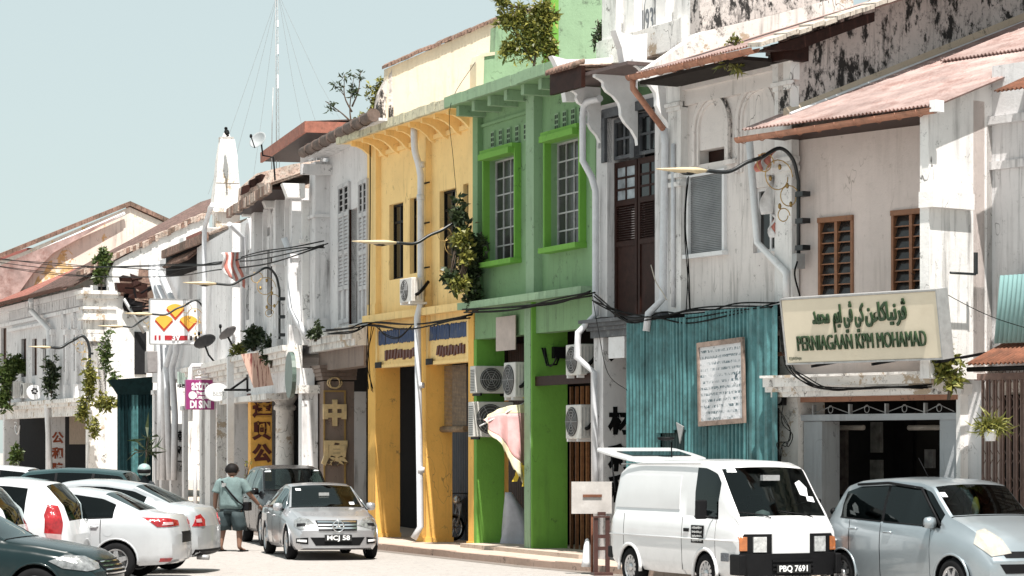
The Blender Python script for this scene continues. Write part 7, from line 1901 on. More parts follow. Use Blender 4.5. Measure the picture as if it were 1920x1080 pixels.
PK = painted('parasol_pink', (0.70, 0.40, 0.40), 0.8, var=0.3, scale=4); CRM = painted('parasol_cream', (0.78, 0.72, 0.50), 0.8, var=0.2)
cloth(.0, .12, CRM, 'upper_border'); cloth(.12, .82, PK, 'canopy'); cloth(.82, 1.02, CRM, 'border', fr_=True)
YB = painted('ribbon_yellow', (0.70, 0.50, 0.05), 0.7)
for pp_ in (((975, 868), (970, 890), (964, 903)), ((982, 872), (986, 895), (983, 912)), ((986, 757), (990, 750), (984, 745))):
    q = [FG.side(x, y, ap + .08) for x, y in pp_]; m = M()
    for i in range(len(q) - 1): A, B = q[i], q[i + 1]; m.add([(A[0] - o[0], A[1] - .04 - o[1], A[2] - o[2]), (A[0] - o[0], A[1] + .05 - o[1], A[2] - o[2]), (B[0] - o[0], B[1] + .06 - o[1], B[2] - o[2]), (B[0] - o[0], B[1] - .05 - o[1], B[2] - o[2])], [(0, 1, 2, 3)])
    q = m.build('ribbon', YB, tu); md = q.modifiers.new('s', 'SOLIDIFY'); md.thickness = .006
q0, q1 = FG.side(899, 799, ap), FG.side(990, 752, ap)
M().tube([(0, q0[1] - o[1], q0[2] - o[2]), (0, q1[1] - o[1], q1[2] - o[2])], .015, 6).build('pole', WHP, tu)

# ---- two wheelers
def motorbike(label, loc, rz, paint, cover=False):
    t = thing('motorbike', label, 'motorbike', loc, rz)
    for x in (-.62, .62):
        m = M().lathe([(.22, -.035), (.27, -.045), (.285, 0), (.27, .045), (.22, .035)], (0, 0, 0), 'y', 22, cap=False) ; w_ = m.build('wheel', TYRE, t); w_.location = (x, 0, .285)
        m = M().lathe([(.215, -.02), (.225, -.02), (.225, .02), (.215, .02)], (0, 0, 0), 'y', 22, cap=False)
        for k in range(6): m.tube([(0, 0, 0), (.22 * math.cos(k * math.pi / 3), 0, .22 * math.sin(k * math.pi / 3))], .01, 5)
        m.build('rim', RIM, w_)
    m = M(); m.tube([(.62, .06, .285), (.46, .06, .78)], .022, 6); m.tube([(.62, -.06, .285), (.46, -.06, .78)], .022, 6); m.build('fork', GREYM, t)
    m = M().prism([(.5, .86), (.36, .92), (.28, .62), (.05, .42), (-.35, .42), (-.75, .66), (-.80, .76), (-.35, .70), (-.02, .60), (.22, .34), (.40, .40), (.48, .6)], 'y', -.11, .11); m.build('bodywork', paint, t, bevel=.03)
    M().prism([(-.02, .70), (-.7, .80), (-.82, .78), (-.75, .72), (-.3, .70)], 'y', -.12, .12).build('seat', PLB, t, bevel=.02)
    M().box(-.35, .15, -.09, .09, .26, .46).build('engine', GREYM, t, bevel=.02)
    M().tube([(.42, -.34, 1.0), (.46, -.15, 1.02), (.46, .15, 1.02), (.42, .34, 1.0)], .014, 6).build('handlebar', PLB, t)
    M().lathe([(.02, -.03), (.09, -.02), (.10, .03), (.02, .05)], (.54, 0, .88), 'x', 14).build('headlight', LAMPG, t)
    for s_ in (1, -1): q = M().tube([(.44, .28 * s_, 1.0), (.40, .33 * s_, 1.16)], .007, 5); q.lathe([(.005, -.01), (.055, 0), (.005, .01)], (.40, .34 * s_, 1.2), 'x', 10); q.build('mirror', PLB, t)
    M().tube([(-.1, -.12, .3), (-.55, -.15, .33), (-.85, -.15, .42)], .035, 8).build('exhaust_pipe', GREYM, t)
    M().prism([(.36, .50), (.88, .62), (.86, .585), (.40, .47)], 'y', -.05, .05).build('mudguard', paint, t)
    M().tube([(-.05, .12, .3), (-.12, .24, .01)], .012, 5).build('side_stand', GREYM, t)
    return t
lo = FY.W(FY.X(868, 1.2), 1.45, .12); motorbike('dark motorbike with silver shield parked inside the yellow archway', lo, FY.rz + R(-62), painted('bike_silver', (.20, .20, .22), .3, metal=.5))
lo = FG.W(FG.X(960, .9), 1.0, .12)
tc = FG.thing('covered_motorbike', 'motorbike under a white sheet in the green house walkway', 'motorbike', FG.X(972, .8), .8, .12)
m = M(); nu, nv = 24, 12; vs = []
for j in range(nv + 1):
    v = j / nv; zz_ = 1.10 * (1 - v) ** .8 * (1 - .25 * v); ry = .07 + .46 * v ** 1.05; rx = .06 + .28 * v ** .8
    for i in range(nu):
        w_ = 2 * math.pi * i / nu; f = 1 + .16 * math.sin(w_ * 6 + v * 3) * v + .06 * math.sin(w_ * 13) * v
        vs.append((rx * f * math.cos(w_), (ry * f) * math.sin(w_) + .38 * v - .22, zz_ + .01))
m.add(vs, [(j * nu + i, j * nu + (i + 1) % nu, (j + 1) * nu + (i + 1) % nu, (j + 1) * nu + i) for j in range(nv) for i in range(nu)] + [tuple(range(nu))[::-1]], True); m.build('sheet', painted('sheet_white', (.50, .50, .56), .7, var=.15), tc)
motorbike('motorbike standing between the white van and the silver hatchback', (*gpos(1584, 39.9)[:2], .0), R(-75), painted('bike_brown', (.10, .05, .03), .3))

# ---- blank board on a rusty post, slatted stand, white cone
pb3 = gpos(1110, 44.9); k = FPX / 44.9
tb2 = thing('blank_sign', 'blank pale sheet metal board on a thin rusty post at the kerb', 'sign', (pb3[0], pb3[1], 0), R(4))
pz_ = lambda py: CAMH + 44.9 * (HY - py) / FPX
M().tube([(0, 0, 0), (0, 0, pz_(905))], .022, 8).build('post', RUST, tb2)
M().box(-.35, .33, -.045, -.03, pz_(963), pz_(903)).build('board', painted('blank_board', (.50, .47, .45), .5, var=.2, scale=4, dirt=.4, dcol=(.7, .68, .66)), tb2)
M().box(-.16, .16, -.07, -.046, pz_(932), pz_(927)).build('cross_piece', RUST, tb2)
BRS = painted('stand_brown', (.07, .03, .025), .5, dirt=.2)
ts2 = thing('wooden_stand', 'narrow dark brown wooden stand beside the blank board', 'stand', (gpos(1128, 44.7)[0], 44.7, 0), R(8))
for x in (-.10, .10): M().box(x - .035, x + .035, -.03, .03, 0, pz_(970)).build('leg', BRS, ts2)
for z in (.42, .62, 1.0): M().box(-.066, .066, -.028, .028, z, z + .06).build('crossbar', BRS, ts2)
M().box(-.16, .16, -.2, .16, 0, .05).build('foot', BRS, ts2); M().box(-.135, .135, -.05, .05, pz_(970), pz_(967)).build('top', BRS, ts2)
tcn = thing('white_cone', 'slim white marker standing on the kerb beside the rusty post', 'marker', (gpos(1101, 45.1)[0], 45.1, .125), 0)
M().lathe([(.10, 0), (.09, .1), (.06, .35), (.03, .46), (.005, .48)], (0, 0, 0), 'z', 12).build('body', WHP, tcn)

# ---- satellite dishes and mast
DISHG = painted('dish_grey', (.33, .35, .36), .5, var=.1); DISHD = painted('dish_dark', (.04, .04, .042), .55)
def dish(label, c, n, r, arm, mat, back=False):
    t = thing('satellite_dish', label, 'satellite dish', tuple(c), 0, 'satellite dishes')
    n = Vector(n).normalized(); q = n.to_track_quat('Z', 'Y').to_matrix()
    m = M().lathe([(.01, -.16 * r / .4), (r * .5, -.11 * r / .4), (r * .85, -.03), (r, 0.0), (r * .98, .012), (r * .83, -.015), (r * .5, -.09 * r / .4), (.01, -.14 * r / .4)], (0, 0, 0), 'z', 26)
    m.v = [tuple(q @ Vector((x, y * .92, z))) for x, y, z in m.v]; m.build('reflector', mat, t)
    f = q @ Vector((0, -r * .2, r * 1.0)); e = q @ Vector((0, -r * .95, 0))
    M().tube([e, f], .018, 6).build('feed_arm', PLB, t); M().lathe([(.03, -.05), (.045, .0), (.03, .06)], tuple(f), 'z', 10).build('receiver', PLB, t)
    c = Vector(c); M().tube([Vector(p) - c for p in arm], .03, 6).build('mount_pole', PLB, t)
c = WP3(F6, 483, 262, 0.6); dish('grey satellite dish on a bent pole against the sky', c, (-.55, -.75, .45), .30, [c + Vector((.1, .1, -.08)), c + Vector((.14, .15, -.45)), c + Vector((.45, .25, -.50)), c + Vector((.5, .25, -1.2))], DISHG)
c = WP3(F6, 384, 640, -.9); dish('black satellite dish beside the magenta sign', c, (-.5, .5, .9), .36, [c + Vector((0, 0, -.1)), c + Vector((.1, .1, -.4)), c + Vector((.5, .3, -.9))], DISHD)
c = WP3(F6, 427, 624, -.9); dish('dark satellite dish over the tilted pinkish board', c, (-.6, .3, .75), .30, [c + Vector((0, 0, -.1)), c + Vector((.12, .1, -.35)), c + Vector((.4, .3, -.7))], painted('dish_brown', (.12, .11, .11), .55))
mb = WP3(F6, 521, 300, 4.0); sM = FPX / mb.y
tm_ = thing('antenna_mast', 'tall thin lattice radio mast rising above the white houses', 'antenna mast', tuple(mb), 0)
Hh = 320 / sM; m = M(); lv = 26
for i in range(3):
    w_ = i * 2 * math.pi / 3; m.tube([(.08 * math.cos(w_), .08 * math.sin(w_), -3), (.05 * math.cos(w_) - .06, .05 * math.sin(w_), Hh)], .009, 4)
for k in range(lv):
    z0, z1_ = Hh * k / lv, Hh * (k + 1) / lv
    for i in range(3):
        w_, v_ = i * 2 * math.pi / 3, (i + 1) * 2 * math.pi / 3; r = .075 - .025 * k / lv; s_ = -.06 * k / lv
        m.tube([(r * math.cos(w_) + s_, r * math.sin(w_), z0), (r * math.cos(v_) + s_, r * math.sin(v_), z1_)], .006, 3, cap=False)
tag(m.build('lattice', GREYM, tm_), kind='stuff')
m = M(); 
for z_, l in ((Hh * .42, .5), (Hh * .62, .35), (Hh * .78, .25)): m.box(-.03, .03, -.03, .03, z_, z_ + l)
m.build('antenna_box', WHP, tm_)
for dx, dz in ((-2.6, -1.2), (-1.9, -1), (2.0, -.5), (3.4, -.5), (-1.0, -1), (1.2, -.5)):
    M().tube([(0, 0, Hh * .98), (dx * .45, .3, Hh * .45), (dx, .5, dz)], .006, 3, cap=False).build('guy_wire', GREYM, tm_)
# thin second aerial pole
tn = thing('aerial_pole', 'bare thin aerial pole with a hooked top beside the mast', 'aerial', tuple(WP3(F6, 509, 300, 3.5)), 0)
M().tube([(0, 0, -1), (.02, 0, 1.2), (.06, 0, 2.6)], .02, 5).build('pole', GREYM, tn)

# ---- signs at the far end of the row
def cam_sign(name, label, fr, a, l, r, tpy, bpy_, mat, th=.12, cat='sign', group=None):
    """board across the street line, face towards the viewer"""
    A, B = fr.side(l, tpy, a), fr.side(r, tpy, a); zb_ = fr.side(l, bpy_, a)[2]
    cy, cz_ = (A[1] + B[1]) / 2, ((A[2] + B[2]) / 2 + (zb_ + fr.side(r, bpy_, a)[2]) / 2) / 2
    t = fr.thing(name, label, cat, a, cy, cz_, group); t.rotation_euler[2] += R(90)
    w_, h_ = (B[1] - A[1]) / 2, (A[2] - zb_) / 2
    M().box(-w_, w_, 0, th, -h_, h_).build('board', mat, t, bevel=.01)
    return t, w_, h_
ad = F4.X(350, -1.0)
SW = painted('sign_white', (.72, .72, .74), .4, var=.04)
t3v, w_, h_ = cam_sign('diamond_sign', 'white square sign with three orange diamonds over the letters 3V', F4, ad, 282, 377, 562, 645, SW)
for b_ in ((-w_, w_, h_, h_ + .03), (-w_, w_, -h_ - .03, -h_), (-w_ - .03, -w_, -h_, h_), (w_, w_ + .03, -h_, h_)): M().box(b_[0], b_[1], -.01, .13, b_[2], b_[3]).build('edge_trim', GREYM, t3v)
YO = painted('diamond_yellow', (.80, .42, .06), .4, var=.1, scale=2); RD = painted('diamond_red', (.50, .05, .02), .4); DRD = painted('bar_red', (.40, .02, .03), .4); DKB = painted('bar_dark', (.03, .015, .015), .4)
for cx_, cz_ in ((-.02, .50), (-.47, -.02), (.50, -.02)):
    X, Z = cx_ * w_, cz_ * h_; s_ = .36 * w_
    kite = [(-1, .25), (-.8, .5), (-.4, .72), (0, .8), (.4, .72), (.8, .5), (1, .25), (0, -1)]
    M().prism([(X + x * s_, Z - .10 * s_ * 1.4 + z * s_ * .9) for x, z in kite], 'y', -.012, -.002).build('diamond_edge', RD, t3v)
    M().prism([(X + x * s_ * .97, Z + .10 * s_ + z * s_ * .82) for x, z in kite], 'y', -.024, -.013).build('diamond', YO, t3v)
b_ = M().box(-.44 * w_, .46 * w_, -.012, -.002, -.83 * h_, -.62 * h_).build('bar', DRD, t3v)
for x in (-.80, -.64, .60, .80): M().box((x - .04) * w_, (x + .04) * w_, -.012, -.002, -.83 * h_, -.62 * h_).build('side_bar', DRD if x < 0 else DKB, t3v)
fitw(text_part('3V', 'lettering', PLW, t3v, .24, (0, -.03, -.73 * h_), bold=.01, depth=.01), .34 * w_)
for x in (-.6, .6): M().box(x * w_ - .02, x * w_ + .02, .05, .9, h_ - .2, h_ - .12).build('support', BLACK, t3v)
MG = painted('sign_magenta', (.28, .035, .16), .4, var=.06)
am = F4.X(357, -1.6)
ta, w_, h_ = cam_sign('magenta_sign', 'magenta box sign with white lettering reading DI SINI', F4, am, 349, 402, 712, 768, MG, .25)
fitw(text_part('astro', 'lettering', PLW, ta, .44, (-.0, -.006, .62 * h_), bold=.012, depth=.003), 1.25 * w_)
M().prism([(-.6 * w_, .40 * h_), (.5 * w_, .36 * h_), (.7 * w_, .40 * h_), (.5 * w_, .33 * h_), (-.6 * w_, .36 * h_)], 'y', -.006, -.002).build('swoosh', PLW, ta)
M().lathe([(.12, -.008), (.12, -.002)], (-.55 * w_, 0, -.02), 'y', 16).build('round_emblem', PLW, ta)
fitw(text_part('Premier', 'lettering', PLW, ta, .16, (.18 * w_, -.006, .10 * h_), bold=.004, depth=.003), .9 * w_); fitw(text_part('League', 'lettering', PLW, ta, .16, (.12 * w_, -.006, -.16 * h_), bold=.004, depth=.003), .8 * w_)
fitw(text_part('DI SINI', 'lettering', PLW, ta, .30, (0, -.006, -.68 * h_), bold=.012, depth=.003), 1.45 * w_)
# white pipe frame that carries it, with scrollwork
tf = F4.thing('pipe_frame', 'white pipe sign frame with scrollwork over the magenta sign', 'frame', am, 0, 0)
P_ = lambda x, y: Vector(F4.side(x, y, am - .1)) - Vector((am, 0, 0))
M().tube([P_(357, 790), P_(357, 692), P_(360, 686), P_(428, 684)], .07, 8).build('pipe', WHP, tf); M().tube([P_(366, 708), P_(428, 706)], .03, 6).build('rail', WHP, tf)
M().tube([P_(366, 1000), P_(366, 790)], .06, 8).build('post', WHP, tf)
for i in range(5):
    c = P_(374 + i * 11, 699); M().tube([(c.x, c.y + .09 * math.cos(k * .6) * (1 - k * .05), c.z + .09 * math.sin(k * .6) * (1 - k * .05)) for k in range(14)], .012, 4).build('scroll', WHP, tf)
ao_ = F6.X(400, -1.4)
tov, w_, h_ = cam_sign('oval_sign', 'small white oval sign overlapping the magenta one', F6, ao_, 384, 429, 718, 753, SW, .02)
for ch_ in list(tov.children): bpy.data.objects.remove(ch_)
m = M().prism([(w_ * math.cos(i * math.pi / 14), h_ * math.sin(i * math.pi / 14)) for i in range(28)], 'y', -.06, .06); m.build('board', SW, tov)
m = M().prism([(w_ * .95 * math.cos(i * math.pi / 14), h_ * .93 * math.sin(i * math.pi / 14)) for i in range(28)], 'y', -.066, -.061); m.build('face', PLW, tov)
text_part('BEST', 'lettering', GREYM, tov, .17, (.05, -.068, -.05), depth=.002)
tpo = F6.thing('white_post', 'tall white post beside the oval sign', 'post', F6.X(432, -1.0), -1.0, 0)
M().box(-.09, .09, -.09, .09, 0, F6.Z(668, F6.X(432, -1), -1)).build('post', WHP, tpo); M().lathe([(.02, .06), (.09, .03), (.1, 0)][::-1], (0, 0, F6.Z(668, F6.X(432, -1), -1)), 'z', 10).build('cap', WHP, tpo)
# tilted pinkish board with maroon script
at = F6.X(480, -1.1)
q = [F6.side(x, y, at) for x, y in ((452, 664), (497, 660), (513, 722), (476, 727))]; c = [sum(p[i] for p in q) / 4 for i in range(3)]
tt_ = F6.thing('tilted_board', 'pinkish board with streaky maroon writing hanging askew above the orange pillar', 'sign', *c)
bmn, nt, b_ = newmat('board_streaks'); v = objvec(nt, (1, 9, .9)); st_ = noise(nt, v, 2.0, 4, .6); c2 = mix(nt, ramp(nt, st_, .52, .60), (.62, .42, .34), (.20, .05, .045)); nt.links.new(c2, b_.inputs['Base Color'])
vs = [(0, p[1] - c[1], p[2] - c[2]) for p in q]; vs += [(-.06, y, z) for _, y, z in vs]
M().add(vs, [(0, 1, 2, 3), (7, 6, 5, 4), (0, 4, 5, 1), (1, 5, 6, 2), (2, 6, 7, 3), (3, 7, 4, 0)]).build('board', bmn, tt_)
tk = F6.thing('sign_bracket', 'black triangular iron bracket below the tilted board', 'bracket', at, 0, 0)
Q_ = lambda x, y: Vector(F6.side(x, y, at + .1)) - Vector((at, 0, 0))
for A_, B_ in (((420, 731), (470, 731)), ((464, 702), (464, 735)), ((432, 731), (464, 708)), ((440, 731), (450, 731))): M().tube([Q_(*A_), Q_(*B_)], .03, 5).build('bar', BLACK, tk)
# small oval green sign by the columns, small greenish sign
tg2, w_, h_ = cam_sign('phone_sign', 'small pale green sign with a phone number behind the magenta one', F4, F4.X(333, -1.0), 333, 358, 697, 727, painted('sign_pale_green', (.45, .55, .50), .5), .06)
M().box(-w_, w_, -.006, -.001, -h_, -h_ * .55).build('band', PLB, tg2); text_part('03-96', 'lettering', PLW, tg2, .2, (-.02, -.008, -h_ * .78), depth=.002); 
tgo_ = F6.thing('oval_shop_sign', 'narrow green oval sign seen nearly edge on above the round column', 'sign', F6.X(545, d6 - .6), d6 - .6, F6.Z(703, F6.X(545, d6 - .6), d6 - .6))
M().prism([(.55 * math.cos(i * math.pi / 10), .55 * math.sin(i * math.pi / 10)) for i in range(20)], 'y', -.05, .05).build('board', painted('oval_green', (.10, .14, .12), .4), tgo_)
# round white sign far left
trs, w_, h_ = cam_sign('round_sign', 'round white sign with a small flower drawing at the far left', F1, F1.X(52, -1.0), 50, 78, 722, 749, SW, .02)
for ch_ in list(trs.children): bpy.data.objects.remove(ch_)
M().prism([(w_ * math.cos(i * math.pi / 12), w_ * math.sin(i * math.pi / 12)) for i in range(24)], 'y', -.08, .08).build('board', SW, trs)
for i in range(6): M().prism([(.10 * math.cos(i) + .06 * math.cos(k), .10 * math.sin(i) + .05 + .04 * math.sin(k)) for k in range(6)], 'y', -.09, -.081).build('petal', PLB, trs)
M().tube([(0, 0, -.05), (0, 0, -w_ * .8)], .01, 4).build('stalk', PLB, trs)
# white line drawing logo on the dark shop
tlg = F1.thing('shop_logo', 'white outline drawing of a bowl on the dark far shop', 'sign', F1.X(30, .1), .1, F1.Z(810, F1.X(30, .1), .1))
for i in range(5): M().tube([(-.35, 0, .9 - i * .16), (-.1, 0, .95 - i * .16), (.2, 0, .85 - i * .16)], .03, 4).build('stroke', PLW, tlg)
M().tube([(.3 + .5 * math.cos(R(180 + i * 18)), 0, .3 + .4 * math.sin(R(180 + i * 18))) for i in range(11)], .03, 4).build('bowl', PLW, tlg); M().box(.0, .7, -.02, .02, -.62, -.56).build('stroke', PLW, tlg)
# ---- dark teal hoarding at the far end
td = F4.thing('teal_hoarding', 'dark teal sheet metal hoarding with flared top far down the street', 'hoarding', F4.X(220, -1.0), -1.0, 0)
ax = F4.X(222, -1.0)
DT = painted('teal_very_dark', (.008, .028, .032), .6, var=.4); 
A_, B_ = F4.side(222, 740, ax), F4.side(288, 740, ax)
for i in range(5):
    y0 = A_[1] + (B_[1] - A_[1]) * i / 5; y1 = A_[1] + (B_[1] - A_[1]) * (i + 1) / 5
    m = M(); m.sheet(y0, y1, (0, .12), (0, A_[2]), .16, .03, .01, kind='trap'); m.v = [(y, x, z) for x, y, z in m.v]; m.f = [f[::-1] for f in m.f]
    m.v = [(x, y + 1.0 - 0, z) for x, y, z in m.v]; o_ = m.build('metal_sheet', TEAL if i in (2,) else DT, td)
T0_, T1_ = F4.side(205, 712, ax + .6), F4.side(288, 706, ax + .3)
vs = [(0.02, A_[1] + 1, A_[2]), (0.02, B_[1] + 1, A_[2]), (.5, T1_[1] + 1, T1_[2]), (.5, T0_[1] + 1, T0_[2])]; vs += [(x - .05, y, z) for x, y, z in vs]
M().add(vs, [(0, 1, 2, 3), (7, 6, 5, 4), (0, 4, 5, 1), (1, 5, 6, 2), (2, 6, 7, 3), (3, 7, 4, 0)]).build('flared_top', DT, td)
# ---- meter boxes, flags, hanging cloth
tmb = F4.thing('meter_box', 'grey double electricity box among the pipes under the diamond sign', 'meter box', F4.X(288, -.4), -.4, F4.Z(700, F4.X(288, -.4), -.4))
for i in range(2): M().box(.25 + i * .3, .5 + i * .3, -.35, .0, .0, .75).build('box', painted('box_grey', (.28, .26, .26), .5), tmb, bevel=.02)
def flag(label, fr, a, quad, mats, nm='flag'):
    q = [Vector(fr.side(x, y, a)) for x, y in quad]; o = q[0].copy(); t = fr.thing(nm, label, nm, *o)
    k = len(mats)
    for s_ in range(k):
        m = M(); vs = []; nu, nv = 3, 12
        for j in range(nv + 1):
            v = j / nv
            for i in range(nu + 1):
                u = (s_ + i / nu) / k; p = (q[0].lerp(q[1], u)).lerp(q[3].lerp(q[2], u), v); p.x += .05 * math.sin(u * 14 + v * 5); p.y += .04 * math.sin(v * 7 + u * 3)
                vs.append(tuple(p - o))
        m.add(vs, [(j * (nu + 1) + i, j * (nu + 1) + i + 1, (j + 1) * (nu + 1) + i + 1, (j + 1) * (nu + 1) + i) for j in range(nv) for i in range(nu)], True)
        z = m.build('stripe', mats[s_], t); md = z.modifiers.new('s', 'SOLIDIFY'); md.thickness = .006
    return t
FW = painted('flag_white', (.74, .72, .72), .8); FRd = painted('flag_red', (.55, .20, .16), .8, var=.15); FBl = painted('flag_blue', (.12, .18, .35), .8)
flag('faded red and white striped flag hung over the curved lamp on the long white house', F6, F6.X(440, -1.2), ((414, 474), (452, 472), (466, 545), (420, 515)), [FW, FRd, FW, FRd, FW, FRd, FW])
flag('striped flag hanging in the small window beside the white downpipe', F11, F11.X(1440, -.25), ((1446, 402), (1470, 400), (1462, 440), (1444, 446)), [FW, FRd, FW, FRd])
flag('white cloth bundled above the small window behind the nearest lamp', F11, F11.X(1430, -.35), ((1432, 328), (1488, 326), (1482, 398), (1428, 402)), [FW, FW, FW], 'cloth')
flag('red and white banner rolled at the end of the brown gutter near the nearest lamp', F11, F11.X(1425, -.45), ((1420, 290), (1452, 284), (1440, 318), (1418, 322)), [FRd, FW, FRd], 'cloth')

# ---- plants
def pl(name, label, fr, px, py, d, w_px, h_px, n, ls, mat, seed, base='bottom', **k):
    """plant rooted at (px,py) on the front, spreading w_px by h_px"""
    c = WP3(fr, px, py, d); s = FPX / c.y; w_, h_ = w_px / s / 2, h_px / s
    blobs = k.pop('blobs', None)
    sg = -1 if base == 'top' else 1
    if blobs is None: blobs = [((0, 0, sg * h_ * .5), (w_ * .55, w_ * .45, h_ * .32), 1.0), ((-w_ * .45, 0, sg * h_ * .35), (w_ * .35, w_ * .3, h_ * .2), .35), ((w_ * .4, 0, sg * h_ * .62), (w_ * .35, w_ * .3, h_ * .2), .35)]
    else: blobs = [((x / s, y, z / s), (rx / s, ry / s, rz / s), q) for (x, y, z), (rx, ry, rz), q in blobs]
    tr = k.pop('trunk', [[(0, 0, 0), (w_ * .1, 0, sg * h_ * .4), (-w_ * .1, 0, sg * h_ * .8)], [(0, 0, sg * h_ * .1), (-w_ * .4, 0, sg * h_ * .4)], [(0, 0, sg * h_ * .2), (w_ * .45, 0, sg * h_ * .6)]])
    if tr and isinstance(tr, list) and k.get('px_trunk'): tr = [[(x / s, y, z / s) for x, y, z in br] for br in tr]
    k.pop('px_trunk', None)
    return plant(name, label, tuple(c), blobs, n, ls, mat, trunk=tr, seed=seed, **k)
pl('bush', 'yellow green bush growing on the roof edge between the yellow and green houses', FG, 1000, 132, .35, 120, 140, 2600, .15, LEAFY, 3, cat='bush', blobs=[((0, 0, 60), (28, .25, 34), 1), ((-35, 0, 95), (24, .2, 22), .5), ((20, 0, 105), (24, .2, 26), .6), ((-45, 0, 40), (16, .2, 16), .25), ((-60, 0, 128), (12, .1, 8), .12), ((34, 0, 40), (12, .2, 26), .3)], aspect=.36)
pl('sapling', 'slim dark leaved sapling on the green roof wall beside the white parapet', F10, 1122, 108, .7, 30, 90, 170, .13, LEAFD, 4, cat='sapling', aspect=.3)
pl('sapling', 'bare dark sapling standing on the grey house roof against the sky', F7, 660, 240, .6, 70, 110, 150, .17, LEAFD, 5, cat='sapling', blobs=[((-10, 0, 90), (10, .1, 14), .6), ((4, 0, 65), (6, .1, 26), 1), ((-42, 0, 40), (12, .1, 10), .5), ((-30, 0, 75), (6, .1, 10), .3), ((16, 0, 95), (5, .1, 10), .3)], trunk=[[(0, 0, 0), (-4, 0, 40), (4, 0, 100)], [(-2, 0, 12), (-22, 0, 30), (-50, 0, 50)], [(0, 0, 30), (-14, 0, 60), (-14, 0, 100)], [(0, 0, 40), (12, 0, 70), (16, 0, 104)]], px_trunk=True, aspect=.3, tr=.025)
pl('weeds', 'tangle of yellowish weeds along the old tiles beside the yellow house', F7, 708, 232, .35, 50, 90, 700, .12, LEAFY, 6, cat='weeds', blobs=[((0, 0, 30), (12, .2, 20), 1), ((-24, 0, 10), (16, .2, 10), .6), ((8, 0, 64), (12, .15, 20), .6), ((-14, 0, 62), (9, .1, 12), .2)])
pl('fig_tree', 'dense fig growing out of the wall joint between the yellow and green houses', FG, 893, 585, -.1, 90, 200, 2000, .17, LEAFD, 7, cat='tree', blobs=[((-8, -.2, 70), (14, .18, 34), 1), ((-22, -.25, 130), (16, .18, 28), .9), ((-32, -.2, 180), (8, .15, 20), .45), ((-46, -.3, 62), (14, .15, 12), .42), ((6, -.15, 120), (8, .15, 22), .35), ((-4, -.1, 22), (9, .12, 18), .4)], trunk=[[(0, 0, 0), (-4, -.1, 60), (-14, -.15, 130), (-30, -.2, 195)], [(-3, -.1, 40), (-30, -.2, 62), (-60, -.25, 66)], [(-4, -.1, 70), (8, -.1, 110), (10, -.1, 150)]], px_trunk=True, tr=.05, aspect=.5)
pl('fig_leaves', 'paler fig branch spreading left from the wall joint under the lamp', FG, 878, 545, -.35, 60, 60, 420, .16, LEAFY, 77, cat='plant', blobs=[((-22, -.1, 10), (16, .12, 11), 1), ((-12, -.1, 90), (12, .12, 20), .9), ((-5, -.1, 60), (10, .1, 14), .6)], trunk=[[(6, 0, 10), (-12, -.1, 12), (-36, -.1, 14)]], px_trunk=True, aspect=.5)
pl('fern', 'bright green fern sprouting under the brown gutter', F11, 1372, 102, -.8, 46, 36, 60, .20, LEAFY, 8, base='top', cat='fern', aspect=.22)
pl('weed', 'tuft of yellow weeds on the pink tin roof above the gutter', F11, 1378, 85, -.3, 34, 18, 70, .09, LEAFY, 9, cat='weed')
pl('vine', 'leafy yellow green vine hanging at the right end of the cream sign', FK, 1775, 690, -.75, 66, 80, 330, .17, LEAFY, 10, cat='vine', blobs=[((0, 0, 5), (20, .15, 22), 1), ((8, 0, -25), (10, .1, 14), .4), ((-14, 0, 28), (8, .1, 10), .3)], trunk=[[(4, 0, -60), (6, 0, -20), (0, 0, 30)]], px_trunk=True, aspect=.45)
c = WP3(FK, 1857, 815, -1.2); sp = FPX / c.y
tpn = pl('hanging_plant', 'grassy yellow green plant in a white hanging pot before the brown grille', FK, 1857, 806, -1.2, 60, 40, 330, .22, LEAFY, 12, cat='hanging plant', blobs=[((0, 0, 12), (16, .12, 9), 1), ((16, 0, 2), (10, .1, 8), .4), ((-14, 0, 4), (8, .1, 8), .4)], trunk=None, aspect=.1)
M().lathe([(.07, -.16), (.10, -.02), (.11, 0), (.10, 0)], (0, 0, 0), 'z', 14).build('pot', WHP, tpn); M().tube([(0, 0, 0), (0, .1, .72)], .006, 4).build('hanging_wire', BLACK, tpn)
pl('shrub', 'pointed shrub growing on the capital of the far white pillar', F1, 190, 545, .4, 34, 95, 520, .28, LEAF, 13, cat='shrub')
pl('ivy', 'yellowing ivy trailing over the ledge of the far white house', F1, 168, 748, -.4, 60, 110, 900, .26, LEAFY, 14, cat='ivy', blobs=[((0, 0, 30), (8, .3, 36), 1), ((-12, 0, -20), (10, .3, 22), .7), ((28, 0, -8), (22, .3, 12), .8), ((8, 0, -60), (8, .3, 20), .4)], trunk=None)
pl('climber', 'white leaved climber on the corner of the far white pillar', F1, 200, 690, -.2, 26, 100, 260, .26, LEAF, 15, cat='climber', blobs=[((0, 0, 20), (7, .2, 34), 1), ((8, 0, -20), (10, .2, 10), .3)], trunk=None)
pl('bush', 'dense bush at the far left edge above the dark shop', F1, 18, 760, -.6, 60, 110, 1300, .30, LEAF, 16, cat='bush', blobs=[((-4, 0, 60), (16, .5, 26), 1), ((16, 0, 76), (12, .5, 14), .6), ((-12, 0, 12), (10, .4, 16), .5)])
pl('shrub', 'thin dark shrub climbing the ledge beside the round white sign', F1, 96, 745, -.4, 30, 80, 420, .26, LEAFD, 17, cat='shrub')
pl('bush', 'small bush at the foot of the dark far shop', F1, 30, 870, -.6, 26, 34, 260, .26, LEAF, 18, cat='bush')
pl('shrub', 'dark shrub on the ledge of the long white house behind the lamp pole', F6, 476, 662, d6 - .3, 36, 56, 500, .2, LEAFD, 19, cat='shrub')
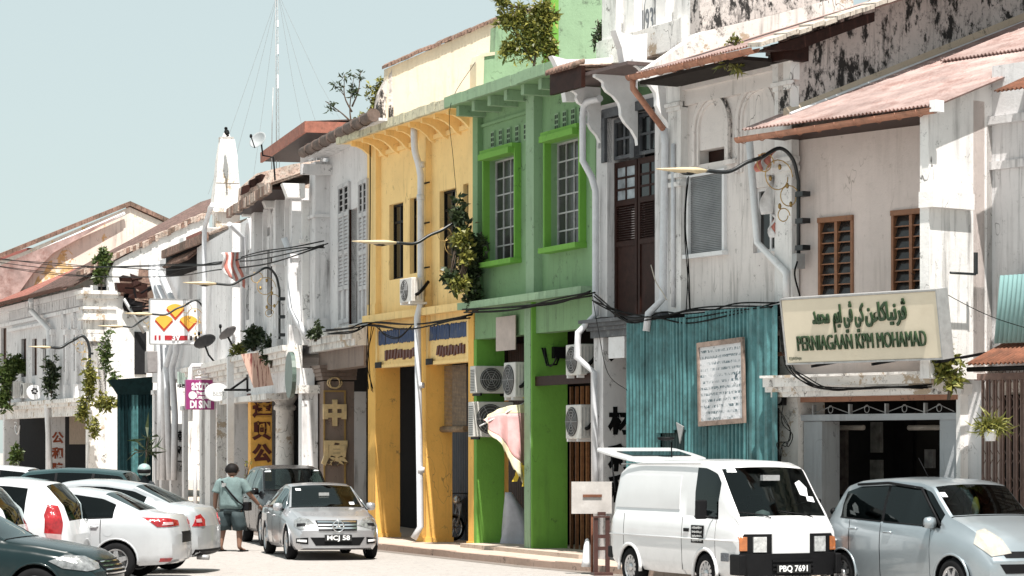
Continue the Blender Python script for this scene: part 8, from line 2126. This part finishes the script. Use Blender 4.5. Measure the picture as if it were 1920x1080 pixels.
pl('weeds', 'dark weeds hanging over the ledge right of the tilted board', F6, 508, 690, d6 - .3, 36, 70, 600, .16, LEAFD, 20, cat='weeds')
pl('weeds', 'dry weeds along the ledge left of the tilted board', F6, 450, 668, d6 - .3, 40, 26, 240, .16, LEAFY, 21, cat='weeds')
pl('weeds', 'dark tuft of weeds at the foot of the white downpipe on the ledge', F6, 592, 640, d6 - .1, 26, 30, 260, .14, LEAFD, 22, cat='weeds')
pl('palm', 'small potted palm before the dark teal hoarding', F4, 274, 905, -1.6, 36, 90, 26, .8, LEAFD, 23, cat='palm', blobs=[((0, 0, 60), (5, .1, 6), 1), ((4, 0, 84), (4, .1, 4), .4)], aspect=.12, trunk=[[(0, 0, 0), (0, 0, 50), (2, 0, 84)]], px_trunk=True)
pl('twigs', 'bare dry twigs standing behind the man', F6, 462, 905, -1.4, 16, 50, 14, .1, LEAFY, 24, cat='twigs', trunk=[[(0, 0, 0), (2, 0, 30), (-8, 0, 46)], [(1, 0, 14), (8, 0, 40)], [(0, 0, 8), (-4, 0, 36)]], px_trunk=True, tr=.015)

# ---- cables
def cable(label, pts, r=.02, n=1, spread=.05, group='black cables strung along the fronts', name='cable'):
    pts = [Vector(p) for p in pts]; o = pts[len(pts) // 2]
    t = thing(name, label, 'cable', tuple(o), 0, group)
    for k in range(n):
        off = [Vector((rnd.gauss(0, spread), rnd.gauss(0, spread * .3), rnd.gauss(0, spread))) for _ in pts]
        M().tube(smooth_path([p - o + q for p, q in zip(pts, off)], 6), r * .75, 5).build('strand', CABLE, t)
    return t
cable('thick black cable bundle sagging from the grey house to the far left gable', [WP3(F7, 606, 456, -.6), WP3(F6, 560, 468, -1.1), WP3(F6, 480, 484, -1.1), WP3(F6, 405, 497, -1), WP3(F4, 320, 502, -1), WP3(F1, 200, 503, -1.2), WP3(F1, 100, 497, -1.2), WP3(F1, -20, 486, -1.2)], .022, 3, .07)
cable('lower thin cable sagging under the thick bundle at the left', [WP3(F7, 606, 460, -.5), WP3(F6, 500, 490, -1.1), WP3(F6, 405, 508, -1), WP3(F4, 320, 519, -1), WP3(F1, 200, 520, -1.2), WP3(F1, 100, 516, -1.2), WP3(F1, -20, 498, -1.2)], .02, 2, .05)
cable('cables lying along the ledge of the yellow house', [WP3(F7, 610, 622, -.5), WP3(F7, 660, 618, -.5), WP3(FY, 700, 606, -.2), WP3(FY, 780, 604, -.2), WP3(FY, 880, 588, -.25)], .022, 4, .05)
cable('drooping loop of cable under the yellow ledge', [WP3(FY, 706, 610, -.2), WP3(FY, 722, 628, -.2), WP3(FY, 748, 632, -.2), WP3(FY, 772, 612, -.2)], .015, 2, .02)
cable('cables along the pale green canopy ledge', [WP3(FG, 880, 586, -.33), WP3(FG, 960, 578, -.33), WP3(FG, 1040, 566, -.33), WP3(FG, 1110, 552, -.33)], .022, 4, .04)
cable('cables fanning over the dark cornice beside the green house', [WP3(F10, 1118, 556, -.5), WP3(F10, 1150, 580, -.4), WP3(F10, 1185, 596, -.4), WP3(F10, 1240, 596, -.4), WP3(F11, 1300, 590, -.35), WP3(F11, 1380, 580, -.35), WP3(F11, 1456, 572, -.4)], .018, 6, .06)
cable('cables dropping beside the white pipe between the two white houses', [WP3(F11, 1290, 330, -.25), WP3(F11, 1282, 420, -.3), WP3(F11, 1288, 500, -.3), WP3(F11, 1292, 580, -.4)], .012, 3, .03)
cable('black cable running down from the nearest lamp box', [WP3(F11, 1495, 490, -.25), WP3(F11, 1490, 515, -.3), WP3(FK, 1500, 556, -.3)], .02, 1, 0)
cable('cable bundle looping under the cream sign', [WP3(FK, 1466, 600, -.8), WP3(FK, 1478, 680, -.8), WP3(FK, 1510, 712, -.8), WP3(FK, 1560, 730, -.75), WP3(FK, 1640, 728, -.6), WP3(FK, 1740, 722, -.6)], .014, 5, .03)
cable('cable loops below the meter beside the teal hoarding', [WP3(FK, 1462, 760, -.6), WP3(FK, 1470, 790, -.6), WP3(FK, 1482, 812, -.6), WP3(FK, 1476, 832, -.6), WP3(FK, 1462, 826, -.6), WP3(FK, 1468, 850, -.6), WP3(FK, 1466, 900, -.5)], .01, 3, .04)
cable('thin cable hanging down the green pier', [WP3(FG, 1022, 652, -.1), WP3(FG, 1030, 682, -.1), WP3(FG, 1036, 686, -.1), WP3(FG, 1044, 670, -.1)], .02, 2, .02)
cable('thin line from the yellow gable down across the yellow house', [WP3(FY, 894, 112, .1), WP3(FY, 845, 196, -.66), WP3(FY, 850, 300, -.6), WP3(FY, 862, 420, -.4)], .008, 1, 0)
cable('thin white wire down the white house beside the teal hoarding', [WP3(F10, 1110, 550, -.5), WP3(F10, 1122, 620, -.5), WP3(F10, 1140, 700, -.45), WP3(F10, 1176, 732, -.45)], .009, 1, 0)
cable('black cable hanging down beside the last grey shutter', [WP3(FY, 694, 262, -.1), WP3(FY, 694, 400, -.08), WP3(FY, 692, 600, -.1)], .02, 1, .0)
cable('tangled cables on the corner of the yellow house', [WP3(FY, 694, 610, -.15), WP3(FY, 690, 680, -.15), WP3(FY, 694, 730, -.1)], .012, 4, .05)
cable('thin cable from the sign to the right edge of the picture', [WP3(FK, 1708, 512, -.6), WP3(FK, 1790, 560, -.7), WP3(FK, 1860, 594, -.8), WP3(FK, 1940, 620, -.9)], .008, 1, 0)
tmt = FK.thing('electric_meter', 'pair of black round electric meters beside the teal hoarding', 'meter', FK.X(1459, -.35), -.35, zz(FK, 1459, 760, -.35))
M().box(-.09, .09, 0, .1, 0, .36).build('box', PLB, tmt)
for z in (.1, .26): M().lathe([(.07, -.02), (.075, .0)], (0, 0, z), 'y', 14).build('dial', painted('dial_grey', (.3, .3, .3), .3), tmt)
tfz = FG.thing('fuse_box', 'black fuse box high on the green pier cheek', 'fuse box', FG.X(1003, 0), FG.D(1045, FG.X(1003)), FG.Z(672, FG.X(1003), .4))
M().box(.0, .12, -.12, .18, 0, .22).build('box', PLB, tfz); M().tube([(.06, 0, 0), (.08, -.05, -.12), (.08, -.25, -.14), (.06, -.34, .2)], .02, 5).build('cable', CABLE, tfz)
tbk = FK.thing('wall_bracket', 'black iron bracket projecting beside the second orange window', 'bracket', wK + .3, FK.D(1800, wK), FK.side(1800, 516, wK)[2])
M().box(-.02, .03, -.02, .02, 0, .32).build('upright', IRON, tbk); M().tube([(0, 0, 0), (0, -.55, .0)], .02, 5).build('arm', IRON, tbk)
for px, py, a_len in ((470, 455, .0), (455, 448, 0)): pass
tp2 = F11.thing('bare_twig', 'bare curved dead branch springing from the white pipe', 'twig', F11.X(1250, -.5), -.5, zz(F11, 1250, 562, -.5))
M().tube(smooth_path([(0, 0, 0), (-.12, 0, .12), (-.35, 0, .32), (-.52, 0, .62)], 5), .010, 5).build('branch', painted('dry_branch', (.5, .45, .38), .8), tp2)
# ================================================================ people
SKIN = painted('skin', (0.20, 0.105, 0.07), 0.55, var=0.12, bmp=0.05); HAIR = painted('hair', (0.012, 0.010, 0.010), 0.6)
TSH = painted('tshirt_teal_grey', (0.15, 0.21, 0.21), 0.9, var=0.3, scale=5, bmp=.6); SHO = painted('shorts_dark', (0.028, 0.045, 0.05), 0.8, var=0.25, scale=5)
def skin_mesh(name, joints, edges, mat, parent, sub=2, root=0):
    me = bpy.data.meshes.new(name); me.from_pydata([j[0] for j in joints], edges, []); o = bpy.data.objects.new(name, me); COL.objects.link(o)
    o.modifiers.new('skin', 'SKIN')
    for i, j in enumerate(joints):
        r = j[1]; me.skin_vertices[0].data[i].radius = (r, r) if not isinstance(r, tuple) else r
    me.skin_vertices[0].data[root].use_root = True
    s = o.modifiers.new('sub', 'SUBSURF'); s.levels = s.render_levels = sub
    dg = bpy.context.evaluated_depsgraph_get(); m2 = bpy.data.meshes.new_from_object(o.evaluated_get(dg))
    bpy.data.objects.remove(o); m2.materials.clear(); m2.materials.append(mat); m2.polygons.foreach_set('use_smooth', [True] * len(m2.polygons))
    q = bpy.data.objects.new(name, m2); COL.objects.link(q); q.parent = parent; return q
c = gpos(434, 54.8)
tp_ = thing('person', 'man in grey teal t-shirt and dark shorts seen from behind with a cross body bag', 'person', c, R(-14))
# local: faces +y (away), x to his right ; stands with feet apart
J = [((0, 0, .93), (.15, .11)), ((0, .0, 1.12), (.155, .115)), ((0, .0, 1.32), (.175, .115)), ((0, 0, 1.44), (.12, .085)), ((0, .01, 1.51), .052), ((0, .03, 1.56), .05),   # 0-5
     ((-.19, 0, 1.42), .062), ((-.27, -.02, 1.18), .048), ((-.30, .03, .95), .036), ((-.305, .06, .87), .028),  # left arm 6-9
     ((.19, 0, 1.42), .062), ((.29, .04, 1.20), .048), ((.38, .16, 1.02), .036), ((.41, .21, .95), .028),        # right arm 10-13
     ((-.10, 0, .86), .095), ((-.15, .02, .50), .062), ((-.17, .0, .30), .052), ((-.18, -.03, .09), .036), ((-.19, .06, .035), .036), ((-.20, .15, .025), .028),   # left leg 14-19
     ((.10, 0, .86), .095), ((.13, .03, .50), .062), ((.14, .0, .30), .052), ((.15, -.04, .09), .036), ((.17, .05, .035), .036), ((.19, .14, .025), .028)]
E = [(0, 1), (1, 2), (2, 3), (3, 4), (4, 5), (3, 6), (6, 7), (7, 8), (8, 9), (3, 10), (10, 11), (11, 12), (12, 13), (0, 14), (14, 15), (15, 16), (16, 17), (17, 18), (18, 19), (0, 20), (20, 21), (21, 22), (22, 23), (23, 24), (24, 25)]
tp_.scale = (1.24, 1.2, 1.0)
body = skin_mesh('body', J, E, SKIN, tp_)
# head turned to his right
hd = M(); prof = [(.012, -.125), (.055, -.115), (.075, -.08), (.086, -.02), (.090, .03), (.082, .08), (.055, .112), (.012, .125)]
hd.lathe(prof, (0, 0, 0), 'z', 20)
ca, sa = math.cos(R(-48)), math.sin(R(-48))
def hrot(p, s=(1, 1.12, 1)): x, y, z = p[0] * s[0], p[1] * s[1], p[2] * s[2]; return (x * ca - y * sa, x * sa + y * ca + .045, z + 1.675)
hd.v = [hrot(v) for v in hd.v]; head = hd.build('head', SKIN, tp_)
nz = M(); nz.tube([(0, .090, .02), (0, .118, -.02), (0, .098, -.035)], [.008, .016, .008], 6); nz.v = [hrot(v, (1, 1, 1)) for v in nz.v]; nz.build('nose', SKIN, head)
for s_ in (1, -1):
    e = M().lathe([(.004, -.008), (.022, 0), (.026, .006), (.01, .01)], (s_ * .088, -.005, 0), 'x', 8); e.v = [hrot(v) for v in e.v]; e.build('ear', SKIN, head)
    e = M().lathe([(.004, -.004), (.012, 0), (.004, .004)], (s_ * .032, .088, .015), 'y', 8); e.v = [hrot(v) for v in e.v]; e.build('eye', PLB, head)
mo = M().tube([(-.022, .095, -.055), (0, .1, -.058), (.022, .095, -.055)], .006, 5); mo.v = [hrot(v, (1, 1, 1)) for v in mo.v]; mo.build('mouth', painted('lips', (.14, .05, .04), .5), head)
hr = M(); n = 20
for i in range(9):
    for k in range(n):
        ph = R(90 - 118 * i / 8); th_ = 2 * math.pi * k / n; front = math.sin(th_)
        lim = max(ph, R(14)) if front > .7 else ph
        hr.v.append(hrot((.106 * math.cos(lim) * math.cos(th_), .106 * math.cos(lim) * math.sin(th_) - .006, .134 * math.sin(lim) + .004 + .006 * math.sin(k * 2.7 + i))))
for i in range(8):
    for k in range(n): k2 = (k + 1) % n; hr.f.append([i * n + k, (i + 1) * n + k, (i + 1) * n + k2, i * n + k2]); hr.sm.append(True)
hr.build('hair', HAIR, tp_)
for s_, w_ in ((-1, 9), (1, 13)):
    p = Vector(J[w_][0]); d = (p - Vector(J[w_ - 1][0])).normalized(); sd = d.cross(Vector((0, 1, 0))).normalized()
    pj = [(tuple(p), .026), (tuple(p + d * .06), .032), (tuple(p + d * .09), .030)]
    hm = skin_mesh('hand', pj, [(0, 1), (1, 2)], SKIN, tp_, 2)
    for k, (o_, l) in enumerate(((-.026, .062), (-.009, .075), (.009, .07), (.026, .055))):
        q = p + d * .085 + sd * o_; fw = Vector((0, .35, 0))
        skin_mesh('finger', [(tuple(q), .010), (tuple(q + d * l * .45), .009), (tuple(q + d * l * .8 + fw * l * .4), .008), (tuple(q + d * l + fw * l * .7), .006)], [(0, 1), (1, 2), (2, 3)], SKIN, hm, 1)
    q = p + d * .03 + sd * (-.028)
    skin_mesh('thumb', [(tuple(q), .012), (tuple(q - sd * .02 + d * .03 + Vector((0, .02, 0))), .010), (tuple(q - sd * .022 + d * .055 + Vector((0, .03, 0))), .008)], [(0, 1), (1, 2)], SKIN, hm, 1)
# shirt and shorts as loose shells
def shell_rings(name, rings, mat, parent, n=32, fold=.012):
    m = M(); 
    for i, (cx_, cy_, z, rx, ry) in enumerate(rings):
        for k in range(n):
            w_ = 2 * math.pi * k / n; f = 1 + fold / max(rx, .05) * (math.sin(w_ * 5 + z * 14) + .6 * math.sin(w_ * 9 - z * 31))
            m.v.append((cx_ + rx * f * math.cos(w_), cy_ + ry * f * math.sin(w_), z + .008 * math.sin(w_ * 3 + i)))
    for i in range(len(rings) - 1):
        for k in range(n): k2 = (k + 1) % n; m.f.append([i * n + k, i * n + k2, (i + 1) * n + k2, (i + 1) * n + k]); m.sm.append(True)
    o = m.build(name, mat, parent); md = o.modifiers.new('s', 'SOLIDIFY'); md.thickness = .006; return o
shell_rings('t_shirt', [(0, 0, .88, .205, .165), (0, 0, .98, .20, .165), (0, .0, 1.10, .195, .16), (0, 0, 1.22, .205, .155), (0, 0, 1.34, .225, .145), (0, 0, 1.42, .24, .13), (0, 0, 1.48, .21, .11), (0, .005, 1.52, .11, .085), (0, .01, 1.53, .066, .068)], TSH, tp_)
for s_ in (-1, 1):
    A_, B_ = Vector(J[6 if s_ < 0 else 10][0]), Vector(J[7 if s_ < 0 else 11][0]); d = (B_ - A_)
    m = M().tube([A_ - d * .18 + Vector((-.03 * s_, 0, .005)), A_, A_ + d * .35, A_ + d * .72, A_ + d * .88], [.065, .085, .085, .082, .088], 14, cap=False); q = m.build('sleeve', TSH, tp_); md = q.modifiers.new('s', 'SOLIDIFY'); md.thickness = .005
shell_rings('shorts', [(0, 0, .78, .185, .15), (0, 0, .86, .19, .155), (0, 0, .95, .185, .15)], SHO, tp_)
for s_ in (-1, 1):
    m = M(); rs = [(s_ * .095, 0, .82, .115, .14), (s_ * .11, 0, .70, .115, .13), (s_ * .13, .01, .56, .112, .12), (s_ * .14, .01, .44, .112, .115)]
    shell_rings('shorts_leg', rs, SHO, tp_, 18, .008)
    p = J[19 if s_ < 0 else 25][0]; m = M().prism([(-.045, -.20), (.04, -.20), (.05, -.05), (.055, .05), (.0, .09), (-.05, .04), (-.05, -.08)], 'z', 0.0, .028); m.v = [(x + p[0] - .005, y + p[1] - .02, z) for x, y, z in m.v]; m.build('sandal', PLB, tp_)
M().tube([(-.13, -.115, 1.45), (-.05, -.165, 1.34), (.06, -.17, 1.18), (.17, -.13, 1.02), (.22, -.04, .96), (.24, .05, .94)], .016, 6).build('bag_strap', PLB, tp_)
M().box(.19, .30, -.02, .18, .84, 1.02).build('bag', PLB, tp_, bevel=.02)
M().box(-.11, -.04, -.175, -.14, 1.33, 1.41).build('strap_buckle', GREYM, tp_)
# rider with helmet behind the dark suv
c = gpos(269, 60.5); mb_ = motorbike('motorbike under the helmeted rider behind the parked cars', c, R(-95), painted('bike_black', (.02, .02, .02), .3))
tr_ = thing('person', 'rider wearing a pale teal helmet behind the parked cars', 'person', c, R(-95))
J2 = [((-.25, 0, .86), (.13, .12)), ((-.22, 0, 1.1), (.14, .11)), ((-.16, 0, 1.32), (.15, .10)), ((-.12, 0, 1.42), .06), ((-.1, 0, 1.5), .055), ((-.14, .18, 1.32), .055), ((.08, .28, 1.12), .042), ((.36, .3, 1.04), .032), ((-.14, -.18, 1.32), .055), ((.08, -.28, 1.12), .042), ((.36, -.3, 1.04), .032), ((-.2, .12, .82), .09), ((.2, .2, .72), .07), ((.1, .2, .32), .045), ((.2, .2, .28), .035), ((-.2, -.12, .82), .09), ((.2, -.2, .72), .07), ((.1, -.2, .32), .045), ((.2, -.2, .28), .035)]
E2 = [(0, 1), (1, 2), (2, 3), (3, 4), (2, 5), (5, 6), (6, 7), (2, 8), (8, 9), (9, 10), (0, 11), (11, 12), (12, 13), (13, 14), (0, 15), (15, 16), (16, 17), (17, 18)]
skin_mesh('body', J2, E2, painted('dark_clothes', (.03, .035, .04), .8), tr_)
M().lathe([(.06, -.12), (.13, -.10), (.15, -.02), (.148, .05), (.115, .115), (.05, .15), (.005, .155)], (-.08, 0, 1.62), 'z', 20).build('helmet', painted('helmet_teal', (.30, .42, .42), .2, coat=1.0), tr_)
m = M().lathe([(.135, -.06), (.155, -.03), (.152, .03)], (-.06, 0, 1.61), 'z', 20); m.build('visor', PLB, tr_)
